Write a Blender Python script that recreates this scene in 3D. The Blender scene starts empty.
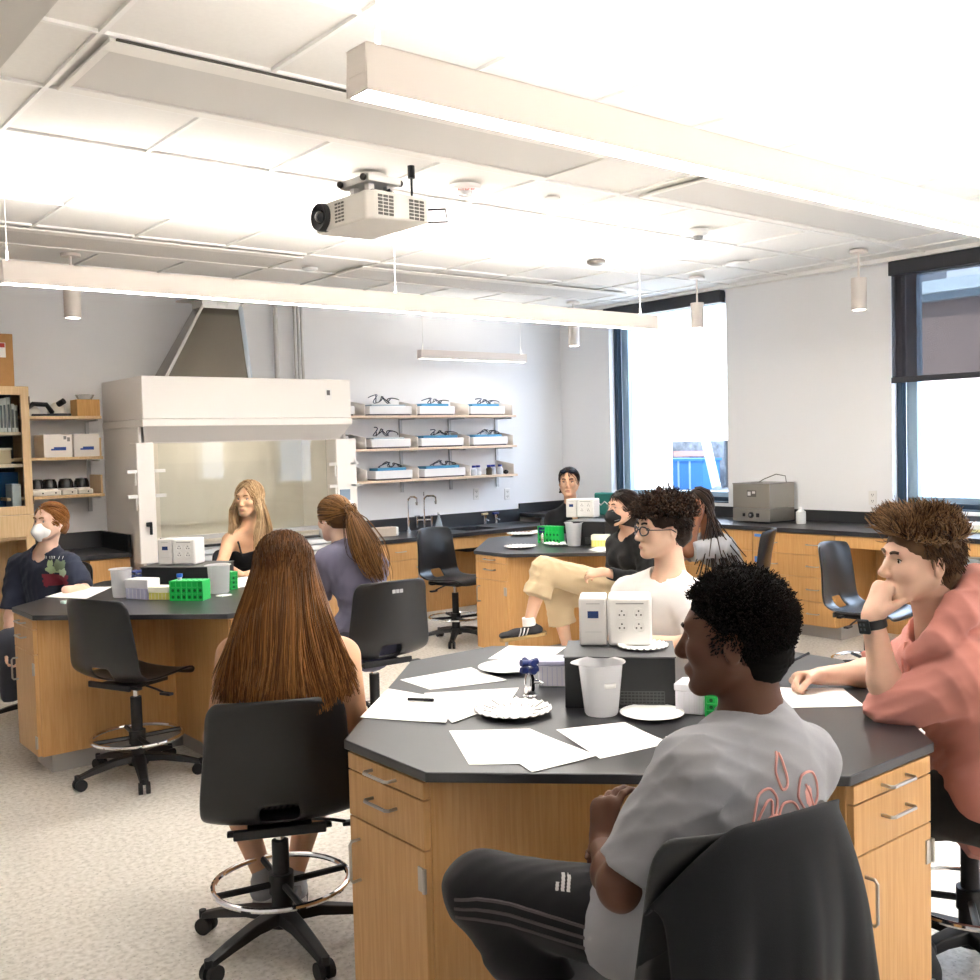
import bpy, bmesh, math, random
import numpy as np
from mathutils import Vector, Matrix
PI = math.pi
SC = bpy.context.scene
COL = SC.collection
# ------------------------------------------------------------------ camera model
def _rot(a, b, c):
    ca, sa, cb, sb, cc, sc = math.cos(a), math.sin(a), math.cos(b), math.sin(b), math.cos(c), math.sin(c)
    Rz = np.array([[ca, -sa, 0], [sa, ca, 0], [0, 0, 1]])
    Rx = np.array([[1, 0, 0], [0, cb, -sb], [0, sb, cb]])
    Ry = np.array([[cc, 0, sc], [0, 1, 0], [-sc, 0, cc]])
    return Rz @ Rx @ Ry
CR = _rot(-.6783, -.0459, .0262)
FPX = 1025.2
EYE = np.array([0, 0, 1.6])
def _ray(px, py): return CR @ np.array([(px - 490) / FPX, 1, -(py - 490) / FPX])
def oz(px, py, z): d = _ray(px, py); return EYE + d * ((z - EYE[2]) / d[2])
def ox(px, py, x): d = _ray(px, py); return EYE + d * (x / d[0])
def oy(px, py, y): d = _ray(px, py); return EYE + d * (y / d[1])
def od(px, py, depth): return EYE + _ray(px, py) * depth
cam = bpy.data.cameras.new('camera')
camo = bpy.data.objects.new('camera', cam)
COL.objects.link(camo)
cam.sensor_width = 36
cam.lens = 36 * FPX / 980
cam.clip_start = .05
cam.clip_end = 400
_m = Matrix.Identity(4)
for i in range(3):
    _m[i][0] = CR[i, 0]; _m[i][1] = CR[i, 2]; _m[i][2] = -CR[i, 1]; _m[i][3] = EYE[i]
camo.matrix_world = _m
SC.camera = camo
# ------------------------------------------------------------------ materials
def lin(c):
    if isinstance(c, str):
        c = tuple(int(c[i:i + 2], 16) / 255 for i in (0, 2, 4))
    return tuple(v / 12.92 if v <= .04045 else ((v + .055) / 1.055) ** 2.4 for v in c)
MATS = {}
def mat(name, col, rough=.5, metal=0, spec=.5, emit=None, estr=1, trans=0, alpha=1, bump=0, bscale=200, var=0, vscale=8, vcol=None, sss=0, ior=1.45, coat=0, stretch=(1, 1, 1), sheen=0):
    if name in MATS: return MATS[name]
    m = bpy.data.materials.new(name); MATS[name] = m
    m.use_nodes = True
    nt = m.node_tree; N = nt.nodes; L = nt.links
    b = N['Principled BSDF']
    c = lin(col)
    b.inputs['Base Color'].default_value = (*c, 1)
    b.inputs['Roughness'].default_value = rough
    b.inputs['Metallic'].default_value = metal
    b.inputs['Specular IOR Level'].default_value = spec
    b.inputs['Transmission Weight'].default_value = trans
    b.inputs['Alpha'].default_value = alpha
    b.inputs['IOR'].default_value = ior
    b.inputs['Coat Weight'].default_value = coat
    b.inputs['Sheen Weight'].default_value = sheen
    if sss:
        b.inputs['Subsurface Weight'].default_value = sss
        b.inputs['Subsurface Radius'].default_value = (.012, .005, .003)
        b.inputs['Subsurface Scale'].default_value = 1
    if emit:
        b.inputs['Emission Color'].default_value = (*lin(emit), 1)
        b.inputs['Emission Strength'].default_value = estr
    tc = None
    if bump or var:
        tc = N.new('ShaderNodeTexCoord'); mp = N.new('ShaderNodeMapping')
        mp.inputs['Scale'].default_value = stretch
        L.new(tc.outputs['Object'], mp.inputs['Vector'])
    if var:
        n = N.new('ShaderNodeTexNoise'); n.inputs['Scale'].default_value = vscale; n.inputs['Detail'].default_value = 5
        L.new(mp.outputs[0], n.inputs['Vector'])
        r = N.new('ShaderNodeValToRGB')
        r.color_ramp.elements[0].position = .3; r.color_ramp.elements[1].position = .7
        c2 = lin(vcol) if vcol else tuple(v * (1 - var) for v in c)
        r.color_ramp.elements[0].color = (*c2, 1); r.color_ramp.elements[1].color = (*c, 1)
        L.new(n.outputs['Fac'], r.inputs['Fac']); L.new(r.outputs['Color'], b.inputs['Base Color'])
    if bump:
        n2 = N.new('ShaderNodeTexNoise'); n2.inputs['Scale'].default_value = bscale; n2.inputs['Detail'].default_value = 3
        L.new(mp.outputs[0], n2.inputs['Vector'])
        bp = N.new('ShaderNodeBump'); bp.inputs['Strength'].default_value = bump; bp.inputs['Distance'].default_value = .01
        L.new(n2.outputs['Fac'], bp.inputs['Height']); L.new(bp.outputs['Normal'], b.inputs['Normal'])
    return m
# ------------------------------------------------------------------ mesh builder
class MB:
    def __init__(s): s.v = []; s.f = []
    def _add(s, vs, fs):
        b = len(s.v); s.v += [tuple(float(t) for t in p) for p in vs]; s.f += [tuple(b + i for i in f) for f in fs]; return s
    def box(s, x0, x1, y0, y1, z0, z1):
        vs = [(x, y, z) for x in (x0, x1) for y in (y0, y1) for z in (z0, z1)]
        return s._add(vs, [(0, 1, 3, 2), (4, 6, 7, 5), (0, 4, 5, 1), (2, 3, 7, 6), (0, 2, 6, 4), (1, 5, 7, 3)])
    def obox(s, c, sx, sy, sz, rz=0, M=None):
        """box centred on c, turned rz about z or by the 3x3 M"""
        A = np.array(M) if M is not None else np.array([[math.cos(rz), -math.sin(rz), 0], [math.sin(rz), math.cos(rz), 0], [0, 0, 1]])
        vs = [np.array(c) + A @ np.array((x * sx / 2, y * sy / 2, z * sz / 2)) for x in (-1, 1) for y in (-1, 1) for z in (-1, 1)]
        return s._add(vs, [(0, 1, 3, 2), (4, 6, 7, 5), (0, 4, 5, 1), (2, 3, 7, 6), (0, 2, 6, 4), (1, 5, 7, 3)])
    def cyl(s, a, b, r, r2=None, n=20, caps=True):
        r2 = r if r2 is None else r2
        a = np.array(a, float); b = np.array(b, float); d = b - a; d /= np.linalg.norm(d) + 1e-12
        u = np.cross(d, (0, 0, 1) if abs(d[2]) < .9 else (1, 0, 0)); u /= np.linalg.norm(u); w = np.cross(d, u)
        vs = []
        for c, rr in ((a, r), (b, r2)):
            for i in range(n):
                t = 2 * PI * i / n; vs.append(c + rr * (math.cos(t) * u + math.sin(t) * w))
        fs = [(i, (i + 1) % n, n + (i + 1) % n, n + i) for i in range(n)]
        if caps: fs += [tuple(range(n - 1, -1, -1)), tuple(range(n, 2 * n))]
        return s._add(vs, fs)
    def tube(s, pts, r, n=8, closed=False, r_end=None):
        P = [np.array(p, float) for p in pts]; m = len(P)
        u = None; vs = []
        for i in range(m):
            if closed: d = P[(i + 1) % m] - P[i - 1]
            else: d = P[min(i + 1, m - 1)] - P[max(i - 1, 0)]
            d = d / (np.linalg.norm(d) + 1e-12)
            if u is None:
                u = np.cross(d, (0, 0, 1) if abs(d[2]) < .9 else (1, 0, 0))
            u = u - d * (u @ d); u /= np.linalg.norm(u) + 1e-12; w = np.cross(d, u)
            rr = r if r_end is None else r + (r_end - r) * i / (m - 1)
            if callable(r): rr = r(i / (m - 1))
            for k in range(n):
                t = 2 * PI * k / n; vs.append(P[i] + rr * (math.cos(t) * u + math.sin(t) * w))
        fs = []
        for i in range(m if closed else m - 1):
            j = (i + 1) % m
            for k in range(n): fs.append((i * n + k, i * n + (k + 1) % n, j * n + (k + 1) % n, j * n + k))
        if not closed: fs += [tuple(range(n - 1, -1, -1)), tuple(range((m - 1) * n, m * n))]
        return s._add(vs, fs)
    def ring(s, c, R, r, n=40, k=8, M=None):
        A = np.eye(3) if M is None else np.array(M)
        return s.tube([np.array(c) + A @ np.array((R * math.cos(2 * PI * i / n), R * math.sin(2 * PI * i / n), 0)) for i in range(n)], r, k, True)
    def lathe(s, prof, c=(0, 0, 0), n=28, M=None, close=False):
        """prof: (radius, height) pairs; axis z (or M's third column)"""
        A = np.eye(3) if M is None else np.array(M); m = len(prof); vs = []; c = np.array(c, float)
        for (r, z) in prof:
            for i in range(n):
                t = 2 * PI * i / n; vs.append(c + A @ np.array((r * math.cos(t), r * math.sin(t), z)))
        fs = [(j * n + i, j * n + (i + 1) % n, (j + 1) * n + (i + 1) % n, (j + 1) * n + i) for j in range(m - 1) for i in range(n)]
        if close: fs += [tuple(range(n - 1, -1, -1)), tuple(range((m - 1) * n, m * n))]
        return s._add(vs, fs)
    def prism(s, poly, z0, z1):
        n = len(poly)
        vs = [(x, y, z0) for x, y in poly] + [(x, y, z1) for x, y in poly]
        return s._add(vs, [tuple(range(n - 1, -1, -1)), tuple(range(n, 2 * n))] + [(i, (i + 1) % n, n + (i + 1) % n, n + i) for i in range(n)])
    def sheet(s, P, thick=0):
        """grid P[i][j] of points"""
        a = len(P); b = len(P[0]); vs = [p for row in P for p in row]
        return s._add(vs, [(i * b + j, i * b + j + 1, (i + 1) * b + j + 1, (i + 1) * b + j) for i in range(a - 1) for j in range(b - 1)])
    def ball(s, c, r, n=16, k=10, M=None):
        A = np.eye(3) if M is None else np.array(M)
        rr = np.array(r if hasattr(r, '__len__') else (r, r, r), float); vs = []; c = np.array(c, float)
        for j in range(k + 1):
            th = PI * j / k
            for i in range(n):
                ph = 2 * PI * i / n
                vs.append(c + A @ (rr * np.array((math.sin(th) * math.cos(ph), math.sin(th) * math.sin(ph), math.cos(th)))))
        return s._add(vs, [(j * n + i, (j + 1) * n + i, (j + 1) * n + (i + 1) % n, j * n + (i + 1) % n) for j in range(k) for i in range(n)])
    def build(s, name, m, parent=None, smooth=30, bevel=0, solid=0, sub=0, loc=None, rz=0, wn=False):
        me = bpy.data.meshes.new(name)
        me.from_pydata(s.v, [], s.f)
        bm = bmesh.new(); bm.from_mesh(me)
        bmesh.ops.remove_doubles(bm, verts=bm.verts, dist=1e-6)
        bmesh.ops.recalc_face_normals(bm, faces=bm.faces)
        bm.to_mesh(me); bm.free()
        return link(name, me, m, parent, smooth, bevel, solid, sub, loc, rz)
def link(name, me, m, parent=None, smooth=30, bevel=0, solid=0, sub=0, loc=None, rz=0):
    o = bpy.data.objects.new(name, me)
    COL.objects.link(o)
    for mm in (m if isinstance(m, (list, tuple)) else [m]): me.materials.append(mm)
    if parent is not None: o.parent = parent
    if loc is not None: o.location = loc
    if rz: o.rotation_euler = (0, 0, rz)
    if smooth:
        me.polygons.foreach_set('use_smooth', [True] * len(me.polygons))
        if smooth < 180: me.set_sharp_from_angle(angle=math.radians(smooth))
    if solid:
        md = o.modifiers.new('solid', 'SOLIDIFY'); md.thickness = solid; md.offset = 0
    if bevel:
        md = o.modifiers.new('bevel', 'BEVEL'); md.width = bevel; md.segments = 2; md.limit_method = 'ANGLE'; md.angle_limit = .6
    if sub:
        md = o.modifiers.new('sub', 'SUBSURF'); md.levels = sub; md.render_levels = sub
    return o
def tag(o, label=None, cat=None, group=None, kind=None):
    if label: o['label'] = label
    if cat: o['category'] = cat
    if group: o['group'] = group
    if kind: o['kind'] = kind
    return o
def empty(name, label=None, cat=None, loc=(0, 0, 0), rz=0, group=None):
    o = bpy.data.objects.new(name, None); COL.objects.link(o)
    o.location = tuple(float(t) for t in loc); o.rotation_euler = (0, 0, rz); o.empty_display_size = .1
    return tag(o, label, cat, group)
def struct(o): o['kind'] = 'structure'; return o
def copy_tree(o, parent=None, loc=None, rz=None, label=None):
    c = o.copy(); COL.objects.link(c); c.parent = parent
    if loc is not None: c.location = tuple(float(t) for t in loc)
    if rz is not None: c.rotation_euler = (0, 0, rz)
    if label: c['label'] = label
    for ch in list(o.children): copy_tree(ch, c)
    return c
def text_mesh(name, s, size, m, parent, loc, M, extrude=.0004, align='CENTER'):
    cu = bpy.data.curves.new(name, 'FONT'); cu.body = s; cu.size = size; cu.align_x = align; cu.align_y = 'CENTER'; cu.extrude = extrude
    t = bpy.data.objects.new(name, cu); COL.objects.link(t)
    dg = bpy.context.evaluated_depsgraph_get()
    me = bpy.data.meshes.new_from_object(t.evaluated_get(dg)); bpy.data.objects.remove(t)
    A = Matrix([list(M[0]) + [loc[0]], list(M[1]) + [loc[1]], list(M[2]) + [loc[2]], [0, 0, 0, 1]]) if M is not None else Matrix.Translation(loc)
    me.transform(A)
    me.materials.clear()
    return link(name, me, m, parent, 0)
def face_M(right, up):
    r = np.array(right, float); u = np.array(up, float); n = np.cross(r, u)
    return [[r[i], u[i], n[i]] for i in range(3)]
# ------------------------------------------------------------------ common materials
WALL = mat('wall_paint', 'F3F3F4', .8, bump=.02, bscale=300)
CEIL = mat('ceiling_tile', 'F0EDE8', .9, bump=.05, bscale=500, var=.03, vscale=60)
TBAR = mat('grid_white', 'F4F2EE', .6)
SOFFIT_SHADE = mat('soffit_shade', 'DAD6D0', .8)  # shade on the bulkhead is put into this grey
STEEL = mat('stainless', 'B9B7B2', .28, 1, bump=.02, bscale=80, stretch=(1, 1, 12))
CHROME = mat('chrome', 'E8E8EA', .08, 1)
NICKEL = mat('nickel', 'B8B4AC', .3, 1)
BLACK = mat('black_plastic', '16171A', .42, bump=.04, bscale=900)
DARK = mat('black_rubber', '1C1C1E', .6)
WPLAS = mat('white_plastic', 'EDEBE8', .45)
GLASS = mat('glass', 'F4F8F8', .02, trans=1, ior=1.03)
EPOXY = mat('black_epoxy', '2C2D30', .3, spec=.8, bump=.02, bscale=700, var=.12, vscale=300)
GALV = mat('galvanised', 'A6A8AA', .45, 1)
def wood(name, c1, c2):
    if name in MATS: return MATS[name]
    m = mat(name, c1, .42, bump=.03, bscale=60, stretch=(14, 14, .7))
    nt = m.node_tree; N = nt.nodes; L = nt.links; b = N['Principled BSDF']
    mp = [n for n in N if n.type == 'MAPPING'][0]
    n1 = N.new('ShaderNodeTexNoise'); n1.inputs['Scale'].default_value = 7; n1.inputs['Detail'].default_value = 6; n1.inputs['Distortion'].default_value = .6
    L.new(mp.outputs[0], n1.inputs['Vector'])
    r = N.new('ShaderNodeValToRGB'); r.color_ramp.elements[0].position = .32; r.color_ramp.elements[1].position = .68
    r.color_ramp.elements[0].color = (*lin(c2), 1); r.color_ramp.elements[1].color = (*lin(c1), 1)
    L.new(n1.outputs['Fac'], r.inputs['Fac']); L.new(r.outputs['Color'], b.inputs['Base Color'])
    return m
OAK = wood('maple_veneer', 'D3A56C', 'C59458')
OAKL = wood('maple_shelf', 'E0C196', 'D2B081')
TOE = mat('toe_kick_grey', 'AFACA8', .6)
CARD = mat('cardboard', 'B98A55', .8, var=.08, vscale=30)
def floor_mat():
    m = mat('speckled_floor', 'CDC6BA', .28); nt = m.node_tree; N = nt.nodes; L = nt.links; b = N['Principled BSDF']
    tc = N.new('ShaderNodeTexCoord')
    v = N.new('ShaderNodeTexNoise'); v.inputs['Scale'].default_value = 48; v.inputs['Detail'].default_value = 3
    v2 = N.new('ShaderNodeTexVoronoi'); v2.inputs['Scale'].default_value = 55
    v3 = N.new('ShaderNodeTexNoise'); v3.inputs['Scale'].default_value = 1.3; v3.inputs['Detail'].default_value = 4
    for q in (v, v2, v3): L.new(tc.outputs['Object'], q.inputs['Vector'])
    r = N.new('ShaderNodeValToRGB'); e = r.color_ramp.elements
    e[0].position = .34; e[0].color = (*lin('C6C0B6'), 1); e[1].position = .6; e[1].color = (*lin('E3DED6'), 1)
    k = r.color_ramp.elements.new(.46); k.color = (*lin('D8D2C8'), 1)
    k = r.color_ramp.elements.new(.72); k.color = (*lin('EBE7E0'), 1)
    L.new(v.outputs['Fac'], r.inputs['Fac'])
    r2 = N.new('ShaderNodeValToRGB'); e = r2.color_ramp.elements
    e[0].position = .09; e[0].color = (.45, .43, .41, 1); e[1].position = .2; e[1].color = (1, 1, 1, 1)
    L.new(v2.outputs['Distance'], r2.inputs['Fac'])
    mx = N.new('ShaderNodeMix'); mx.data_type = 'RGBA'; mx.blend_type = 'MULTIPLY'; mx.inputs[0].default_value = .8
    L.new(r.outputs['Color'], mx.inputs[6]); L.new(r2.outputs['Color'], mx.inputs[7])
    L.new(mx.outputs[2], b.inputs['Base Color'])
    r3 = N.new('ShaderNodeMapRange'); r3.inputs[3].default_value = .34; r3.inputs[4].default_value = .4
    L.new(v3.outputs['Fac'], r3.inputs[0]); L.new(r3.outputs[0], b.inputs['Roughness'])
    return m
FLOORM = floor_mat()
# ------------------------------------------------------------------ shell
XL, XR, YF, YB, CZ = -2.2, 7.6, -4.0, 8.16, 2.95
struct(MB().box(XL - .2, XR + .25, YF - .2, YB + .2, -.1, 0).build('floor', FLOORM))
ceil = struct(MB().box(XL - .2, XR + .25, YF - .2, YB + .2, CZ + .012, CZ + .3).build('ceiling', CEIL))
g = MB()
for i in range(-6, 12):
    x = 1.168 + .608 * i
    if .74 < x < XR: g.box(x - .009, x + .009, YF, YB, CZ, CZ + .02)
for j in range(-6, 14):
    y = 4.0 + .61 * (j - 0)
    if YF < y < YB: g.box(.73, XR, y - .009, y + .009, CZ - .0005, CZ + .02)
for j in range(1, 13):
    y = 4.0 - .61 * j
    if y > YF: g.box(.73, XR, y - .009, y + .009, CZ - .0005, CZ + .02)
struct(g.build('ceiling_grid', TBAR, ceil))
struct(MB().box(XL, .73, YF, YB, 2.6, CZ + .012).build('trim_1', SOFFIT_SHADE))
struct(MB().box(XL - .2, XR + .25, YB, YB + .2, -.1, CZ + .3).build('wall_back', WALL))
struct(MB().box(XL - .2, XR + .25, YF - .2, YF, -.1, CZ + .3).build('wall_front', WALL))
struct(MB().box(XL - .2, XL, YF, YB, -.1, CZ + .3).build('wall_left', WALL))
WZ0, WZ1 = .99, 2.93
WINS = [(5.945, 7.43), (2.85, 4.33), (-.25, 1.19), (-3.35, -1.91)]
w = MB(); e = [YF]
for a, b in reversed(WINS): e += [a, b]
e.append(YB)
for k in range(0, len(e), 2): w.box(XR, XR + .25, e[k], e[k + 1], -.1, CZ + .3)
for a, b in WINS: w.box(XR, XR + .25, a, b, -.1, WZ0).box(XR, XR + .25, a, b, WZ1, CZ + .3)
struct(w.build('wall_right', WALL))
struct(MB().box(XR - .1, XR, YF, YB, 2.932, CZ + .012).build('trim_2', TBAR))
FRM = mat('window_frame_dark', '2E4152', .4, .3)
FRMSKY = mat('window_frame_light', 'A4C0D6', .35, .2)  # pale blue holds the sky's reflection on the inner frame
SHADEBAR = mat('blind_cassette', '2E3036', .5)
def window(n, a, b, shade):
    f = MB(); t = .05
    for y0, y1 in ((a, a + t), (b - t, b)): f.box(XR + .07, XR + .13, y0, y1, WZ0, WZ1)
    f.box(XR + .07, XR + .13, a, b, WZ0, WZ0 + t).box(XR + .07, XR + .13, a, b, WZ1 - t, WZ1)
    fr = struct(f.build('window_%d' % n, FRM, bevel=.004))
    f = MB(); t2 = .095; ta = .065; tb = .14
    for y0, y1 in ((a + t, a + ta), (b - tb, b - t)): f.box(XR + .13, XR + .22, y0, y1, WZ0, WZ1)
    f.box(XR + .13, XR + .22, a + t, b - t, WZ0, WZ0 + t2).box(XR + .13, XR + .22, a + t, b - t, WZ1 - t2, WZ1)
    struct(f.build('inner_frame', FRMSKY, fr, bevel=.004))
    struct(MB().box(XR + .17, XR + .176, a + ta, b - tb, WZ0 + t2, WZ1 - t2).build('glass_pane', GLASS, fr, 0))
    struct(MB().box(XR, XR + .07, a + .001, b - .001, WZ0, WZ0 + .012).build('sill', FRM, fr, bevel=.004))
for n, (a, b) in enumerate(WINS): window(n + 1, a, b, None)
# roller blinds
def fabric():
    m = bpy.data.materials.new('blind_mesh'); m.use_nodes = True; nt = m.node_tree; N = nt.nodes; L = nt.links
    out = N['Material Output']; b = N['Principled BSDF']; b.inputs['Base Color'].default_value = (*lin('3A363C'), 1); b.inputs['Roughness'].default_value = .9
    t = N.new('ShaderNodeBsdfTransparent'); mx = N.new('ShaderNodeMixShader'); mx.inputs[0].default_value = .3
    L.new(b.outputs[0], mx.inputs[1]); L.new(t.outputs[0], mx.inputs[2]); L.new(mx.outputs[0], out.inputs[0])
    return m
BLIND = fabric()
def blind(label, a, b, zbot):
    r = empty('roller_blind', label, 'blind', (XR - .05, (a + b) / 2, 2.93)); hw = (b - a) / 2
    MB().box(-.03, .045, -hw, hw, -.11, 0).build('cassette', SHADEBAR, r, bevel=.006)
    if zbot < 2.7:
        d = zbot - 2.93
        MB().box(-.001, .001, -hw + .012, hw - .012, d + .04, -.1).build('fabric', BLIND, r, 0)
        MB().box(-.012, .012, -hw + .01, hw - .01, d, d + .045).build('hem_bar', SHADEBAR, r, bevel=.004)
    return r
blind('dark roller blind half lowered over the window beside the boy in pink', 2.85, 4.31, 1.985)
blind('dark roller blind fully rolled up above the window behind the braided girl', 5.945, 7.43, 2.9)
# outside the windows
WHT = mat('render_white', 'F4F2EE', .9); BRK = None
def brick():
    m = mat('brown_brick', '8A6A62', .9); nt = m.node_tree; N = nt.nodes; L = nt.links
    tc = N.new('ShaderNodeTexCoord'); mp = N.new('ShaderNodeMapping'); mp.inputs['Rotation'].default_value = (PI / 2, 0, PI / 2)
    br = N.new('ShaderNodeTexBrick'); br.inputs['Scale'].default_value = 3.2
    br.inputs['Color1'].default_value = (*lin('7A544C'), 1); br.inputs['Color2'].default_value = (*lin('5E403A'), 1); br.inputs['Mortar'].default_value = (*lin('8E7E78'), 1)
    br.inputs['Mortar Size'].default_value = .015
    L.new(tc.outputs['Object'], mp.inputs['Vector']); L.new(mp.outputs[0], br.inputs['Vector']); L.new(br.outputs['Color'], N['Principled BSDF'].inputs['Base Color'])
    return m
BRK = brick()
gnd = struct(MB().box(XR + .25, 60, -40, 60, -1.2, -1.0).build('ground_outside', mat('paving', 'D8D4CE', .9)))
bd = empty('exterior_building', 'brown brick building with a grey roof edge seen through the lowered blind', 'building', (18, 2, -1.0))
rt = ox(950, 288, 18)[2] + 1; bt = ox(950, 300, 18)[2] + 1
MB().box(0, 6, -14, 10.2, 0, bt).build('wall', BRK, bd, 0)
MB().box(-.25, 6.2, -14, 10.4, bt, bt + (rt - bt) * .55).build('fascia', mat('fascia_grey', '8FA2AE', .7), bd, 0)
MB().box(-.4, 6.2, -14, 10.5, bt + (rt - bt) * .55, rt + .12).build('roof_edge', mat('roof_edge_pale', 'C9DAE4', .6), bd, 0)
tk = empty('storage_tank', 'round white storage tank standing outside the right-hand window', 'tank', (15.2, ox(931, 470, 15.2)[1], -1.0))
tz = ox(931, 441, 15.2)[2] + 1
MB().lathe([(.31, 0), (.31, tz - .03), (.28, tz), (.0, tz + .03)]).build('shell', WHT, tk)
MB().lathe([(.315, tz - .07), (.325, tz - .06), (.325, tz - .02), (.315, tz - .01)]).build('rim', mat('tank_rim', 'B9BCBE', .5), tk)
wb = empty('exterior_building', 'bright white building across the street with a row of small windows', 'building', (24, 22, -1.0))
o24 = lambda px, py: ox(px, py, 24) - np.array((24, 22, -1.0))
m = MB(); y0 = o24(727, 470)[1] - .1; y1 = o24(664, 470)[1]; zb = o24(700, 497)[2]; zt = o24(700, 441)[2]
m.box(0, .4, -6, y0, 0, 11).box(0, .4, y1, 16, 0, 11).box(0, .4, y0, y1, zt, 11).box(0, .4, y0, y1, 0, zb).build('wall', WHT, wb, 0)
MB().box(.4, 6, y0 - 3, y1 + 9, zt + .5, 11).box(.4, 6, y0 - 3, y1 + 9, 0, zb).box(5.2, 6, y0 - 3, y1 + 9, zb, zt + .5).box(.4, 6, y0 - 3.4, y0 - 3, 0, 11).box(.4, 6, y1 + 9, y1 + 9.4, 0, 11).build('interior', mat('shop_interior', '9AA0A9', .9), wb, 0)
MB().box(2, 4.5, y0, y1 + 5, zt + .42, zt + .48).build('shop_fill_panel', mat('shop_fill_panel', 'FFFFFF', .5, emit='F4F8FF', estr=1.6), wb, 0)  # unseen glowing panel, added to brighten the things in the opening
for px in (667, 679, 702, 722):
    c = o24(px, 403 + (667 - px) * .02); MB().box(-.04, .02, c[1] - .16, c[1] + .16, c[2] - .1, c[2] + .1).build('window', mat('far_window', '9FB4C8', .4), wb, 0)
c = o24(680, 352); MB().box(-.12, .0, -6, 16, c[2] - .06, c[2] + .06).build('ledge', mat('ledge_grey', 'D5D8DC', .8), wb, 0)
dp = empty('blue_skip', 'blue metal skip inside the opening across the street', 'skip', (27.6, ox(692, 485, 27.6)[1], zb - 1.0))
MB().obox((0, 0, .5), .9, 1.7, .98).box(-.5, .5, -.9, .9, .98, 1.06).build('body', mat('skip_blue', '4A8AD0', .5), dp, 0)
for ry in (.2, -.3): MB().obox((-.46, ry, .5), .02, .07, .96).build('rib', mat('skip_rib', 'A9C8E4', .5), dp, 0)
lt = tag(MB().tube([(26.3, ox(717, 495, 26.3)[1], zb - 1 + .12), (26.9, ox(706, 446, 26.9)[1], zt - 1.05)], .16, 6).build('boarding_plank', mat('plank_pale', 'C6D2D6', .7)), 'pale plank leaning beside the blue skip across the street', 'plank')
aw = tag(MB().box(28.2, 28.3, ox(707, 464, 28.2)[1], ox(674, 464, 28.2)[1], zb - 1 + 1.12, zb - 1 + 1.3).build('awning', mat('awning_red', 'D6968C', .7)), 'pale red awning strip above the blue skip across the street', 'awning')
cl = tag(MB().box(28.6, 28.7, ox(724, 455, 28.6)[1], ox(667, 455, 28.6)[1], zb - 1 + .05, zb + 1.2).build('scaffold_netting', mat('netting', '8C96A2', .8, var=.6, vscale=4)), 'grey netting hung behind the red awning across the street', 'netting')
# ------------------------------------------------------------------ lights of the place
WARM = 'FFFAF4'
DIFF = mat('light_diffuser', 'FFFFFF', .5, emit=WARM, estr=11)
DIFU = mat('light_uplight', 'FFFFFF', .5, emit=WARM, estr=23)
FIXT = mat('fixture_white', 'E6DDD5', .5)
DIFW = mat('light_diffuser_dim', 'FFFFFF', .5, emit=WARM, estr=4); DIFX = mat('light_uplight_dim', 'FFFFFF', .5, emit=WARM, estr=3)
def beam(label, x0, x1, yc, z, w=.085, h=.105, cables=(), grp='linear pendant lights', dim=False):
    r = empty('pendant_light', label, 'light', (x0, yc, z), 0, grp); Ln = x1 - x0
    b = MB(); t = .006
    b.box(0, Ln, -w / 2, -w / 2 + t, 0, h).box(0, Ln, w / 2 - t, w / 2, 0, h).box(0, t, -w / 2, w / 2, 0, h).box(Ln - t, Ln, -w / 2, w / 2, 0, h).box(0, Ln, -w / 2 + t, w / 2 - t, h * .4, h * .6)
    b.build('housing', FIXT, r, 0, bevel=.0015)
    MB().box(t, Ln - t, -w / 2 + t, w / 2 - t, .002, .008).build('diffuser', DIFW if dim else DIFF, r, 0)
    MB().box(t, Ln - t, -w / 2 + t, w / 2 - t, h - .012, h - .006).build('uplight_lens', DIFX if dim else DIFU, r, 0)
    for c in cables:
        MB().cyl((c, 0, h), (c, 0, CZ - z), .0022, n=6).cyl((c, 0, h), (c, 0, h + .05), .006, n=8).cyl((c, 0, CZ - z - .012), (c, 0, CZ - z), .03, n=16).build('cable', mat('cable_white', 'E4E2DE', .5), r)
    return r
beam('long white pendant light nearest the camera, across the top right', 1.27, 5.76, 2.02, 2.4, cables=(.06, 2.2, 4.34))
beam('long white pendant light hanging in front of the fume hood', 1.27, 5.76, 5.16, 2.4, cables=(.03, 2.2, 4.34))
beam('short white pendant light hanging above the right-hand wall shelves', 5.42, 6.69, 7.7, 2.385, w=.07, h=.08, cables=(.04, 1.22), dim=True)
beam('long white pendant light behind the camera', 1.27, 5.76, -1.1, 2.4, cables=(.06, 4.34))
def downlight(label, px, ptop, pbot, Y=None, X=None, rad=.055):
    f = (lambda a, b: oy(a, b, Y)) if Y else (lambda a, b: ox(a, b, X))
    p = f(px, pbot); t = f(px, ptop); h = t[2] - p[2]
    r = empty('cylinder_pendant', label, 'light', (p[0], p[1], p[2]), 0, 'cylinder wall-washer lights')
    MB().lathe([(rad * .8, .012), (rad * .8, 0), (rad, .0), (rad, h), (.012, h + .004), (0, h + .004)]).build('housing', FIXT, r)
    MB().lathe([(rad * .79, .012), (0, .012)]).build('lens', mat('lamp_lens', 'FFFFFF', .5, emit=WARM, estr=12), r)
    MB().cyl((0, 0, h), (0, 0, CZ - p[2]), .008, n=8).build('stem', FIXT, r)
    MB().cyl((0, 0, CZ - p[2] - .02), (0, 0, CZ - p[2]), .065, n=20).build('canopy', FIXT, r)
    return r
downlight('white cylinder light hanging above the glass-door cabinet at the left', 73, 284, 318, Y=7.2)
downlight('white cylinder light hanging in the back corner left of the window', 574, 322, 346, Y=7.3)
downlight('white cylinder light hanging in front of the left-hand window', 697.5, 303, 328, X=6.85)
downlight('white cylinder light hanging left of the lowered blind', 859, 278, 310, X=6.95)
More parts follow.
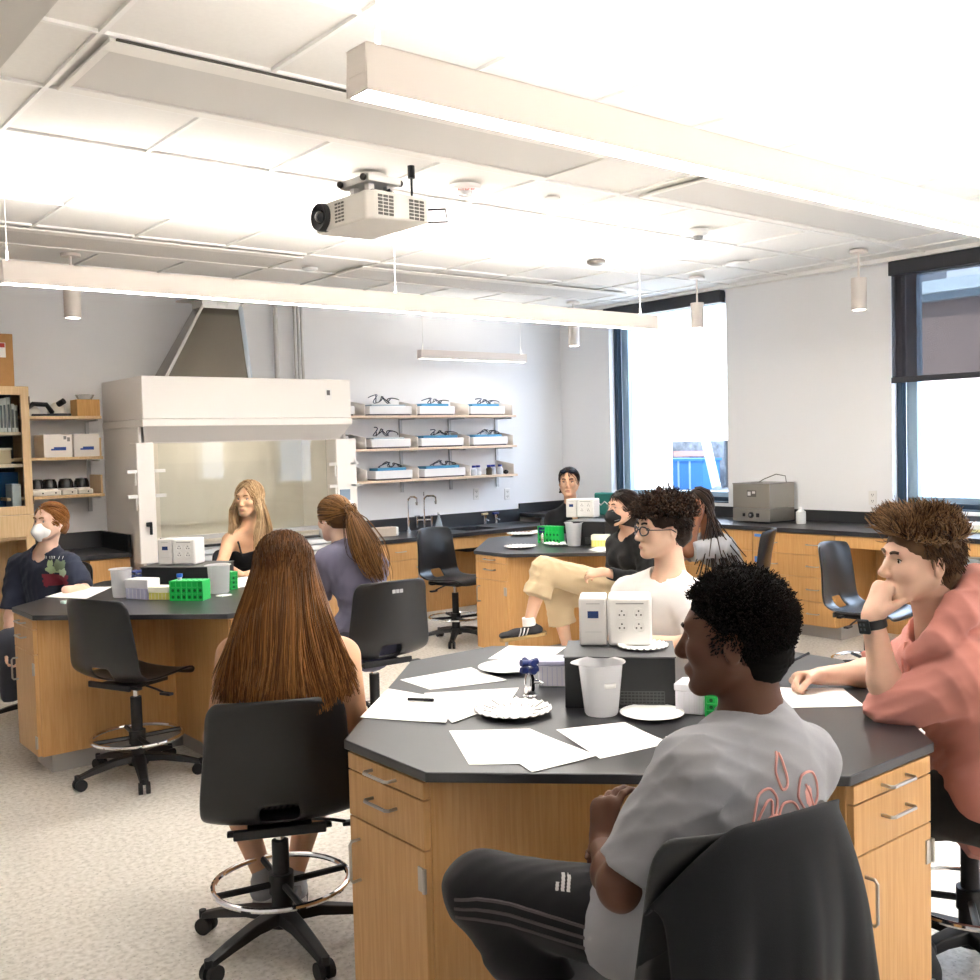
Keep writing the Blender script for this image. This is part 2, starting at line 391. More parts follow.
# world and sun
wd = bpy.data.worlds.new('world'); SC.world = wd; wd.use_nodes = True
bg = wd.node_tree.nodes['Background']; bg.inputs[0].default_value = (*lin('CFE2FF'), 1); bg.inputs[1].default_value = 2.9
sun = bpy.data.lights.new('sun', 'SUN'); sun.energy = 4; sun.angle = .02; sun.color = (1, .96, .9)
so = bpy.data.objects.new('sun', sun); COL.objects.link(so)
so.rotation_euler = Vector((.75, .15, -.75)).to_track_quat('-Z', 'Y').to_euler()
SC.view_settings.view_transform = 'Standard'; SC.view_settings.look = 'None'; SC.view_settings.exposure = 2.15; SC.view_settings.gamma = 1
SC.view_settings.use_curve_mapping = False
SC.cycles.max_bounces = 8; SC.cycles.transparent_max_bounces = 16
SC.cycles.use_denoising = True
# ------------------------------------------------------------------ ceiling fittings
PANEL = mat('perforated_panel', 'DCD8D2', .7, bump=.3, bscale=900, var=.06, vscale=700)
def chilled(label, x0, x1, y0, y1, slot=True):
    r = empty('ceiling_panel', label, 'ceiling panel', ((x0 + x1) / 2, (y0 + y1) / 2, CZ), 0, 'perforated air panels in the ceiling'); a = (x1 - x0) / 2; b = (y1 - y0) / 2
    f = MB(); f.box(-a, a, -b, -b + .09, -.012, 0).box(-a, a, b - .06, b, -.012, 0).box(-a, -a + .03, -b + .09, b - .06, -.012, 0).box(a - .03, a, -b + .09, b - .06, -.012, 0)
    f.build('frame', mat('panel_frame', 'EDE9E2', .6), r, bevel=.002)
    MB().box(-a + .03, a - .03, -b + .09, b - .06, -.004, .004).build('grille', PANEL, r)
    if slot: MB().box(-a + .02, a - .02, -b - .012, -b - .001, -.008, -.002).build('slot', mat('slot_dark', '4A463E', .8), r)
    return r
chilled('long perforated panel in the ceiling at top left, above the projector', 1.2, 3.6, 3.4, 3.97)
chilled('long perforated panel in the ceiling at the right, near the lowered blind', 4.29, 6.83, 3.42, 3.94, False)
chilled('long perforated panel in the ceiling above the left lab table', .76, 3.6, 6.5, 7.05, False)
chilled('long perforated panel in the ceiling above the back lab table', 4.15, 7.0, 6.6, 7.15, False)
def puck(name, label, cat, px, py, r, h, mt, core=None, grp=None):
    p = oz(px, py, CZ); e = empty(name, label, cat, p, 0, grp)
    MB().lathe([(r * .6, -h), (r * .95, -h * .6), (r, 0)][::-1] + [(0, -h)]).build('housing', mt, e)
    if core: MB().lathe([(r * .4, -h - .02), (r * .45, -h), (0, -h - .02)]).build('core', core, e)
    return e
puck('ceiling_alarm', 'white alarm strobe with red letters on the ceiling right of the projector', 'alarm', 465, 186, .085, .03, WPLAS, mat('strobe_clear', 'DADADA', .15, trans=.3))
puck('smoke_detector', 'white smoke detector on the ceiling left of the lowered blind', 'smoke detector', 698, 230, .07, .04, WPLAS, mat('detector_grey', '9A9A98', .5))
puck('ceiling_speaker', 'small white round disc on the ceiling above the right-hand window wall', 'ceiling disc', 738, 263, .09, .02, WPLAS)
puck('ceiling_sprinkler', 'flat concealed sprinkler cap on the ceiling right of the alarm strobe', 'sprinkler', 552, 198, .045, .008, mat('cap_grey', 'CFCBC6', .5))
puck('ceiling_camera', 'dark dome camera on the ceiling above the back lab table', 'camera', 596, 261, .07, .03, mat('dome_dark', '55504A', .3))
puck('ceiling_sensor', 'white round sensor on the ceiling above the fume hood end of the projector', 'sensor', 310, 268, .06, .02, WPLAS)
a_ = oz(465, 186, CZ)
tag(text_mesh('letter_mark', 'FIRE', .05, mat('strobe_red', 'D05048', .5), bpy.data.objects['ceiling_alarm'], (-.04, -.06, -.034), face_M((.78, -.62, 0), (.62, .78, 0))), None)
# projector
pr = empty('projector', 'white ceiling projector with black round lens on a white pole mount', 'projector', oz(368, 176, CZ))
PW = mat('projector_white', 'E9E5DE', .45); pz = -.49
lp = oz(338, 219, CZ + pz + .07) - oz(368, 176, CZ); rp = oz(400, 213, CZ + pz + .07) - oz(368, 176, CZ)
fw = np.array((-.998, -.06, 0)); rt_ = np.array((fw[1], -fw[0], 0)) * 1.0      # faces the hood side of the wall
MM = [[rt_[0], fw[0], 0], [rt_[1], fw[1], 0], [0, 0, 1]]
pc = oz(371, 217, CZ + pz + .06) - oz(368, 176, CZ); pc = np.array((pc[0], pc[1], pz + .06))
def PL(x, y, z): return pc + np.array(MM) @ np.array((x, y, z))
b = MB()
hw, hd, hh = .2, .15, .055
poly = [(-hw, hd - .03), (-hw + .03, hd), (hw - .03, hd), (hw, hd - .03), (hw, -hd + .02), (hw - .02, -hd), (-hw + .02, -hd), (-hw, -hd + .02)]
vs = [PL(x, y, -hh * (.75 if y < 0 else 1)) for x, y in poly] + [PL(x, y, hh) for x, y in poly]
b._add(vs, [tuple(range(7, -1, -1)), tuple(range(8, 16))] + [(i, (i + 1) % 8, 8 + (i + 1) % 8, 8 + i) for i in range(8)])
b.build('body', PW, pr, bevel=.008)
MB().lathe([(.0, .0), (.03, .0), (.052, .012), (.056, .0), (.056, -.03)], PL(.12, hd + .012, 0), 28, M=[[MM[0][0], 0, MM[0][1]], [MM[1][0], 0, MM[1][1]], [0, 1, 0]]).build('lens_ring', BLACK, pr)
MB().ball(PL(.12, hd + .004, 0), .03).build('lens', mat('lens_glass', '2A3038', .05, coat=1), pr)
VG = mat('vent_grey', '6E6C68', .6)
for gx in (-hw - .001,):
    for cx in (.075, -.075):
        v = MB()
        for i in range(3):
            for j in range(6): v.obox(PL(gx, cx + (i - 1) * .026, (j - 2.5) * .0135), .004, .02, .009, M=MM)
        v.build('vent', VG, pr, 0)
v = MB()
for i in range(3):
    for j in range(6): v.obox(PL(-.02 + (i) * .022, hd + .0, (j - 2.5) * .0135), .016, .004, .007, M=MM)
v.build('vent', VG, pr, 0)
MB().cyl((0, 0, 0), (0, 0, -.015), .09, n=28).cyl((0, 0, -.015), (0, 0, -.31), .03, n=20).build('pole', PW, pr)
m = MB()
m.obox(PL(0, 0, .13), .2, .16, .03, M=MM).obox(PL(.05, .04, .1), .03, .03, .09, M=MM).obox(PL(-.05, .04, .1), .03, .03, .09, M=MM).obox(PL(.05, -.05, .1), .03, .03, .09, M=MM).obox(PL(-.05, -.05, .1), .03, .03, .09, M=MM)
m.build('mount_bracket', mat('bracket_white', 'D8D6D2', .4, .4), pr, bevel=.003)
m = MB(); m.obox(PL(0, 0, .062), .3, .2, .012, M=MM)
for x in (-.08, .08): m.ball(PL(x, .09, .13), .014, 10, 6).ball(PL(x, -.09, .13), .014, 10, 6)
m.build('mount_plate', mat('plate_dark', '4A4642', .5, .4), pr)
cb = MB(); q0 = oz(411, 166, CZ) - oz(368, 176, CZ)
cb.tube([q0 + np.array((0, 0, 0)), q0 + np.array((0, 0, -.09)), q0 + np.array((.0, .0, -.2)), PL(-.1, -.02, .09), PL(-.02, 0, .075)], .006, 6).cyl(q0, q0 + np.array((0, 0, -.06)), .018, n=10)
cb.tube([PL(-.15, -hd, .02), PL(-.18, -hd - .09, .03), PL(-.18, -hd - .1, -.02), PL(-.15, -hd, -.03)], .005, 6)
cb.build('cable', BLACK, pr)
# ------------------------------------------------------------------ cabinet fronts (local frame: front plane y=0 faces -y, x along the width)
def handle_h(parent, x, z, w=.1, y=-.02, m=None):
    return MB().tube([(x - w / 2, y + .004, z), (x - w / 2, y - .024, z), (x - w / 2 + .008, y - .03, z), (x + w / 2 - .008, y - .03, z), (x + w / 2, y - .024, z), (x + w / 2, y + .004, z)], .0045, 8).build('handle', m or NICKEL, parent)
def handle_v(parent, x, z, w=.1, y=-.02, m=None):
    return MB().tube([(x, y + .004, z - w / 2), (x, y - .024, z - w / 2), (x, y - .03, z - w / 2 + .008), (x, y - .03, z + w / 2 - .008), (x, y - .024, z + w / 2), (x, y + .004, z + w / 2)], .0045, 8).build('handle', m or NICKEL, parent)
def front(root, kind, x0, x1, z0, z1, loc, rz, hx=None, hz=None, hw=.1, m=None, hinge=None):
    """a drawer or door front under root"""
    o = MB().box(x0, x1, -.02, 0, z0, z1).build(kind, m or OAK, root, bevel=.0015, loc=loc, rz=rz)
    if kind == 'drawer':
        for x in (hx if hx else [(x0 + x1) / 2]): handle_h(o, x, hz if hz is not None else (z0 + z1) / 2, hw)
    else:
        handle_v(o, hx[0] if hx else x0 + .04, hz if hz is not None else z1 - .12, hw)
        if hinge is not None:
            for z in (z0 + .07, z1 - .07):
                MB().box(hinge - .013, hinge + .013, -.024, -.018, z - .03, z + .03).cyl((hinge + .014, -.024, z - .03), (hinge + .014, -.024, z + .03), .006, n=8).build('hinge', NICKEL, o)
    return o
# ------------------------------------------------------------------ octagonal lab tables
TZ = .813
TH, TCC = .89, .19
def lab_table(label, cx, cy):
    r = empty('lab_table', label, 'lab table', (cx, cy, 0), 0, 'octagonal lab tables')
    h, c = TH, TCC
    oct_ = [(-h, c), (-h, -c), (-c, -h), (c, -h), (h, -c), (h, c), (c, h), (-c, h)]
    MB().prism(oct_, TZ - .025, TZ).build('tabletop', EPOXY, r, bevel=.003)
    a, w = h - .022, c - .012
    def plus(a, w): return [(-a, -w), (-w, -w), (-w, -a), (w, -a), (w, -w), (a, -w), (a, w), (w, w), (w, a), (-w, a), (-w, w), (-a, w)]
    MB().prism(plus(a, w), .1, TZ - .0255).build('base_cabinet', OAK, r, bevel=.0015)
    MB().prism(plus(a - .055, w - .045), 0, .1).build('toe_kick', TOE, r)
    for k in range(4):
        rz = k * PI / 2
        L = (a * math.sin(rz), -a * math.cos(rz), 0)
        front(r, 'drawer', -w + .004, w - .004, TZ - .073, TZ - .03, L, rz, hz=TZ - .052, hw=.11)
        front(r, 'drawer', -w + .004, w - .004, TZ - .198, TZ - .077, L, rz, hz=TZ - .125, hw=.11)
        front(r, 'door', -w + .004, w - .004, .105, TZ - .202, L, rz, hx=[-w + .05], hz=TZ - .31, hw=.11, hinge=w - .018)
    return r
TA = (2.28, 2.19); TB = (2.266, 5.5); TC = (5.5, 5.74)
lab_table('octagonal black-topped lab table nearest the camera', *TA)
lab_table('octagonal black-topped lab table at the left in front of the fume hood', *TB)
lab_table('octagonal black-topped lab table at the back near the window', *TC)
# ------------------------------------------------------------------ drafting chairs
SH = .5                                      # seat height
SHELLM = mat('chair_shell', '17181B', .31, spec=.6, bump=.06, bscale=1200)
def shell_mesh(SH=.5):
    prof = [(.225, -.035), (.215, -.012), (.19, -.001), (.14, .002), (.08, -.004), (.01, -.01), (-.06, -.012), (-.12, -.006), (-.165, .008), (-.195, .035), (-.212, .07), (-.222, .11), (-.23, .16), (-.238, .21), (-.247, .26), (-.257, .31), (-.268, .355), (-.278, .392), (-.285, .412)]
    wid = [.165, .19, .205, .213, .218, .22, .223, .228, .232, .235, .236, .234, .228, .222, .216, .213, .209, .2, .178]
    nv = len(prof); nu = 17; P = []
    for i, ((y, z), w) in enumerate(zip(prof, wid)):
        row = []
        for j in range(nu):
            u = -1 + 2 * j / (nu - 1); x = u * w
            t = i / (nv - 1)
            dy = .055 * abs(u) ** 2.4 * max(0, (t - .42) / .58) ** .6 if t > .42 else 0
            dz = .022 * abs(u) ** 3 * (1 if .1 < t < .5 else .4) if t < .55 else -.012 * u * u * (1 if t > .9 else 0)
            if t > .4: dy += .012 * u * u
            row.append((x, y + dy, SH + .012 + z + dz))
        P.append(row)
    fs = []; vs = [p for r in P for p in r]
    for i in range(nv - 1):
        for j in range(nu - 1):
            if i in (8, 9) and 6 <= j <= 9: continue
            fs.append((i * nu + j, i * nu + j + 1, (i + 1) * nu + j + 1, (i + 1) * nu + j))
    m = MB(); m._add(vs, fs); return m
def make_chair(label, loc, face, base_rot=.3, SH=.5):
    """face: direction (x, y) the sitter looks; the local +y axis"""
    rz = math.atan2(-face[0], face[1])
    r = empty('drafting_chair', label, 'chair', (loc[0], loc[1], 0), rz, 'black drafting chairs')
    shell_mesh(SH).build('seat_shell', SHELLM, r, 180, solid=.012, sub=1)
    m = MB().box(-.1, .1, -.12, .12, SH - .035, SH - .012).box(-.14, .14, -.165, -.15, SH - .03, SH + .0)
    m.box(-.16, .16, -.13, -.1, SH - .03, SH - .016).build('seat_bracket', BLACK, r, bevel=.004)
    MB().tube([(.08, -.02, SH - .03), (.17, -.02, SH - .045), (.21, -.02, SH - .055)], .006, 8).box(.2, .265, -.036, -.006, SH - .066, SH - .054).build('height_lever', BLACK, r, bevel=.004)
    MB().cyl((0, 0, .1), (0, 0, SH - .1), .027).cyl((0, 0, .07), (0, 0, .2), .033).build('column', DARK, r)
    MB().cyl((0, 0, SH - .1), (0, 0, SH - .03), .014).build('gas_lift', CHROME, r)
    fr = MB().ring((0, 0, .205), .215, .0095).build('foot_ring', CHROME, r)
    MB().cyl((0, 0, .17), (0, 0, .235), .04).build('ring_hub', BLACK, fr)
    for k in range(4):
        t = base_rot + .5 + k * PI / 2; d = np.array((math.cos(t), math.sin(t), 0))
        MB().tube([d * .03 + (0, 0, .2), d * .212 + (0, 0, .203)], .011, 8).build('ring_spoke', BLACK, fr)
    bs = MB().cyl((0, 0, .065), (0, 0, .115), .05, .04)
    for k in range(5):
        t = base_rot + k * 2 * PI / 5; d = np.array((math.cos(t), math.sin(t), 0)); n = np.array((-d[1], d[0], 0))
        prof = [(.03, .118, .04, .034), (.12, .112, .03, .03), (.22, .092, .025, .026), (.295, .07, .022, .018)]
        vs = []
        for rr, z, hwid, th in prof:
            for sgn, zz in ((-1, z - th), (1, z - th), (.7, z), (-.7, z)): vs.append(d * rr + n * hwid * sgn + (0, 0, zz))
        fs = [(0, 1, 2, 3), (12, 15, 14, 13)]
        for i in range(3):
            for q in range(4): fs.append((i * 4 + q, i * 4 + (q + 1) % 4, i * 4 + 4 + (q + 1) % 4, i * 4 + 4 + q))
        bs._add(vs, fs)
    bs.build('star_base', BLACK, r, bevel=.004)
    for k in range(5):
        t = base_rot + k * 2 * PI / 5; d = np.array((math.cos(t), math.sin(t), 0)); n = np.array((-d[1], d[0], 0)); c = d * .3
        q = MB().cyl(c + (0, 0, .05), c + (0, 0, .075), .012)
        for s in (-1, 1): q.cyl(c + n * .008 * s - d * .012 + (0, 0, .028), c + n * .026 * s - d * .012 + (0, 0, .028), .028, n=20)
        q.build('caster', DARK, r)
    return r
make_chair('black drafting chair in the foreground that the long-haired girl sits on', (1.49, 2.975), (.44, .9), 1.35, .44)
make_chair('empty black drafting chair at the front of the left lab table', (1.757, 5.0), (.92, .38), .6)
make_chair('empty black drafting chair in the middle between the sink counter and the back table', (4.93, 6.60), (.2, -.98), .6)
p_ = od(868, 600, 6.3)
make_chair('empty black drafting chair shining blue by the right-hand counter', (p_[0], p_[1]), (.12, -.99), .4)
# ------------------------------------------------------------------ right-hand counter
RZ, RX = .86, 6.95
tag(MB().box(RX, XR - .006, .6, YB - .002, RZ - .035, RZ).box(XR - .022, XR - .006, .6, YB - .002, RZ, RZ + .1).box(RX, XR - .022, YB - .022, YB - .002, RZ, RZ + .1).build('worktop', EPOXY, bevel=.003),
    'long black worktop with backsplash under the right-hand windows', 'worktop', 'wall worktops')
RB = -PI / 2                                 # local x -> -y world, front faces -x
def cab_r(name, label, ya, yb, rows, z0=.1, split=1, hs=2):
    r = empty(name, label, 'cabinet', (RX + .035, (ya + yb) / 2, 0), RB, 'cabinets under the right-hand worktop'); w = abs(ya - yb) / 2 - .001
    MB().box(-w, w, 0, .56, .1, RZ - .036).build('carcass', OAK, r)
    MB().box(-w, w, .06, .56, 0, .1).build('toe_kick', TOE, r)
    for (a, b) in rows:
        front(r, 'drawer', -w + .004, w - .004, a + .002, b - .002, None, 0, hx=[-w * .5, w * .5] if hs == 2 else None, hw=.1)
    return r
ya = ox(754, 545, RX + .035)[1]; yb = ox(836, 545, RX + .035)[1]
zz = [.1, .29, .48, .655, RZ - .04]
cr = cab_r('drawer_unit', 'maple four-drawer unit with blue tape labels under the right-hand worktop', ya, yb, list(zip(zz[:-1], zz[1:])))
TAPE = mat('blue_tape', '4C86D6', .6)
w_ = abs(ya - yb) / 2
for k, z in enumerate((RZ - .075, .6, .575, .42)):
    MB().box(-w_ + .02, -w_ + .12, -.0215, -.0195, z - .012, z + .012).build('tape_label', TAPE, cr)
cab_r('drawer_unit', 'maple drawer unit under the right-hand worktop below the metal water bath', YB - .62, ya, list(zip(zz[:-1], zz[1:])))
MB_ = empty('knee_space', 'maple apron drawer over the knee space behind the boy in pink', 'apron', (RX + .035, (yb + 3.3) / 2, 0), RB)
hw_ = abs(yb - 3.3) / 2 - .002
MB().box(-hw_, hw_, 0, .5, RZ - .13, RZ - .036).build('apron', OAK, MB_)
front(MB_, 'drawer', -hw_ + .004, hw_ - .004, RZ - .128, RZ - .04, None, 0, hw=.1)
cab_r('drawer_unit', 'maple drawer unit under the right-hand worktop at the picture edge', 3.3, 2.5, list(zip(zz[:-1], zz[1:])))
struct(MB().box(XR - .05, XR - .006, 2.5, YB, 0, RZ - .04).build('trim_3', OAK))
# ------------------------------------------------------------------ back counter right of the hood
BZ, BY = .776, 7.51
sx0 = oy(458, 527, 7.8)[0]; sx1 = oy(490, 527, 7.8)[0]
BLK = EPOXY
m = MB(); x0, x1 = 4.47, RX - .0
m.box(x0, sx0, BY, YB - .006, BZ - .035, BZ).box(sx1, x1, BY, YB - .002, BZ - .035, BZ).box(sx0, sx1, BY, 7.66, BZ - .035, BZ).box(sx0, sx1, 8.0, YB - .002, BZ - .035, BZ)
m.box(x0, x1, YB - .022, YB - .002, BZ, BZ + .13)
bc = tag(m.build('worktop', EPOXY, smooth=0), 'long black worktop with backsplash and sink along the back wall', 'worktop', 'wall worktops')
MB().box(sx0, sx1, 7.66, 8.0, BZ - .2, BZ - .19).box(sx0 - .01, sx0, 7.66, 8.0, BZ - .2, BZ - .036).box(sx1, sx1 + .01, 7.66, 8.0, BZ - .2, BZ - .036).box(sx0, sx1, 7.65, 7.66, BZ - .2, BZ - .036).box(sx0, sx1, 8.0, 8.01, BZ - .2, BZ - .036).build('sink_basin', BLACK, bc, 0)
def cab_b(name, label, xa, xb, fronts, top=BZ, by=BY):
    r = empty(name, label, 'cabinet', ((xa + xb) / 2, by + .035, 0), 0, 'cabinets along the back wall'); w = (xb - xa) / 2 - .001
    MB().box(-w, w, 0, YB - by - .06, .1, top - .036).build('carcass', OAK, r)
    MB().box(-w, w, .06, YB - by - .06, 0, .1).build('toe_kick', TOE, r)
    for (kd, a, b, z0, z1, hx) in fronts:
        front(r, kd, -w + 2 * w * a + .003, -w + 2 * w * b - .003, z0, z1, None, 0, hx=None if hx is None else [-w + 2 * w * hx], hw=.1)
    return r
xa = oy(378, 580, BY + .035)[0]; xb = oy(421, 580, BY + .035)[0]
cab_b('base_cabinet', 'maple base cabinet with drawer and door under the sink worktop, left of the knee space', xa, xb, [('drawer', 0, 1, BZ - .19, BZ - .042, None), ('door', 0, 1, .105, BZ - .196, .88)])
cab_b('base_cabinet', 'maple base cabinet between the fume hood and the sink cabinet', 4.47, xa, [('drawer', 0, 1, BZ - .19, BZ - .042, None), ('door', 0, 1, .105, BZ - .196, .12)])
xc = oy(560, 560, BY + .035)[0]
kn = empty('knee_space', 'maple knee space panel and apron under the sink worktop', 'apron', ((xb + 6.3) / 2, BY + .035, 0)); w_ = (6.3 - xb) / 2 - .002
MB().box(-w_, w_, 0, .02, BZ - .15, BZ - .036).box(-w_, w_, .42, .44, .1, BZ - .15).box(-w_, w_, .44, .45, 0, .1).build('panel', OAK, kn)
cab_b('base_cabinet', 'maple base cabinet under the worktop below the gas taps', 6.3, RX - .01, [('door', 0, .5, .105, BZ - .042, .42), ('door', .5, 1, .105, BZ - .042, .58)])
# left counter beside the hood
LZ = .865; lx1 = 2.665
tag(MB().box(2.06, lx1, BY + .03, YB - .002, LZ - .035, LZ).box(2.06, lx1, YB - .022, YB - .002, LZ, LZ + .13).box(lx1 - .022, lx1, BY + .03, YB - .022, LZ, LZ + .13).build('worktop', EPOXY, bevel=.003),
    'short black worktop with a tall backsplash left of the fume hood', 'worktop', 'wall worktops')
cab_b('base_cabinet', 'maple base cabinet with two doors left of the fume hood', 2.06, lx1 - .005, [('door', .0, .5, .105, LZ - .042, .4), ('door', .5, 1, .105, LZ - .042, .93)], LZ, BY + .03)
# ------------------------------------------------------------------ fume hood
HW = mat('hood_white', 'F3EEE8', .4); LIN = mat('hood_liner', 'E2DBCE', .9)
hx0, hx1, hy = 2.70, 4.435, 7.3; ht, hb = 2.148, 1.782
fh = empty('fume_hood', 'large white fume hood with glass sash against the back wall', 'fume hood', ((hx0 + hx1) / 2, hy, 0)); hc = (hx0 + hx1) / 2; W = (hx1 - hx0) / 2; D = YB - hy - .004
MB().box(-W, W, 0, D, hb + .055, ht).box(-W - .006, W + .006, -.006, D, hb, hb + .053).build('header', HW, fh, bevel=.006)
sy = .12; sw = W - .16; pw = .13
b = MB(); b._add([(-W, 0, hb), (W, 0, hb), (W - .05, sy, hb - .115), (-W + .05, sy, hb - .115)], [(0, 1, 2, 3)])
b.box(-W + .05, W - .05, sy, sy + .3, hb - .12, hb - .0).build('soffit', mat('hood_soffit', 'DAD6D2', .5), fh)
b = MB()
for gx in (-W + .06, -W + .12, -W + .18):
    for k in range(4): b._add([(gx + .0, .03 + k * .022, hb - .028 - k * .021), (gx + .03, .03 + k * .022, hb - .028 - k * .021), (gx + .03, .04 + k * .022, hb - .038 - k * .021), (gx, .04 + k * .022, hb - .038 - k * .021)], [(0, 1, 2, 3)])
b.build('vent_slots', mat('slot_grey', '8E8A86', .6), fh, 0)
MB().box(-W - .0, -W + .02, .1, D, .1, hb).build('side_panel', HW, fh); MB().box(W - .02, W, .1, D, .1, hb).build('side_panel', HW, fh)
for s in (-1, 1):
    x0 = -W - .05 if s < 0 else W - .14
    po = MB().box(x0, x0 + (pw if s < 0 else .19), .0 + .02, .16, .79, hb - .115).build('corner_post', HW, fh, bevel=.008)
    for z in (1.46, 1.28):
        MB().box(x0 - .07, x0 + .0, .02, .06, z - .012, z + .012).box(x0 + pw, x0 + pw + .08, .02, .06, z - .012, z + .012).cyl((x0 - .01, .03, z - .1), (x0 - .01, .03, z), .006, n=8).build('service_knob', WPLAS, po, bevel=.003)
    MB().box(x0 + .05, x0 + .09, .005, .02, 1.06, 1.09).box(x0 + .075, x0 + .09, .0, .02, 1.0, 1.09).build('lock_lever', DARK, po, bevel=.003)
MB().box(W - .12, W - .03, .004, .018, 1.16, 1.25).build('control_display', mat('display_blue', '8DA0B4', .3), fh)
MB().box(-W + .02, W - .02, D - .03, D, .9, hb).box(-W + .02, W - .02, .2, D, .86, .9).build('liner', LIN, fh)
MB().box(-.5, .5, .35, .45, hb - .04, hb - .02).build('hood_fill_lamp', mat('hood_fill_lamp', 'FFFFFF', .5, emit='FFF6EA', estr=3.5), fh, 0)  # unseen glowing strip under the header, added to brighten the liner
b = MB(); b.box(-W + .3, W - .3, D - .06, D - .05, 1.0, 1.5); b.build('baffle', mat('baffle_beige', 'DDD6CA', .9), fh)
MB().box(-sw, sw, sy + .03, sy + .036, .955, hb - .1).build('sash_glass', mat('sash_glass', 'EEF2F0', .01, trans=1, ior=1.25), fh, 0)
MB().box(-sw - .01, sw + .01, sy + .02, sy + .046, .925, .96).build('sash_rail', mat('sash_rail', 'B8B6B2', .4, .5), fh, bevel=.003)
MB().box(-sw, sw, .06, .12, .87, .885).build('airfoil_gap', DARK, fh)
b = MB()
for k in range(4): b.box(-sw, sw, .05 + .004 * k, .14, .86 - .05 * k - .04, .86 - .05 * k - .006)
b.build('airfoil_louvers', mat('louver_white', 'E4E6E8', .35), fh, bevel=.004)
MB().box(-W + .02, W - .02, .16, D, .1, .86).build('base_cabinet', mat('hood_base', 'C9CED4', .5), fh)
MB().box(W - .24, W - .18, -.003, 0, 2.0 - .02, 2.0 + .075).build('notice_sticker', WPLAS, fh)
MB().box(W - .225, W - .195, -.0045, -.002, 2.02, 2.06).build('sticker_mark', mat('mark_grey', '6F6C6A', .5), fh)
tag(empty('exhaust_duct', 'tapered stainless exhaust duct rising from the top of the fume hood', 'duct', (hc, hy, ht)), None)
du = bpy.data.objects['exhaust_duct']
P0 = oy(166, 376, 7.45); P1 = oy(250, 377, 7.45); P2 = oy(203, 305, 7.7); P3 = oy(240, 305, 7.7)
b = MB(); zt = CZ - .06 - ht
x0, x1, x2, x3 = P0[0] - hc, P1[0] - hc, P2[0] - hc, P3[0] - hc; z2 = P2[2] - ht
yb0, yb1, yt0, yt1 = .15, .42, .4, .58
b._add([(x0, yb0, .001), (x1, yb0, 0), (x1, yb1, 0), (x0, yb1, 0), (x2, yt0, z2), (x3, yt0, z2), (x3, yt1, z2), (x2, yt1, z2)], [(0, 1, 5, 4), (1, 2, 6, 5), (2, 3, 7, 6), (3, 0, 4, 7), (4, 5, 6, 7), (3, 2, 1, 0)])
b.build('cone', mat('duct_steel', '9A958C', .2, 1, bump=.03, bscale=5), du)
cx_, cy_ = (x2 + x3) / 2, (yt0 + yt1) / 2
MB().box(x2 - .01, x3 + .01, yt0 - .01, yt1 + .01, z2 - .02, z2 + .05).cyl((cx_, cy_, z2), (cx_, cy_, CZ - ht - .003), .11, n=28).build('collar', STEEL, du)
MB().box(x2 - .1, x3 + .1, yt0 - .12, yt1 + .12, z2 + .05, z2 + .062).build('flange', mat('flange_grey', 'B4B0AA', .5, .6), du)
b = MB().tube([(x0, yb0, 0), (x2, yt0, z2)], .012, 6).build('seam', mat('seam_bright', 'E2E0DC', .35, .3), du)
b = MB().tube([(x1, yb0, 0), (x3, yt0, z2)], .02, 6).build('seam', mat('seam_blue', 'DCE6F2', .35, .3), du)
for k, px in enumerate((276, 295, 298.5, 302)):
    p = oy(px, 340, YB - .06)
    tag(MB().cyl((p[0], YB - .06, ht - .0), (p[0], YB - .06, CZ), .022 if k == 0 else .013, n=14).build('service_pipe', mat('pipe_grey', 'CFCDC9', .45, .3)),
        ['grey conduit pipe on the back wall standing apart from the other three', 'leftmost of the three thin pipes close together above the fume hood', 'middle one of the three thin pipes close together above the fume hood', 'rightmost of the three thin pipes close together above the fume hood'][k], 'pipe', 'pipes above the fume hood')
# ------------------------------------------------------------------ wall shelves
def shelf(label, xa, xb, z, y0, m, ends=(), grp='wall shelves', th=.022):
    r = empty('wall_shelf', label, 'shelf', (xa, YB - .004, z), 0, grp)
    MB().box(0, xb - xa, -(YB - y0), 0, -th, 0).build('board', m, r, bevel=.002)
    for x in ends:
        MB().box(x - .006, x + .006, -(YB - y0) + .005, -.02, 0, .11).build('end_plate', mat('divider_white', 'E6DFD8', .5), r, bevel=.004)
    return r
SY = 7.84
xs = [oy(p, 450, SY)[0] for p in (366, 419, 468, 517)]
sl, sr = 4.5, oy(517, 450, SY)[0]
SZ = [oy(433, y, SY)[2] for y in (415.2, 447.2, 478)]
SHM = wood('shelf_pale', 'E9D3BB', 'DFC7AC')
for z, nm in zip(SZ, ('topmost', 'middle', 'lowest')):
    shelf('%s of the three long pale shelves on the back wall right of the hood' % nm, sl, sr, z, SY, SHM)
DIV = mat('divider_white', 'E9E3DD', .5)
for k, z in enumerate(SZ):
    for q, px in enumerate((366.5, 418.5, 470, 514)):
        x = oy(px, 450, SY)[0]
        m = MB(); d = .3
        m.sheet([[(x, SY + .01, z + .001), (x, YB - .03, z + .001)], [(x, SY + .01, z + .1), (x, YB - .03, z + .14)]])
        tag(m.build('shelf_divider', DIV, solid=.012), ['left-hand', 'second', 'third', 'right-hand end'][q] + ' white divider panel on the ' + ('top', 'middle', 'lowest')[k] + ' long back-wall shelf', 'divider', 'white shelf dividers')
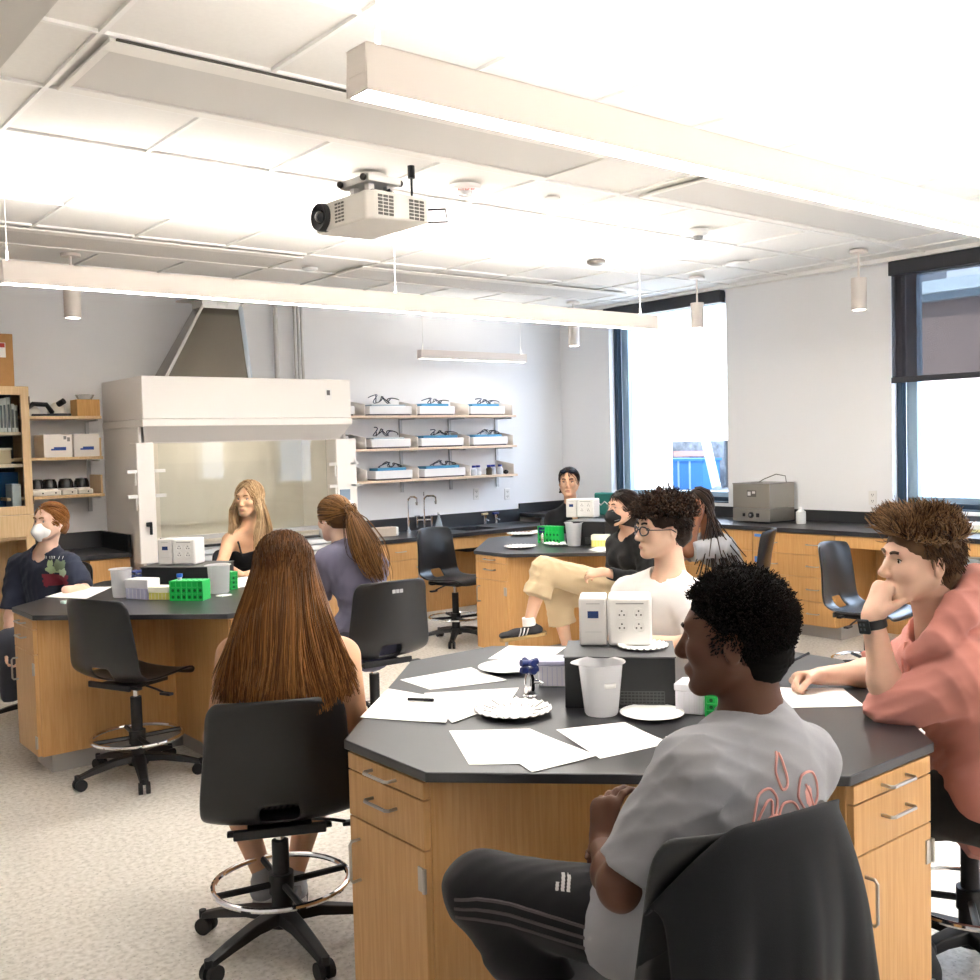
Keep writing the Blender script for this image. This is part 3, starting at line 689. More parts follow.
for q, px in enumerate((401, 450, 496.5)):
    x = oy(px, 450, YB - .01)[0]
    r = empty('shelf_standard', ['left', 'middle', 'right'][q] + ' slotted metal standard holding up the three long shelves', 'shelf bracket', (x, YB - .012, 1.1), 0, 'shelf standards')
    MB().box(-.014, .014, -.008, .01, .05, SZ[0] - 1.1 + .02).build('rail', mat('standard_grey', 'C3C4C6', .45, .3), r)
    for z in SZ: MB().prism([(-.006, -.25), (.006, -.25), (.006, -.01), (-.006, -.01)], z - 1.1 - .036, z - 1.1 - .024).build('bracket', mat('standard_grey', 'C3C4C6', .45), r)
# left maple shelves
LSY = 7.85
lsx = oy(103, 455, LSY)[0]; LSZ = [oy(70, y, LSY)[2] for y in (416, 457, 495)]
for z, nm in zip(LSZ, ('top', 'middle', 'bottom')):
    r = shelf('%s short maple shelf between the glass cabinet and the fume hood' % nm, 1.9, lsx, z, LSY, OAKL, grp='short maple shelves')
    if nm != 'top': MB().box(lsx - 1.9 - .016, lsx - 1.9, -(YB - LSY) + .03, -.02, 0, .14).build('end_plate', OAKL, r, bevel=.004)
x = oy(88, 455, YB - .01)[0]
r = empty('shelf_standard', 'slotted metal standard between the left maple shelves', 'shelf bracket', (x, YB - .012, 1.1), 0, 'shelf standards')
MB().box(-.014, .014, -.008, .01, .05, LSZ[0] - 1.1 + .02).build('rail', mat('standard_grey', 'C3C4C6', .45, .3), r)
for z in LSZ: MB().box(-.006, .006, -.25, -.01, z - 1.1 - .036, z - 1.1 - .024).build('bracket', mat('standard_grey', 'C3C4C6', .45), r)
# glass-door cabinet on the far left
gx1 = 2.045; gy = 7.72; gz0, gz1 = 0, 2.085
gc = empty('glass_cabinet', 'tall maple cabinet with glass doors at the left edge', 'cabinet', (gx1, gy, 0))
MB().box(-1.0, 0, .02, YB - gy - .03, 1.0, 1.02).box(-1.0, 0, .02, .42, gz1 - .02, gz1).box(-.02, 0, .02, .42, .1, gz1 - .02).box(-1.0, -.98, .02, .42, .1, gz1 - .02).box(-.98, -.02, .4, .42, .1, gz1 - .02).box(-.98, -.02, .02, .4, .1, .12).build('carcass', OAKL, gc)
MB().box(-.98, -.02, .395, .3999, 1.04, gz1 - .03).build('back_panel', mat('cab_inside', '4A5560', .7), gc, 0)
fz0 = oy(15, 515, gy)[2]
for s in (0, -.5):
    dr = MB().box(s - .5, s - .445, 0, .02, fz0, gz1).box(s - .055, s, 0, .02, fz0, gz1).box(s - .445, s - .055, 0, .02, gz1 - .06, gz1).box(s - .445, s - .055, 0, .02, fz0, fz0 + .06).build('door', OAKL, gc, bevel=.002)
    MB().box(s - .445, s - .055, .008, .012, fz0 + .06, gz1 - .06).build('glass', GLASS, dr, 0)
    for z in (fz0 + .1, gz1 - .1): MB().box(s - .004, s + .004, -.006, .02, z - .03, z + .03).build('hinge', mat('hinge_brass', '6E5E48', .4, .8), dr)
for z in (oy(8, 434, gy + .1)[2], oy(8, 466, gy + .1)[2]): MB().box(-.98, -.02, .05, .39, z - .01, z + .012).build('inner_shelf', SHM, gc)
MB().box(-.5, 0, 0, .02, fz0 - .16, fz0 - .003).box(-1.0, -.5, 0, .02, fz0 - .16, fz0 - .003).build('rail_panel', OAKL, gc, bevel=.002)
MB().box(-1, 0, 0, .02, .1, .3).box(-.06, 0, 0, .02, .3, fz0 - .16).build('lower_frame', OAKL, gc, bevel=.002)
# cardboard box on the cabinet
bx = oy(13, 380, gy + .02)
cbx = empty('cardboard_box', 'brown cardboard box with a red label on top of the glass cabinet', 'box', (bx[0] - .08, gy + .2, gz1))
z1 = oy(10, 334, gy + .03)[2] - gz1; hx = oy(14.5, 380, gy + .03)[0] - (bx[0] - .08)
MB().box(hx - .45, hx, -.17, .17, 0, z1).build('carton', CARD, cbx, bevel=.003)
MB().box(hx - .16, hx - .05, -.172, -.1695, z1 * .55, z1 * .83).build('paper_label', WPLAS, cbx, 0)
MB().box(hx - .16, hx - .055, -.1735, -.171, z1 * .74, z1 * .82).build('red_band', mat('label_red', 'B03428', .6), cbx, 0)
PAPER = mat('paper_white', 'F4F3F0', .8)
PRINT = mat('paper_print', 'E9E8E5', .8)
def paper(label, corners, z=TZ, dz=.0006, print_=True, grp='worksheets on the tables', rows=9):
    P = [oz(px, py, z) for px, py in corners]
    c = sum(P) / 4; n = 6
    u0 = P[1] - P[0]; v0 = P[3] - P[0]
    pts = []
    for i in range(n + 1):
        row = []
        for j in range(n + 1):
            s, t = i / n, j / n
            p = P[0] * (1 - s) * (1 - t) + P[1] * s * (1 - t) + P[2] * s * t + P[3] * (1 - s) * t
            row.append((p[0] - c[0], p[1] - c[1], dz + .0025 * (s * t) ** 4 + .0015 * (1 - s) ** 6 * t))
        pts.append(row)
    e = empty('paper_sheet', label, 'paper', (c[0], c[1], z), 0, grp)
    MB().sheet(pts).build('sheet', PAPER, e, 0, solid=.0005)
    if print_:
        m = MB()
        for k in range(rows):
            t = .14 + .72 * k / (rows - 1); w = .12 + .7 * (1 if k % 4 else .6)
            A = P[0] + v0 * t + u0 * .12; B = P[0] + v0 * t + u0 * w; d = v0 / np.linalg.norm(v0) * .0011
            zz = (0, 0, dz + .0022)
            m._add([A - d - c * (1, 1, 0) - (0, 0, z) + zz, B - d - c * (1, 1, 0) - (0, 0, z) + zz, B + d - c * (1, 1, 0) - (0, 0, z) + zz, A + d - c * (1, 1, 0) - (0, 0, z) + zz], [(0, 1, 2, 3)])
        m.build('printed_lines', PRINT, e, 0)
    return e
paper('worksheet lying farthest back at the left of the nearest table, beside a paper plate', [(400, 680), (430, 690), (507, 681), (471, 668)], dz=.001)
paper('worksheet at the left edge of the nearest table with a black pen on it', [(388, 689), (360, 718), (446, 724), (455, 701)], dz=.002)
paper('worksheet half under the fluted plate, behind the sheet with the pen', [(424, 694), (452, 724), (510, 703), (519, 689)], dz=.0032)
paper('worksheet lying to the left of another at the front edge of the nearest table', [(449, 731), (469, 765), (545, 764), (529, 730)], dz=.001)
paper('worksheet turned askew at the front edge of the nearest table, overlapping its left neighbour', [(470, 731), (532, 773), (598, 757), (530, 730)], dz=.0022)
paper('worksheet in front of the translucent beaker on the nearest table', [(556, 730), (600, 759), (670, 744), (625, 723)], dz=.001)
paper('worksheet half hidden behind the boy in grey on the nearest table', [(665, 737), (690, 752), (740, 742), (712, 728)], dz=.001)
paper('worksheet lying behind the blue-handled tap on the nearest table', [(488, 659), (545, 662), (566, 648), (509, 646)], dz=.001)
paper('worksheet under the writing hand of the boy in pink', [(768, 688), (782, 708), (865, 707), (843, 689)], dz=.001)
paper('worksheet to the left of the jug on the left lab table', [(45, 597), (86, 599), (113, 587), (80, 587)], dz=.001)
paper('worksheet in front of the blonde girl on the left lab table', [(226, 580), (238, 588), (258, 584), (247, 577)], dz=.001)
paper('worksheet beside the fluted plate at the back left of the back table', [(530, 531), (545, 536), (560, 533), (545, 529)], dz=.001)
paper('worksheet by the yellow tray on the back table', [(588, 550), (600, 552), (620, 548), (604, 545)], dz=.001)
# pens
def pen(label, a, b, z=TZ, r=.0045, m=None, lift=.006):
    A = oz(*a, z + lift); B = oz(*b, z + lift); e = empty('pen', label, 'pen', A, 0, 'pens')
    d = B - A
    MB().cyl((0, 0, 0), d * .62, r).build('barrel', m or BLACK, e); MB().cyl(d * .62, d * .97, r * 1.15).cyl(d * .97, d, r * .8, r * .4).build('cap', m or BLACK, e)
    MB().obox(d * .78 + (0, 0, r * 1.2), .004, .03, .002, rz=math.atan2(d[1], d[0]) - PI / 2).build('clip', CHROME, e)
pen('black pen lying on the worksheet nearest the long-haired girl', (408, 699), (434, 700), lift=.009)
# plates
def plate(label, px, py, half, z=TZ, flute=True, m=None, tilt=0):
    c = oz(px, py, z); dep = (c - EYE) @ CR[:, 1]; R = half * dep / FPX
    e = empty('paper_plate', label, 'plate', c, 0, 'white paper plates')
    n = 72; prof = [(0, .003), (.55, .003), (.66, .004), (.8, .010), (1, .014)]; vs = []
    for (r, zz) in prof:
        for i in range(n):
            t = 2 * PI * i / n; q = (.0035 * math.cos(t * 24) if flute and r > .7 else 0) + tilt * math.sin(3 * t + 1) * r
            vs.append((R * r * math.cos(t), R * r * math.sin(t), zz * R / .1 + q))
    fs = [(j * n + i, j * n + (i + 1) % n, (j + 1) * n + (i + 1) % n, (j + 1) * n + i) for j in range(1, len(prof) - 1) for i in range(n)] + [tuple(range(n, 2 * n))]
    mm = MB(); mm._add(vs[0:n] + vs[n:], fs)
    mm.build('dish', m or PAPER, e, 60, solid=.0012)
    if flute and half > 30:
        mm = MB()
        for i in range(26):
            t = 2 * PI * i / 26 + .1 * math.sin(i * 3.1); r0 = .62 + .08 * math.sin(i * 2.3)
            mm.tube([(R * r * math.cos(t + .25 * (r - r0)), R * r * math.sin(t + .25 * (r - r0)), (.003 + max(0, (r - .62)) * .03) * R / .1 + .0015) for r in (r0, r0 + .13, r0 + .26)], .0012, 5)
        mm.build('leaf_print', mat('leaf_print', '7E8078', .8), e)
    return e
plate('fluted paper plate with a grey leaf print in the middle of the nearest table', 513, 713, 39)
plate('plain white plate at the back left of the nearest table, behind the worksheets', 508, 670, 30, flute=False)
plate('plain white plate right of the translucent beaker on the nearest table', 652, 716, 32, flute=False)
plate('fluted paper plate nearest the camera on the back table', 520, 548, 16)
plate('fluted paper plate at the back left of the back table', 522, 535, 15)
plate('fluted paper plate under the green rack and beaker on the back table', 560, 545, 16)
# power pedestals
PBOX = mat('pedestal_black', '1D1E20', .4, bump=.04, bscale=900); PTOP = mat('pedestal_top', '5A5B5D', .45)
SOCK = mat('power_box_white', 'E6E3DF', .4); SOCKG = mat('power_box_grey', 'CFCCC8', .42); LCD = mat('display_navy', '2B3E6E', .2); HOLE = mat('socket_hole', '3A3936', .6)
def pedestal(label, pl, pr_, ptop, depth):
    A = oz(*pl, TZ); B = oz(*pr_, TZ); d = B - A; w = np.linalg.norm(d); th = math.atan2(d[1], d[0])
    dist = (A - EYE) @ CR[:, 1]; h = (pl[1] - ptop) * dist / FPX
    e = empty('power_pedestal', label, 'power pedestal', (A + B) / 2, th, 'black power pedestals')
    MB().box(-w / 2, w / 2, 0, depth, 0, h - .004).build('case', PBOX, e, bevel=.002)
    MB().box(-w / 2 - .003, w / 2 + .003, -.004, depth + .003, h - .004, h).build('top_plate', PTOP, e, bevel=.001)
    g = MB()
    for i in range(13): g.box(w * .0 + i * w * .033, w * .0 + i * w * .033 + .0022, -.0025, -.0, h * .08, h * .32)
    for j in range(5): g.box(w * .0, w * .4, -.0025, 0, h * (.08 + .06 * j), h * (.08 + .06 * j) + .0022)
    g.build('vent_grille', mat('vent_wire', '4A4B4C', .5), e, 0)
    return e, w, h, A, th, dist
def power_box(label, ped, px0, px1, py0, py1, zt):
    """white two-part instrument with display and four sockets, on the pedestal"""
    e0, w, h, A, th, dist = ped
    P = oz(px0, py1, TZ + h); Q = oz(px1, py1 + 0, TZ + h); dd = (P - EYE) @ CR[:, 1]
    wd_ = (px1 - px0) * dd / FPX; hh = (py1 - py0) * dd / FPX
    e = empty('power_supply', label, 'power supply', ((P + Q) / 2)[0:2].tolist() + [TZ + h], th, 'white four-socket power supplies')
    a = -wd_ / 2 + wd_ * .39; dp = wd_ * .55
    MB().box(-wd_ / 2, a - .002, 0, dp, .004, hh * .985).build('control_unit', SOCKG, e, bevel=.006)
    MB().box(a + .002, wd_ / 2, -.004, dp, .004, hh).build('socket_unit', SOCK, e, bevel=.01)
    MB().box(-wd_ / 2 + wd_ * .12, a - wd_ * .12, -.002, .001, hh * .58, hh * .72).build('display', LCD, e, 0)
    s = MB(); t = MB(); hl = MB(); fm = [[1, 0, 0], [0, 0, -1], [0, 1, 0]]
    for i in range(2):
        for j in range(2):
            c = (a + wd_ * .2 + i * wd_ * .23, -.005, hh * (.42 + .26 * j)); r = wd_ * .075
            q = MB().lathe([(0, 0), (r * .95, 0), (r, -.001), (r, -.003)], c, 24, M=[[1, 0, 0], [0, 0, 1], [0, 1, 0]]).build('socket', SOCK, e)
            hq = MB()
            for (ox_, oz_) in ((0, .42), (-.42, -.3), (.42, -.3)): hq.cyl((c[0] + ox_ * r, c[1] - .0003, c[2] + oz_ * r), (c[0] + ox_ * r, c[1] - .0016, c[2] + oz_ * r), r * .16, n=10)
            hq.build('socket_holes', HOLE, q, 0)
    MB().box(a + wd_ * .12, a + wd_ * .5, -.0048, -.0038, hh * .86, hh * .885).box(-wd_ / 2 + wd_ * .1, a - wd_ * .1, -.0008, .0, hh * .86, hh * .875).box(-wd_ / 2 + wd_ * .08, a - wd_ * .08, -.0012, .0, hh * .3, hh * .305).build('small_print', mat('print_grey', '9A9896', .6), e, 0)
    return e
p1 = pedestal('black power pedestal with vent grille in the middle of the nearest table', (565.5, 708), (676, 709), 656, .24)
power_box('white power supply with blue display and four sockets on the nearest table', p1, 580, 652, 597, 647, 0)
p2 = pedestal('black power pedestal in the middle of the left lab table', (141, 588), (212, 588), 567, .3)
power_box('white power supply on the pedestal of the left lab table', p2, 157, 197, 539, 565.5, 0)
p3 = pedestal('black power pedestal in the middle of the back table', (566, 545), (605, 546), 521, .3)
power_box('white power supply on the pedestal of the back table', p3, 565, 595, 499, 518, 0)
# crumpled plate on the pedestal
zt_ = TZ + p1[2] + .0005
plate('white fluted plate lying on the black pedestal beside the power supply', 643, 648, 25, z=zt_, flute=True)
# translucent beakers
TRN = mat('translucent_plastic', 'F1F1F3', .35, trans=.55, ior=1.2, alpha=.82)
def beaker(label, px, pbot, ptop, halft, halfb, z=TZ, spout=0):
    c = oz(px, pbot, z); dep = (c - EYE) @ CR[:, 1]; k = dep / FPX; h = (pbot - ptop) * k * 1.02; rt, rb = halft * k, halfb * k
    e = empty('plastic_beaker', label, 'beaker', (c[0], c[1], z), 0, 'translucent plastic beakers')
    n = 40; prof = [(0, .002), (rb * .93, .002), (rb, .008), (rb + (rt * .88 - rb) * .96, h * .97), (rt * .9, h * .985), (rt, h)]; vs = []
    for q, (r, zz) in enumerate(prof):
        for i in range(n):
            t = 2 * PI * i / n; s = max(0, math.cos(t - spout)) ** 12 * .22 * rt if q >= 4 else 0
            vs.append(((r + s) * math.cos(t), (r + s) * math.sin(t), zz))
    fs = [(j * n + i, j * n + (i + 1) % n, (j + 1) * n + (i + 1) % n, (j + 1) * n + i) for j in range(len(prof) - 1) for i in range(n)]
    m = MB(); m._add(vs, fs); m.build('vessel', TRN, e, 50, solid=.0018)
    return e, k, h, rt
b1 = beaker('translucent plastic beaker with a taped label in front of the nearest pedestal', 601.5, 714, 662, 25, 16.5, spout=2.6)
e, k, h, rt = b1; th = -.6783
tp = []
for i in range(7):
    t = -PI / 2 + th + .05 + .1 * i; r = rt * .86
    tp.append([(r * math.cos(t), r * math.sin(t), h * .57), (r * math.cos(t), r * math.sin(t), h * .66)])
MB().sheet(tp).build('tape_label', PAPER, e, 180, solid=.0006)
beaker('translucent jug standing left of the lilac tube box on the left lab table', 122, 597, 569, 11.5, 8.5, spout=3.5)
beaker('translucent jug right of the pedestal on the left lab table', 219.5, 593, 565, 12.5, 9.5, spout=3.2)
beaker('translucent beaker in front of the pedestal on the back table', 574, 546, 523, 9.5, 6.5, spout=0)
# tube boxes
def tube_box(label, pl, pr_, ptop, depth, mb, ml, cat='tube box', z=TZ, grp='lidded tube boxes', lidh=.45):
    A = oz(*pl, z); B = oz(*pr_, z); d = B - A; w = np.linalg.norm(d); th = math.atan2(d[1], d[0]); dist = (A - EYE) @ CR[:, 1]; h = (pl[1] - ptop) * dist / FPX
    e = empty('tube_box', label, cat, (A + B) / 2, th, grp)
    MB().box(-w / 2 + .003, w / 2 - .003, .003, depth - .003, 0, h * (1 - lidh)).build('tray', mb, e, bevel=.003)
    MB().box(-w / 2, w / 2, 0, depth, h * (1 - lidh), h).build('lid', ml, e, bevel=.004)
    g = MB()
    for i in range(1, 6): g.box(-w / 2 + w * i / 6 - .0008, -w / 2 + w * i / 6 + .0008, .001, .004, h * .05, h * (.95 - lidh))
    g.build('tray_ribs', ml, e, 0)
LILAC = mat('lilac_plastic', 'C9C9E6', .4, alpha=.9); CLEAR = mat('cloudy_lid', 'EEEDF4', .35, alpha=.8); YEL = mat('yellow_plastic', 'E9E27C', .45); TRAYW = mat('tray_white', 'E4E2EA', .45)
tube_box('lilac tube box left of the pedestal on the nearest table', (538, 687), (567, 687), 661, .1, TRAYW, LILAC, lidh=.2)
tube_box('cloudy tube box between the jug and the yellow box on the left lab table', (125, 599), (148, 600), 579, .1, LILAC, CLEAR)
tube_box('yellow tube box left of the green rack on the left lab table', (148, 600), (169, 600), 587, .09, YEL, mat('cream_lid', 'F0EEDC', .5))
tube_box('clear tube box beside the boy in grey on the nearest table', (674, 713), (705, 716), 683, .09, TRAYW, CLEAR, lidh=.25)
tube_box('yellow tube box right of the beaker on the back table', (591, 547), (609, 547), 535, .09, YEL, mat('cream_lid', 'F0EEDC', .5))
tube_box('lilac tube box behind the yellow one on the back table', (600, 540), (615, 540), 527, .1, LILAC, CLEAR)
# green racks
GRN = mat('green_plastic', '22C35A', .35)
def rack(label, pl, pr_, ptop, depth, holes=(6, 3), z=TZ):
    A = oz(*pl, z); B = oz(*pr_, z); d = B - A; w = np.linalg.norm(d); th = math.atan2(d[1], d[0]); dist = (A - EYE) @ CR[:, 1]; h = (pl[1] - ptop) * dist / FPX
    e = empty('tube_rack', label, 'tube rack', (A + B) / 2, th, 'green tube racks')
    m = MB(); m.box(-w / 2, w / 2, .006, depth - .006, 0, h * .96).box(-w / 2, w / 2, .0, depth, h * .93, h).box(-w / 2, w / 2, 0, depth, 0, h * .06)
    nx, nz = holes
    for i in range(nx + 1): m.box(-w / 2 + (w - .004) * i / nx, -w / 2 + (w - .004) * i / nx + .004, 0, .008, 0, h)
    for j in range(1, nz): m.box(-w / 2, w / 2, 0, .007, h * j / nz - .002, h * j / nz + .002)
    m.build('frame', GRN, e, bevel=.0015)
    c = MB()
    for i in range(nx):
        for j in range(nz - 1): c.cyl((-w / 2 + w * (i + .5) / nx, .0045, h * (j + .55) / nz), (-w / 2 + w * (i + .5) / nx, .0058, h * (j + .55) / nz), min(w / nx, h / nz) * .26, n=12)
    c.build('holes', mat('green_dark', '0B6A33', .5), e, 0)
    t = MB()
    for i in range(nx - 1):
        for j in range(2): t.cyl((-w / 2 + w * (i + 1) / nx, depth * (.3 + .4 * j), h), (-w / 2 + w * (i + 1) / nx, depth * (.3 + .4 * j), h + .001), .006, n=12)
    t.build('tube_holes', mat('green_dark', '0B6A33', .5), e, 0)
    return e, w, h, th
rk = rack('green tube rack with a blue-capped tube, in the middle of the left lab table', (170, 601), (203, 601), 581, .1)
c = oz(182, 581, TZ + rk[2]); tb = empty('sample_tube', 'blue-capped tube standing in the green rack of the left lab table', 'tube', (c[0], c[1] + .03, TZ + rk[2] + .002))
MB().cyl((0, 0, 0), (0, 0, .016), .012).build('barrel', CLEAR, tb); MB().cyl((0, 0, .016), (0, 0, .034), .016).build('cap', mat('cap_blue', '2C62C4', .4), tb)
rack('green tube rack stood on end right of the jug on the left lab table', (231, 590), (238, 589), 572, .08, (1, 4))
rack('green tube rack at the left of the pedestal on the back table', (538, 543), (559, 544), 526, .08)
rack('green tube rack beside the clear tube box on the nearest table', (705, 718), (717, 719), 690, .1, (1, 4))
# gas turrets with blue handles
NAVY = mat('handle_blue', '27346F', .35)
def turret(label, px, pbot, ptop):
    c = oz(px, pbot, TZ); k = ((c - EYE) @ CR[:, 1]) / FPX; h = (pbot - ptop) * k
    e = empty('gas_turret', label, 'gas tap', (c[0], c[1], TZ), -.6783, 'blue-handled bench taps')
    r = h * .17
    MB().lathe([(0, 0), (r * 1.15, 0), (r * 1.15, h * .05), (r * .85, h * .08), (r * .85, h * .5), (r * .6, h * .62), (r * .45, h * .72), (0, h * .72)]).build('body', CHROME, e)
    MB().cyl((0, 0, h * .4), (r * 1.5, -r * .5, h * .42), r * .3).cyl((r * 1.5, -r * .5, h * .42), (r * 2.0, -r * .7, h * .38), r * .2).build('nozzle', CHROME, e)
    for z in (.7, .9):
        m = MB().cyl((0, 0, h * (z - .06)), (0, 0, h * z), r * .5)
        for t in range(4):
            a = t * PI / 2 + .5; m.cyl((0, 0, h * (z - .0)), (r * 1.45 * math.cos(a), r * 1.45 * math.sin(a), h * (z + .03)), r * .45, r * .55, n=12)
        m.build('cross_handle', NAVY, e)
turret('chrome bench tap with blue cross handles at the left of the nearest pedestal', 530, 697, 659)
turret('chrome bench tap with blue cross handles behind the jug on the left lab table', 137, 590, 570)
turret('chrome bench tap with blue handles before the green rack on the back table', 543, 543, 527)
tag(MB().obox(oz(224, 596, TZ) + (0, 0, .003), .07, .05, .005, .3).build('folded_wipe', PAPER, bevel=.001), 'small white wipe below the jug on the left lab table', 'wipe')
tag(MB().obox(oz(68, 603, TZ) + (0, 0, .008), .07, .035, .016, .3).build('eraser', mat('eraser_mint', 'D6EFE8', .6), bevel=.004), 'small white eraser near the left corner of the left lab table', 'eraser')
# ------------------------------------------------------------------ trays on the long wall shelves
TRW = mat('tray_box_white', 'F1F0F0', .4); BLUE = mat('insert_blue', '4E9CC8', .3, alpha=.9); TDK = mat('tray_foot_dark', '4A4650', .5)
rnd = random.Random(5)
def gel_tray(label, px0, px1, k, loops, lid):
    z = SZ[k] + .001; a = oy(px0, 450, SY + .03)[0]; b = oy(px1, 450, SY + .03)[0]; w = b - a
    e = empty('gel_tank', label, 'gel tank', ((a + b) / 2, SY + .03, z), 0, 'white gel tanks on the shelves')
    MB().box(-w / 2, w / 2, 0, .2, .012, .085).build('tank', TRW, e, bevel=.004)
    MB().box(-w / 2 + .01, w / 2 - .01, .01, .19, 0, .012).build('foot', TDK, e)
    MB().box(-w / 2 + .04, w / 2 - .05, .03, .17, .085, .11 if lid else .1).build('insert', BLUE if lid else mat('insert_clear', 'CFE2EC', .2, alpha=.7), e, bevel=.002)
    for q in range(2):
        pts = []; n = 44; x0 = -w * (.36 if loops > 1 else .2) + q * w * .08
        for i in range(n):
            t = i / (n - 1)
            pts.append((x0 + w * .5 * t + w * .09 * math.sin(17 * t + q * 2 + px0), .09 + .055 * math.cos(15 * t + q + px0), .116 + (.012 + .014 * loops) * (1 + math.sin(13 * t + 2 * q + px0)) * (1 - t * .5)))
        MB().tube(pts, .0045, 6).build('power_lead', mat('lead_black', '23252C', .4) if q else mat('lead_navy', '2A3C5C', .4), e)
rows = [(0, [(371, 413), (421, 456), (472, 506)]), (1, [(372, 411), (422, 464), (474, 508)]), (2, [(375, 412), (424, 465)])]
nm = ('top', 'middle', 'lowest'); nb = ('left', 'centre', 'right-hand')
for k, L_ in rows:
    for q, (a, b) in enumerate(L_):
        gel_tray('white gel tank in the %s bay of the %s long wall shelf' % (nb[q], nm[k]), a, b, k, 2 if q == 0 and k < 2 else 1, k == 2 or q > 0)
for k in range(3): gel_tray('white gel tank half hidden by the hood on the %s long shelf' % nm[k], 328, (356, 355, 354)[k], k, 0, False)
for i, px in enumerate((474, 480, 489, 495, 500)):
    x = oy(px, 470, SY + .06)[0]
    e = empty('reagent_bottle', ('first', 'second', 'third', 'fourth', 'fifth')[i] + ' from the left of the blue-capped bottles on the lowest long shelf', 'bottle', (x, SY + .06 + .03 * (i % 2), SZ[2] + .001), 0, 'blue-capped bottles')
    MB().lathe([(0, 0), (.028, 0), (.03, .004), (.03, .06), (.018, .075), (.018, .08)]).build('bottle_body', mat('bottle_white', 'DDE2EA', .3) if i != 2 else mat('bottle_amber', '4A4438', .3), e)
    MB().cyl((0, 0, .078), (0, 0, .098), .021).build('cap', mat('cap_navy', '2E3F9C', .4), e)
tag(MB().ball((oy(506, 474, SY + .05)[0], SY + .05, SZ[2] + .023), (.03, .025, .022), 14, 8).build('rubber_bulb', DARK), 'small black rubber bulb right of the blue-capped bottles', 'bulb')
# ------------------------------------------------------------------ back counter fittings
def faucet(label, px, ptop, pbot, reach, valve):
    c = oy(px, pbot, 8.06); c[2] = BZ; k = ((c - EYE) @ CR[:, 1]) / FPX; h = oy(px, ptop, 8.06)[2] - BZ
    e = empty('faucet', label, 'faucet', (c[0], c[1], BZ), 0, 'gooseneck faucets')
    u = np.array((.777, -.628, 0)); R = reach * k / 2
    pts = [np.array((0, 0, 0)), np.array((0, 0, h - .04)), np.array((0, 0, h - .02)) + u * .006, np.array((0, 0, h)) + u * .03, np.array((0, 0, h)) + u * (2 * R - .02), np.array((0, 0, h - .015)) + u * 2 * R, np.array((0, 0, h - .05)) + u * 2 * R]
    MB().tube(pts, .009, 10).build('spout', CHROME, e); MB().cyl((0, 0, 0), (0, 0, .02), .025).cyl((0, 0, 0), (0, 0, h * .35), .014).build('base', CHROME, e)
    MB().cyl(pts[-1], pts[-1] - (0, 0, .03), .013, .009).build('tip', NICKEL, e)
    if valve:
        for s in (-1, 1):
            q = MB().cyl((0, 0, .1), u * s * .07 + (0, 0, .1), .01).cyl(u * s * .07 + (0, 0, .03), u * s * .07 + (0, 0, .13), .012)
            q.tube([u * s * .07 + (-.03, 0, .14), u * s * .07 + (.03, 0, .14)], .007); q.build('valve', CHROME, e)
        MB().cyl((0, 0, h), (0, 0, h + .04), .006).build('vacuum_breaker', CHROME, e)
faucet('plain gooseneck faucet standing left of the one with two valves', 408.5, 497, 529, 9, False)
faucet('gooseneck faucet with two white-topped valves at the sink', 424.5, 496, 528, 12, True)
c = oy(439, 526, 8.04); c[2] = BZ; e = empty('wash_bottle', 'clear conical flask right of the gooseneck faucets', 'flask', c)
MB().lathe([(0, .002), (.045, .002), (.047, .01), (.02, .1), (.012, .12), (.012, .15)]).build('vessel', mat('flask_glass', 'DDE8F0', .1, trans=.6, alpha=.8), e); MB().cyl((0, 0, .15), (0, 0, .165), .014).build('stopper', WPLAS, e)
for i, px in enumerate((485, 496)):
    c = oy(px, 523, 8.04); c[2] = BZ; e = empty('gas_tap', ('left', 'right')[i] + ' of the two chrome gas taps on the back counter', 'gas tap', (c[0], c[1], BZ), 0, 'gas taps on the back counter')
    MB().cyl((0, 0, 0), (0, 0, .08), .016).cyl((0, 0, .08), (.0, 0, .1), .02).cyl((0, -.0, .06), (0, -.06, .05), .009).build('body', CHROME, e)
    MB().obox((0, 0, .112), .09, .022, .02, .2).build('lever', mat('lever_brass', 'CBB98A', .3, .8) if i == 0 else NAVY, e, bevel=.004)
c = oy(379, 533, 7.84); c[2] = BZ; e = empty('towel_pack', 'pack of folded brown paper towels on the back counter', 'paper towels', (c[0] + .05, c[1], BZ), .05)
MB().box(-.17, .1, -.06, .06, 0, .085).build('stack', mat('towel_brown', 'C9B8A6', .9, var=.08, vscale=20), e, bevel=.008); MB().box(.101, .13, -.058, .058, .002, .083).build('white_edge', PAPER, e, bevel=.01)
def outlet(label, p, nrm):
    rz = 0 if nrm == 'y' else -PI / 2
    e = empty('wall_outlet', label, 'outlet', p, rz, 'wall outlets')
    MB().box(-.036, .036, -.008, 0, -.058, .058).build('plate', WPLAS, e, bevel=.003)
    q = MB()
    for z in (-.028, .022):
        for x in (-.008, .008): q.box(x - .002, x + .002, -.0095, -.007, z, z + .012)
        q.box(-.003, .003, -.0095, -.007, z - .008, z - .003)
    q.build('socket_slots', mat('slot_dark2', '6A6866', .6), e, 0)
outlet('white wall outlet below the right end of the long shelves', oy(507, 494, YB - .001), 'y')
outlet('white wall outlet below the middle of the lowest long shelf', oy(476, 494, YB - .001), 'y')
outlet('white wall outlet right of the metal water bath', ox(873, 498, XR - .001), 'x')
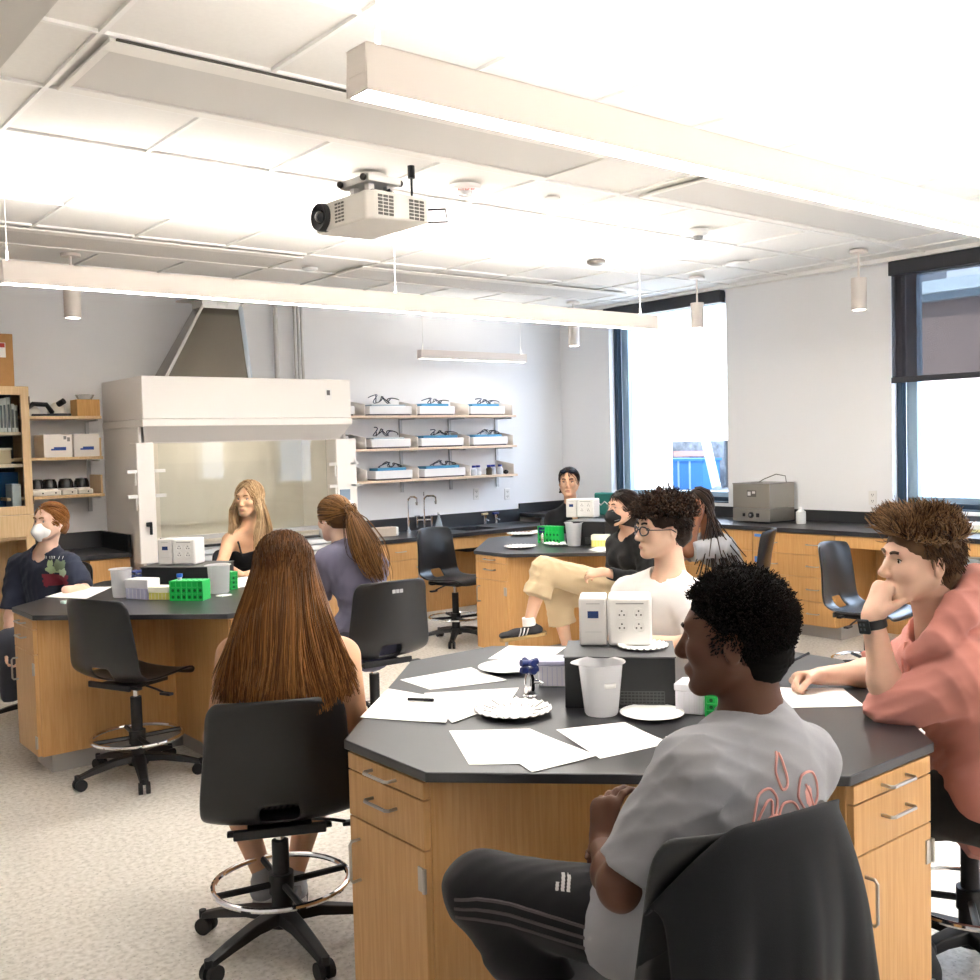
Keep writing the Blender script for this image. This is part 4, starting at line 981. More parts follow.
# ------------------------------------------------------------------ right counter
A = ox(733, 519, 7.05); B = ox(768, 520, 7.05); zc = RZ
WBM = mat('brushed_metal', 'A9A49A', .38, .75, bump=.03, bscale=60, stretch=(1, 1, 14))
A = ox(733, 519.5, 7.2); B = ox(770, 521, 7.2); A[2] = B[2] = RZ
d = B - A; w = np.linalg.norm(d[:2]); th = -PI / 2; h = ox(733, 483, 7.2)[2] - RZ
dep = .35
e = empty('water_bath', 'brushed metal water bath with a dial on the right-hand worktop', 'water bath', ((A + B) / 2), th)
MB().box(-w / 2, w / 2, 0, dep, .012, h * .36).build('base_case', WBM, e, bevel=.003)
MB().box(-w / 2 + .001, w / 2 - .001, .002, dep, h * .37, h * .98).build('tank_case', WBM, e, bevel=.003)
MB().box(-w / 2 - .002, w / 2 + .002, -.002, dep + .002, h * .98, h).box(-w * .2, w * .1, .1, .12, h, h + .006).build('lid', mat('bath_lid', '8E8A84', .4, .7), e, bevel=.002)
fm = [[1, 0, 0], [0, 0, 1], [0, 1, 0]]
MB().lathe([(0, -.016), (.02, -.016), (.023, 0), (.028, 0), (.028, -.001)], (0, 0, h * .2), 24, fm).build('dial', BLACK, e)
MB().lathe([(0, -.018), (.012, -.018), (.013, -.016)], (0, 0, h * .2), 20, fm).build('dial_cap', CHROME, e)
MB().box(w * .14, w * .22, -.006, .0, h * .15, h * .25).box(-w * .22, -w * .16, -.008, 0, h * .16, h * .24).build('switch', BLACK, e, bevel=.002)
MB().box(-w * .1, w * .14, -.002, .001, h * .66, h * .82).build('name_plate', mat('plate_grey', '6F6C66', .5), e)
MB().box(-w * .08, w * .0, -.0035, -.0015, h * .69, h * .79).box(w * .04, w * .12, -.0035, -.0015, h * .74, h * .8).build('plate_print', WPLAS, e, 0)
MB().tube([(0, .1, h), (.02, .16, h + .03), (.1, .22, h + .07), (.18, .24, h + .055), (.16, .28, h + .0), (.15, .31, h * .5)], .0035, 6).build('power_cord', mat('cord_dark', '3A3836', .5), e)
c = ox(801, 522, 7.35); c[2] = RZ; k = ((c - EYE) @ CR[:, 1]) / FPX; e = empty('white_bottle', 'small white plastic bottle right of the metal water bath', 'bottle', c)
MB().lathe([(0, 0), (4.6 * k, 0), (4.8 * k, .006), (4.8 * k, 12 * k), (2.5 * k, 14 * k)]).build('bottle_body', mat('bottle_cloudy', 'E6E6E2', .4), e); MB().lathe([(2.6 * k, 13.6 * k), (2.6 * k, 16.5 * k), (0, 16.8 * k)]).build('cap', WPLAS, e)
pt = empty('paper_tray', 'white paper stack with a yellow edge on the right-hand worktop', 'papers', (oz(950, 530, RZ)[0] + .1, oz(950, 530, RZ)[1], RZ + .0005))
MB().box(-.2, .12, -.5, .24, .0, .022).build('lower_stack', mat('paper_yellow', 'EDE7B0', .8), pt); MB().box(-.2, .12, -.5, .25, .0222, .06).build('upper_stack', PAPER, pt)
bn = empty('storage_bin', 'white storage bin standing in the knee space under the right-hand worktop', 'bin', (7.3, ox(945, 560, 7.2)[1] - .2, 0))
z1 = ox(945, 553, 7.1)[2]
MB().prism([(-.2, -.4), (.16, -.4), (.16, .35), (-.2, .35)], 0, z1 - .03).build('tub', mat('bin_blue_white', 'CFDCEA', .4), bn, bevel=.01); MB().box(-.21, .17, -.41, .36, z1 - .03, z1).build('lid', WPLAS, bn, bevel=.008)
tb = empty('tote_bag', 'teal tote bag with white marks standing on the counter behind the back table', 'bag', (0, 0, 0))
p = ox(603, 505, 7.2); tb.location = (p[0], p[1], RZ)
tz = ox(603, 493, 7.2)[2] - RZ; q0 = ox(594, 505, 7.2)[1] - p[1]; q1 = ox(613, 505, 7.2)[1] - p[1]
MB().box(0, .12, q1, q0, 0, tz).build('pouch', mat('teal_cloth', '2F7F74', .7, bump=.05), tb, bevel=.015)
MB().tube([(-.004, q1 * .5, tz * .5), (-.004, q1 * .2, tz * .62), (-.004, q0 * .2, tz * .45), (-.004, q0 * .6, tz * .6)], .006, 6).build('white_mark', PAPER, tb)
# ------------------------------------------------------------------ left shelves and cabinet contents
c = lambda px, py=455: oy(px, py, LSY + .08)[0]
e = empty('wood_block', 'plain wooden block at the right end of the top maple shelf', 'block', (c(89), LSY + .04, LSZ[0] + .001)); w = (c(100.5) - c(77.5)) / 2
MB().box(-w, w, 0, .16, 0, .125).build('block_body', wood('block_wood', 'D2A25E', 'BE8C46'), e, bevel=.004)
tag(MB().lathe([(0, 0), (.05, 0), (.07, .035), (.068, .037), (0, .006)], (c(89), LSY + .12, LSZ[0] + .1265)).build('glass_dish', mat('dish_glass', 'E6ECEC', .05, trans=.5, alpha=.6)), 'clear glass dish on the wooden block on the top maple shelf', 'dish')
e = empty('microscope', 'white instrument with black trim in the middle of the top maple shelf', 'instrument', (c(63), LSY + .08, LSZ[0] + .001)); w = (c(74) - c(54)) / 2
MB().lathe([(w * .95, .02), (w * .9, .05), (w * .66, .085), (w * .3, .105), (0, .108)], (0, .1, 0), 24).build('cover', mat('inst_cream', 'E6E0D4', .4), e); MB().box(-w * 1.05, w * 1.05, -.0, .19, 0, .022).build('base', BLACK, e, bevel=.005); MB().cyl((0, .06, .09), (.03, .02, .115), .022).build('knob', BLACK, e)
e = empty('microscope', 'black and white instrument with cables at the left end of the top maple shelf', 'instrument', (c(44), LSY + .08, LSZ[0] + .001)); w = (c(54) - c(34)) / 2
MB().ball((-.06, .08, .03), (.07, .07, .055), 16, 10).build('cover', mat('inst_cream', 'E6E0D4', .4), e); MB().tube([(-.14, .05, .03), (-.06, .0, .09), (.03, -.01, .085), (.08, .03, .03)], .018, 8).build('arm', BLACK, e); MB().box(-w, w, .0, .16, 0, .018).build('base', BLACK, e, bevel=.004)
for i, (a, b) in enumerate(((41.5, 70.5), (71.5, 97.5))):
    x0, x1 = c(a), c(b); e = empty('carton', ('left', 'right')[i] + ' of the two white cartons with blue marks on the middle maple shelf', 'box', ((x0 + x1) / 2, LSY + .02, LSZ[1] + .001), 0, 'white cartons'); w = (x1 - x0) / 2 - .002
    MB().box(-w, w, 0, .25, 0, .168).build('carton_body', mat('carton_white', 'F0E9E0', .7), e, bevel=.002)
    MB().prism([(-w * .5, -.0012), (w * .55, -.0012), (w * .55, 0), (-w * .5, 0)], .05, .062).prism([(-w * .3, -.0012), (w * .55, -.0012), (w * .55, 0), (-w * .3, 0)], .062, .074).build('blue_mark', mat('mark_blue', '3A5AA8', .6), e, 0)
    if i == 0: MB().box(w * .4, w * .6, -.0012, 0, .13, .155).box(w * .65, w * .85, -.0012, 0, .115, .145).build('stamp', mat('stamp_grey', '8A8680', .7), e, 0)
for i, px in enumerate((36, 49, 65.5, 81.5)):
    x = c(px); e = empty('mini_centrifuge', ('partly hidden leftmost', 'second', 'third', 'rightmost')[i] + ' of the black and cream centrifuges on the bottom maple shelf', 'centrifuge', (x, LSY + .1, LSZ[2] + .001), 0, 'small centrifuges')
    w = (c(73) - c(57)) / 2 * 1.0
    MB().lathe([(w, .0), (w, .035), (w * .96, .05), (0, .052)], (0, 0, 0), 28).box(-w * .95, w * .95, -.09, .06, 0.0, .04).build('base', mat('inst_cream', 'E6E0D4', .4), e, bevel=.008)
    MB().lathe([(w * .98, .05), (w * .9, .095), (w * .7, .118), (0, .122)], (0, .01, 0), 28).build('lid', mat('lid_black', '1F1E1E', .25), e)
    MB().ball((w * .3, -.092, .02), .006, 8, 6).build('button', BLACK, e)
gl = gy + .08
zA = oy(8, 434, gy + .1)[2] + .012; zB = oy(8, 466, gy + .1)[2] + .012; zD = 1.022
for i, px in enumerate((1.5, 5, 9, 13, 16.5)):
    p = oy(px, 420, gl); e = empty('binder', ('leftmost', 'second', 'third', 'fourth', 'rightmost')[i] + ' white binder on the upper shelf of the glass cabinet', 'binder', (p[0], gl + .0, zA + .001), 0, 'white binders in the cabinet')
    hgt = (.235, .24, .245, .2, .19)[i]
    MB().box(-.012, .012, 0, .2, 0, hgt).build('cover', mat('binder_white', 'D8D6D2', .6), e, bevel=.003); MB().box(-.007, .007, -.002, 0, .03, hgt * .8).build('spine_label', mat('binder_grey', '5E6468', .6), e, 0)
p = oy(8, 452, gl); e = empty('storage_tin', 'tan box on the middle shelf of the glass cabinet', 'box', (p[0] - .06, gl, zB + .001)); MB().box(-.12, .08, 0, .2, 0, .1).build('tin_body', mat('tin_tan', 'BFA98A', .6), e, bevel=.004); MB().box(-.125, .085, -.004, .204, .1, .115).build('lid', mat('tin_lid', 'D8CDBB', .6), e, bevel=.003)
p = oy(17, 500, gl); e = empty('instrument_case', 'pale upright case at the bottom of the glass cabinet', 'case', (p[0], gl, zD)); hgt = oy(17, 484, gl)[2] - zD
MB().box(-.03, .03, 0, .18, 0, hgt).build('case_body', mat('case_pale', 'C6CBCB', .5), e, bevel=.004); MB().box(-.012, .012, -.003, .001, hgt * .2, hgt * .5).build('case_label', mat('case_blue', '5D7FA6', .5), e, 0)
p = oy(4, 505, gl); e = empty('metal_stand', 'dark stand with a pale round dial at the bottom of the glass cabinet', 'stand', (p[0] - .02, gl, zD))
MB().prism([(-.13, 0), (.09, 0), (.09, .12), (-.13, .12)], 0, .02).tube([(-.1, .05, .02), (-.02, .05, .22), (.07, .05, .02)], .012, 8).build('frame', BLACK, e, bevel=.003); MB().lathe([(0, -.006), (.05, -.006), (.055, 0), (.055, .01)], (-.03, .03, .12), 24, fm).build('dial', mat('dial_pale', 'C9CCC6', .5), e)
p = oy(12, 478, gl + .1); tag(MB().box(p[0] - .2, p[0] + .1, gl + .22, gl + .3, zD + .001, zB - .06).build('blue_folder', mat('folder_blue', '2E6AA6', .5), bevel=.004), 'large blue folder at the back of the bottom cabinet shelf', 'folder')
# ------------------------------------------------------------------ volume modelling for people: smooth blends of tapered limbs, meshed
from mathutils.bvhtree import BVHTree
A3 = lambda p: np.array(p, float)
def nrm(v): v = A3(v); return v / (np.linalg.norm(v) + 1e-12)
def mix(a, b, t): return A3(a) * (1 - t) + A3(b) * t
class Vol:
    def __init__(s, lo, hi, h):
        s.lo = A3(lo); s.h = h; n = np.ceil((A3(hi) - s.lo) / h).astype(int) + 1; s.n = n
        s.f = np.full(tuple(n), .15, np.float32)
        s.ax = [(s.lo[i] + h * np.arange(n[i])).astype(np.float32) for i in range(3)]
    def reg(s, lo, hi):
        sl = []
        for i in range(3):
            a = int(max(0, math.floor((lo[i] - s.lo[i]) / s.h))); b = int(min(s.n[i], math.ceil((hi[i] - s.lo[i]) / s.h) + 1))
            if b <= a: return None
            sl.append(slice(a, b))
        g = [s.ax[0][sl[0]][:, None, None], s.ax[1][sl[1]][None, :, None], s.ax[2][sl[2]][None, None, :]]
        return tuple(sl), g
    def op(s, dist, lo, hi, k, mode):
        m = k + 3 * s.h + .004
        r = s.reg(A3(lo) - m, A3(hi) + m)
        if r is None: return
        sl, g = r; d = dist(*g).astype(np.float32); f = s.f[sl]
        if mode == 'add':
            if k > 0: hh = np.maximum(k - np.abs(f - d), 0) / k; s.f[sl] = np.minimum(f, d) - hh * hh * k * .25
            else: s.f[sl] = np.minimum(f, d)
        elif mode == 'sub':
            d = -d
            if k > 0: hh = np.maximum(k - np.abs(f - d), 0) / k; s.f[sl] = np.maximum(f, d) + hh * hh * k * .25
            else: s.f[sl] = np.maximum(f, d)
    def cone(s, a, b, ra, rb, k=.02, flat=None, mode='add', cap=False):
        """tapered limb a->b; flat=(axis, factor) squashes it along an axis; cap=True cuts both ends square"""
        a = A3(a); b = A3(b); R = max(ra, rb); lo = np.minimum(a, b) - R; hi = np.maximum(a, b) + R
        ba = b - a; l2 = ba @ ba + 1e-12; ln = math.sqrt(l2)
        if flat is not None: n = nrm(flat[0]); q = 1 / flat[1] - 1
        def dist(X, Y, Z):
            x = X - a[0]; y = Y - a[1]; z = Z - a[2]
            tt = (x * ba[0] + y * ba[1] + z * ba[2]) / l2
            t = np.clip(tt, 0, 1)
            x = x - t * ba[0]; y = y - t * ba[1]; z = z - t * ba[2]
            if flat is not None:
                e = (x * n[0] + y * n[1] + z * n[2]) * q; x = x + e * n[0]; y = y + e * n[1]; z = z + e * n[2]
            d = np.sqrt(x * x + y * y + z * z) - (ra + (rb - ra) * t)
            if flat is not None: d = d * (.5 + .5 * flat[1])
            if cap: d = np.maximum(d, np.maximum(-tt, tt - 1) * ln)
            return d
        s.op(dist, lo, hi, k, mode)
    def ell(s, c, r, M=None, k=.02, mode='add'):
        c = A3(c); r = A3(r); M = np.eye(3) if M is None else np.array(M); R = max(r)
        def dist(X, Y, Z):
            x = X - c[0]; y = Y - c[1]; z = Z - c[2]
            q = [(x * M[0, i] + y * M[1, i] + z * M[2, i]) for i in range(3)]
            k0 = np.sqrt(sum((q[i] / r[i]) ** 2 for i in range(3))); k1 = np.sqrt(sum((q[i] / r[i] ** 2) ** 2 for i in range(3)))
            return k0 * (k0 - 1) / (k1 + 1e-9)
        s.op(dist, c - R, c + R, k, mode)
    def cut(s, p, n, lo=None, hi=None):
        """drop everything on the side the normal n points to"""
        p = A3(p); n = nrm(n)
        r = s.reg(s.lo if lo is None else A3(lo), s.lo + s.n * s.h if hi is None else A3(hi))
        if r is None: return
        sl, (X, Y, Z) = r
        s.f[sl] = np.maximum(s.f[sl], (X - p[0]) * n[0] + (Y - p[1]) * n[1] + (Z - p[2]) * n[2])
    def wrinkle(s, amp, sc=9., seed=0, dirs=None):
        X, Y, Z = s.ax[0][:, None, None], s.ax[1][None, :, None], s.ax[2][None, None, :]
        rs = np.random.RandomState(seed); w = 0
        base = [rs.normal(size=3) for _ in range(4)] if dirs is None else [A3(d) + .25 * rs.normal(size=3) for d in dirs]
        for i, d in enumerate(base):
            d = nrm(d) * sc * (1 + .7 * i); e = nrm(rs.normal(size=3)) * sc * .5; ph = rs.rand(2) * 6
            q = np.sin(X * d[0] + Y * d[1] + Z * d[2] + 2.2 * np.sin(X * e[0] + Y * e[1] + Z * e[2] + ph[0]) + ph[1]).astype(np.float32)
            w = w + (np.abs(q) ** .8 * 1.6 - .8) / (1 + .35 * i) * (.55 + .45 * np.sin(X * e[1] * .9 + Y * e[2] * .9 + Z * e[0] * .9 + ph[1] * 2))
        s.f += (amp * .5 * w).astype(np.float32)
    def mesh(s, smooth=1):
        f, h = s.f, s.h; S = f < 0
        c = sum(S[i:f.shape[0] - 1 + i, j:f.shape[1] - 1 + j, k:f.shape[2] - 1 + k].astype(np.int8) for i in (0, 1) for j in (0, 1) for k in (0, 1))
        act = (c > 0) & (c < 8); I = np.argwhere(act); n = len(I)
        idx = np.full(act.shape, -1, np.int32); idx[act] = np.arange(n)
        cv = {}
        for i in (0, 1):
            for j in (0, 1):
                for k in (0, 1): cv[i, j, k] = f[I[:, 0] + i, I[:, 1] + j, I[:, 2] + k]
        acc = np.zeros((n, 3)); cnt = np.zeros(n)
        for a in cv:
            for ax in range(3):
                if a[ax] == 0:
                    b = list(a); b[ax] = 1; v0 = cv[a]; v1 = cv[tuple(b)]; m = (v0 < 0) != (v1 < 0)
                    t = np.where(m, v0 / np.where(m, v0 - v1, 1), 0); p = np.tile(A3(a), (n, 1)); p[:, ax] += t
                    acc += p * m[:, None]; cnt += m
        V = s.lo + h * (I + acc / cnt[:, None])
        Q = []
        for ax in range(3):
            o1, o2 = (ax + 1) % 3, (ax + 2) % 3
            sl0 = [slice(1, -1)] * 3; sl1 = [slice(1, -1)] * 3; sl0[ax] = slice(0, -1); sl1[ax] = slice(1, None)
            S0 = S[tuple(sl0)]; E = np.argwhere(S0 != S[tuple(sl1)]); ins = S0[E[:, 0], E[:, 1], E[:, 2]]
            off = np.ones(3, int); off[ax] = 0; E = E + off
            def cell(d1, d2):
                q = E.copy(); q[:, o1] += d1; q[:, o2] += d2; return idx[q[:, 0], q[:, 1], q[:, 2]]
            q = np.stack([cell(-1, -1), cell(0, -1), cell(0, 0), cell(-1, 0)], 1)
            q[~ins] = q[~ins][:, ::-1]; Q.append(q)
        Q = np.concatenate(Q); Q = Q[(Q >= 0).all(1)]
        for _ in range(smooth):
            a = np.concatenate([Q[:, 0], Q[:, 1], Q[:, 2], Q[:, 3]]); b = np.concatenate([Q[:, 1], Q[:, 2], Q[:, 3], Q[:, 0]])
            sm = np.zeros_like(V); ct = np.zeros(n)
            for q in range(3): sm[:, q] = np.bincount(a, V[b, q], n) + np.bincount(b, V[a, q], n)
            ct = np.bincount(a, minlength=n) + np.bincount(b, minlength=n)
            V = V * .5 + .5 * sm / np.maximum(ct, 1)[:, None]
        return V, Q
def np_mesh(name, V, Q, m, parent, origin=(0, 0, 0), tone=None, smooth=True):
    me = bpy.data.meshes.new(name); V = (np.asarray(V) - A3(origin)).astype(np.float32); Q = np.asarray(Q); k = Q.shape[1]
    me.vertices.add(len(V)); me.vertices.foreach_set('co', V.ravel())
    me.loops.add(Q.size); me.loops.foreach_set('vertex_index', Q.ravel().astype(np.int32))
    me.polygons.add(len(Q)); me.polygons.foreach_set('loop_start', np.arange(0, Q.size, k, dtype=np.int32)); me.polygons.foreach_set('loop_total', np.full(len(Q), k, np.int32))
    if smooth: me.polygons.foreach_set('use_smooth', np.ones(len(Q), bool))
    me.update(calc_edges=True)
    if tone is not None:
        at = me.attributes.new('tone', 'FLOAT', 'POINT'); at.data.foreach_set('value', np.asarray(tone, np.float32))
    return link(name, me, m, parent, 0)
# ------------------------------------------------------------------ strands
def strands(paths, r0, r1, tones, k=3):
    """paths: (n, m, 3) array -> thin tapered tubes"""
    P = np.asarray(paths); n, m, _ = P.shape
    T = np.gradient(P, axis=1); T /= np.linalg.norm(T, axis=2, keepdims=True) + 1e-9
    ref = np.array([.31, .27, .91]); U = np.cross(T, ref); U /= np.linalg.norm(U, axis=2, keepdims=True) + 1e-9; W = np.cross(T, U)
    rr = (r0 + (r1 - r0) * np.linspace(0, 1, m) ** 2)[None, :, None]
    V = np.stack([P + rr * (math.cos(2 * PI * i / k) * U + math.sin(2 * PI * i / k) * W) for i in range(k)], 2)
    base = (np.arange(n) * m * k)[:, None, None] + (np.arange(m - 1) * k)[None, :, None]
    i = np.arange(k)[None, None, :]; j = (np.arange(k)[None, None, :] + 1) % k
    Q = np.stack([base + i, base + j, base + k + j, base + k + i], 3).reshape(-1, 4)
    return V.reshape(-1, 3), Q, np.repeat(np.asarray(tones), m * k)
def hair_mat(name, c1, c2, rough=.42):
    if name in MATS: return MATS[name]
    m = mat(name, c1, rough, spec=.2); nt = m.node_tree; N = nt.nodes; L = nt.links; b = N['Principled BSDF']
    a = N.new('ShaderNodeAttribute'); a.attribute_name = 'tone'; x = N.new('ShaderNodeMix'); x.data_type = 'RGBA'
    x.inputs[6].default_value = (*lin(c1), 1); x.inputs[7].default_value = (*lin(c2), 1)
    L.new(a.outputs['Fac'], x.inputs[0]); L.new(x.outputs[2], b.inputs['Base Color'])
    return m
# ------------------------------------------------------------------ decals that lie on a surface
def bvh_of(o, origin):
    me = o.data; n = len(me.vertices); V = np.empty(n * 3, np.float32); me.vertices.foreach_get('co', V); V = V.reshape(-1, 3) + A3(origin)
    return BVHTree.FromPolygons([tuple(v) for v in V.tolist()], [tuple(p.vertices) for p in me.polygons])
def decal(name, bvh, c, right, up, w, h, nu, nv, inside, m, parent, origin, off=.0016, reach=.25):
    c = A3(c); r = nrm(right); u = nrm(A3(up) - r * (A3(up) @ r)); n = np.cross(r, u); V = []; ok = {}; Q = []
    for i in range(nu + 1):
        for j in range(nv + 1):
            a, b = i / nu * 2 - 1, j / nv * 2 - 1
            if not inside(a, b): continue
            p = c + r * a * w / 2 + u * b * h / 2 + n * reach
            hit = bvh.ray_cast(Vector(p), Vector(-n), reach * 2)
            if hit[0] is None: continue
            ok[i, j] = len(V); V.append(A3(hit[0]) + n * off)
    for (i, j) in ok:
        q = [(i, j), (i + 1, j), (i + 1, j + 1), (i, j + 1)]
        if all(t in ok for t in q):
            pts = [V[ok[t]] for t in q]
            if max(np.linalg.norm(pts[0] - pts[2]), np.linalg.norm(pts[1] - pts[3])) < 4.5 * max(w / nu, h / nv): Q.append([ok[t] for t in q])
    if not Q: return None
    return np_mesh(name, V, Q, m, parent, origin)
def line_decal(name, bvh, c, right, up, lines, width, m, parent, origin, off=.0018, reach=.25):
    c = A3(c); r = nrm(right); u = nrm(A3(up) - r * (A3(up) @ r)); n = np.cross(r, u); mb = MB()
    for ln in lines:
        P = []
        for k in range(len(ln) - 1):
            for t in np.linspace(0, 1, 6)[:-1]: P.append(mix(ln[k], ln[k + 1], t))
        P.append(A3(ln[-1])); pts = []
        for a, b in P:
            hit = bvh.ray_cast(Vector(c + r * a + u * b + n * reach), Vector(-n), reach * 2)
            if hit[0] is not None: pts.append(A3(hit[0]) + n * off - A3(origin))
        if len(pts) > 2: mb.tube(pts, width / 2, 5)
    return mb.build(name, m, parent, 60)
# ------------------------------------------------------------------ anatomy
def frame_of(f, u=(0, 0, 1)):
    f = nrm(f); x = nrm(np.cross(f, u)); z = np.cross(x, f); return np.stack([x, f, z], 1)      # columns right, forward, up
def add_head(v, c, M, s=1., fem=False, nose=1., jaw=1.):
    L = lambda x, y, z: A3(c) + M @ (s * A3((x, y, z)))
    E = lambda p, r, k=.012, mode='add', MM=None: v.ell(L(*p), A3(r) * s, M if MM is None else MM, k, mode)
    E((0, -.014, .03), (.074, .094, .082)); E((0, .02, .012), (.066, .07, .08), .02)
    E((0, .036, -.035), (.057 * jaw, .052, .07), .025)
    for sx in (-1, 1):
        v.cone(L(sx * .056 * jaw, .0, -.045), L(sx * .022, .066, -.095), .02 * s, .017 * s, .03)
        E((sx * .038, .062, -.022), (.024, .022, .024), .02)
    E((0, .074, -.096), (.021, .018, .017), .018)
    v.cone(L(-.034, .077, .026), L(.034, .077, .026), .0125 * s, .0125 * s, .02)
    for sx in (-1, 1): E((sx * .032, .1005, .004), (.0185, .0215, .0095), .01, 'sub')
    v.cone(L(0, .086, .012), L(0, .106 + .006 * nose, -.03), .0075 * s, .0105 * s, .012)
    E((0, .1, -.036), (.0165, .013, .0095), .008)
    E((0, .085, -.066), (.026, .014, .013), .012); E((0, .092, -.062), (.019, .0085, .0052), .005); E((0, .0905, -.0725), (.0165, .009, .006), .005)
    E((0, .098, -.0668), (.017, .0045, .0014), .003, 'sub'); E((0, .094, -.083), (.014, .006, .004), .01, 'sub')
    for sx in (-1, 1):
        Me = M @ np.array([[math.cos(.35), -sx * math.sin(.35), 0], [sx * math.sin(.35), math.cos(.35), 0], [0, 0, 1]]).T
        E((sx * .077, -.012, -.008), (.007, .019, .03), .006, 'add', Me)
        E((sx * .0835, -.009, -.004), (.0045, .0105, .017), .004, 'sub', Me)
def add_neck(v, J, s, fem):
    M = J['HM']; c = J['head']; r = .05 if fem else .058
    v.cone(c + M @ (s * A3((0, -.022, -.05))), J['neck'], r * s * .96, r * s * 1.08, .03)
def body_axes(J):
    C = (J['shL'] + J['shR']) / 2; P = (J['hipL'] + J['hipR']) / 2; S = nrm(J['shL'] - J['shR']); A = nrm(C - P); F = nrm(np.cross(S, A)); return C, P, S, A, F
def add_torso(v, J, s, g=0., k=.05, belly=0):
    C, P, S, A, F = body_axes(J); fl = (F, .66); HS = nrm(J['hipL'] - J['hipR'])
    w = mix(P, C, .4) - F * J.get('slouch', .03) * .6; ch = mix(P, C, .76) - F * J.get('slouch', .03) * .4
    fem = J.get('fem')
    v.cone(P - A * .02, w, (.165 if not fem else .168) * s + g, (.15 if not fem else .125) * s + g, k, fl)
    v.cone(w, ch, (.15 if not fem else .125) * s + g, (.168 if not fem else .145) * s + g, k, fl)
    v.cone(ch, C - A * .02, .165 * s * (1 if not fem else .88) + g, .12 * s + g, k, fl)
    a = J['shL'] - S * .03 * s; b = J['shR'] + S * .03 * s
    v.cone(a, b, .058 * s + g, .058 * s + g, .05)
    for e in ('shL', 'shR'): v.cone(J['neck'] + A * .005, mix(C, J[e], .75) + A * .015, .045 * s + g * .8, .045 * s + g, .05)
    if fem and not J.get('flat'):
        for q in (-1, 1): v.ell(ch + F * .085 * s + S * q * .062 + A * .0, (.058 * s + g * .6,) * 3, None, .05)
ARM = dict(u0=.052, u1=.041, f0=.042, f1=.028)
def add_arm(v, J, sd, s, g=0., upto=2., hem=0., k=.03):
    """upto: 1 = elbow, 2 = wrist; fractions cut the sleeve square"""
    a, b, c = J['sh' + sd], J['el' + sd], J['wr' + sd]; q = ARM
    t = min(upto, 1.); e = mix(a, b, t)
    if upto < 1:
        v.cone(a, mix(a, e, .55), q['u0'] * s + g + .006, q['u0'] * s + g + hem * .6, .05)
        v.cone(mix(a, e, .2), e, q['u0'] * s + g + hem * .3, q['u1'] * s + g + hem, .02, None, 'add', True)
    else: v.cone(a, b, q['u0'] * s + g, q['u1'] * s + g, .04)
    if upto > 1:
        d = mix(b, c, upto - 1); m = mix(b, c, .3)
        if upto - 1 > .3:
            v.cone(b, m, q['u1'] * s + g, q['f0'] * s + g, k)
            v.cone(m, d, q['f0'] * s + g, (q['f0'] + (q['f1'] - q['f0']) * (upto - 1.3) / .7) * s + g + hem, k, None, 'add', g > 0)
        else: v.cone(b, d, q['u1'] * s + g, q['f0'] * s + g + hem, k, None, 'add', g > 0)
def add_leg(v, J, sd, s, g=0., upto=2., hem=0., thick=1.):
    a, b, c = J['hip' + sd], J['kn' + sd], J['an' + sd]; s = s * thick
    v.cone(a, b, .088 * s + g, .062 * s + g, .05)
    if upto > 1:
        t = upto - 1; d = mix(b, c, t); mm = mix(b, c, .32)
        bk = nrm(np.cross(nrm(c - b), nrm(np.cross(nrm(b - a), nrm(c - b))))) * -1
        if t > .35:
            v.cone(b, mm + bk * 0, .06 * s + g, .059 * s + g, .03)
            v.cone(mm, d, .059 * s + g, .059 * s + (.036 - .059) * s * (t - .32) / .68 + g + hem, .03, None, 'add', g > 0)
        else: v.cone(b, d, .06 * s + g, .059 * s + g + hem, .03, None, 'add', g > 0)
def add_hand(v, w, d, n, side, s=1., curl=(.5, .5, .5, .5), thumb=(.55, .5), spread=.06, jc=(1, 1.2, .8)):
    """w wrist, d towards the fingers, n the way the palm faces, side = +1 if the thumb lies along cross(d, n)"""
    d = nrm(d); n = nrm(A3(n) - d * (A3(n) @ d)); t = np.cross(d, n) * side; w = A3(w)
    P = lambda a, b, c: w + s * (a * d + b * t + c * n)
    v.cone(P(.0, 0, 0), P(.02, 0, 0), .029 * s, .03 * s, .015, (n, .72))
    v.cone(P(.025, -.012, 0), P(.078, -.018, 0), .026 * s, .0235 * s, .014, (n, .52)); v.cone(P(.025, .012, 0), P(.082, .016, 0), .027 * s, .024 * s, .014, (n, .52))
    ln = (.072, .08, .074, .058)
    for i in range(4):
        b = (.03, .0105, -.0095, -.0285)[i]; p = P(.084 - abs(i - 1) * .003, b, .002); a = 0.; sp = (1.5 - i) * spread
        dd = nrm(d + t * sp)
        for q, fr in enumerate((.46, .3, .24)):
            a += curl[i] * jc[q]; e = p + s * ln[i] * fr * (math.cos(a) * dd + math.sin(a) * n)
            v.cone(p, e, (.0088 - .0008 * q) * s, (.0083 - .0011 * q) * s, .002 if q else .006); p = e
    p = P(.022, .026, .006); o, cl = thumb
    q = nrm(d * math.cos(o) + t * math.sin(o) + n * .35) if not hasattr(cl, '__len__') else nrm(o); cl, e = (cl, p + q * .042 * s) if not hasattr(cl, '__len__') else (.15, p + q * .042 * s); v.cone(p, e, .0155 * s, .0115 * s, .012)
    q2 = nrm(q + n * cl + d * cl * .6 - t * cl * .4); f_ = e + q2 * .032 * s; v.cone(e, f_, .0108 * s, .0098 * s, .004)
    q3 = nrm(q2 + n * cl * .5 + d * .2); v.cone(f_, f_ + q3 * .022 * s, .0098 * s, .0078 * s, .004)
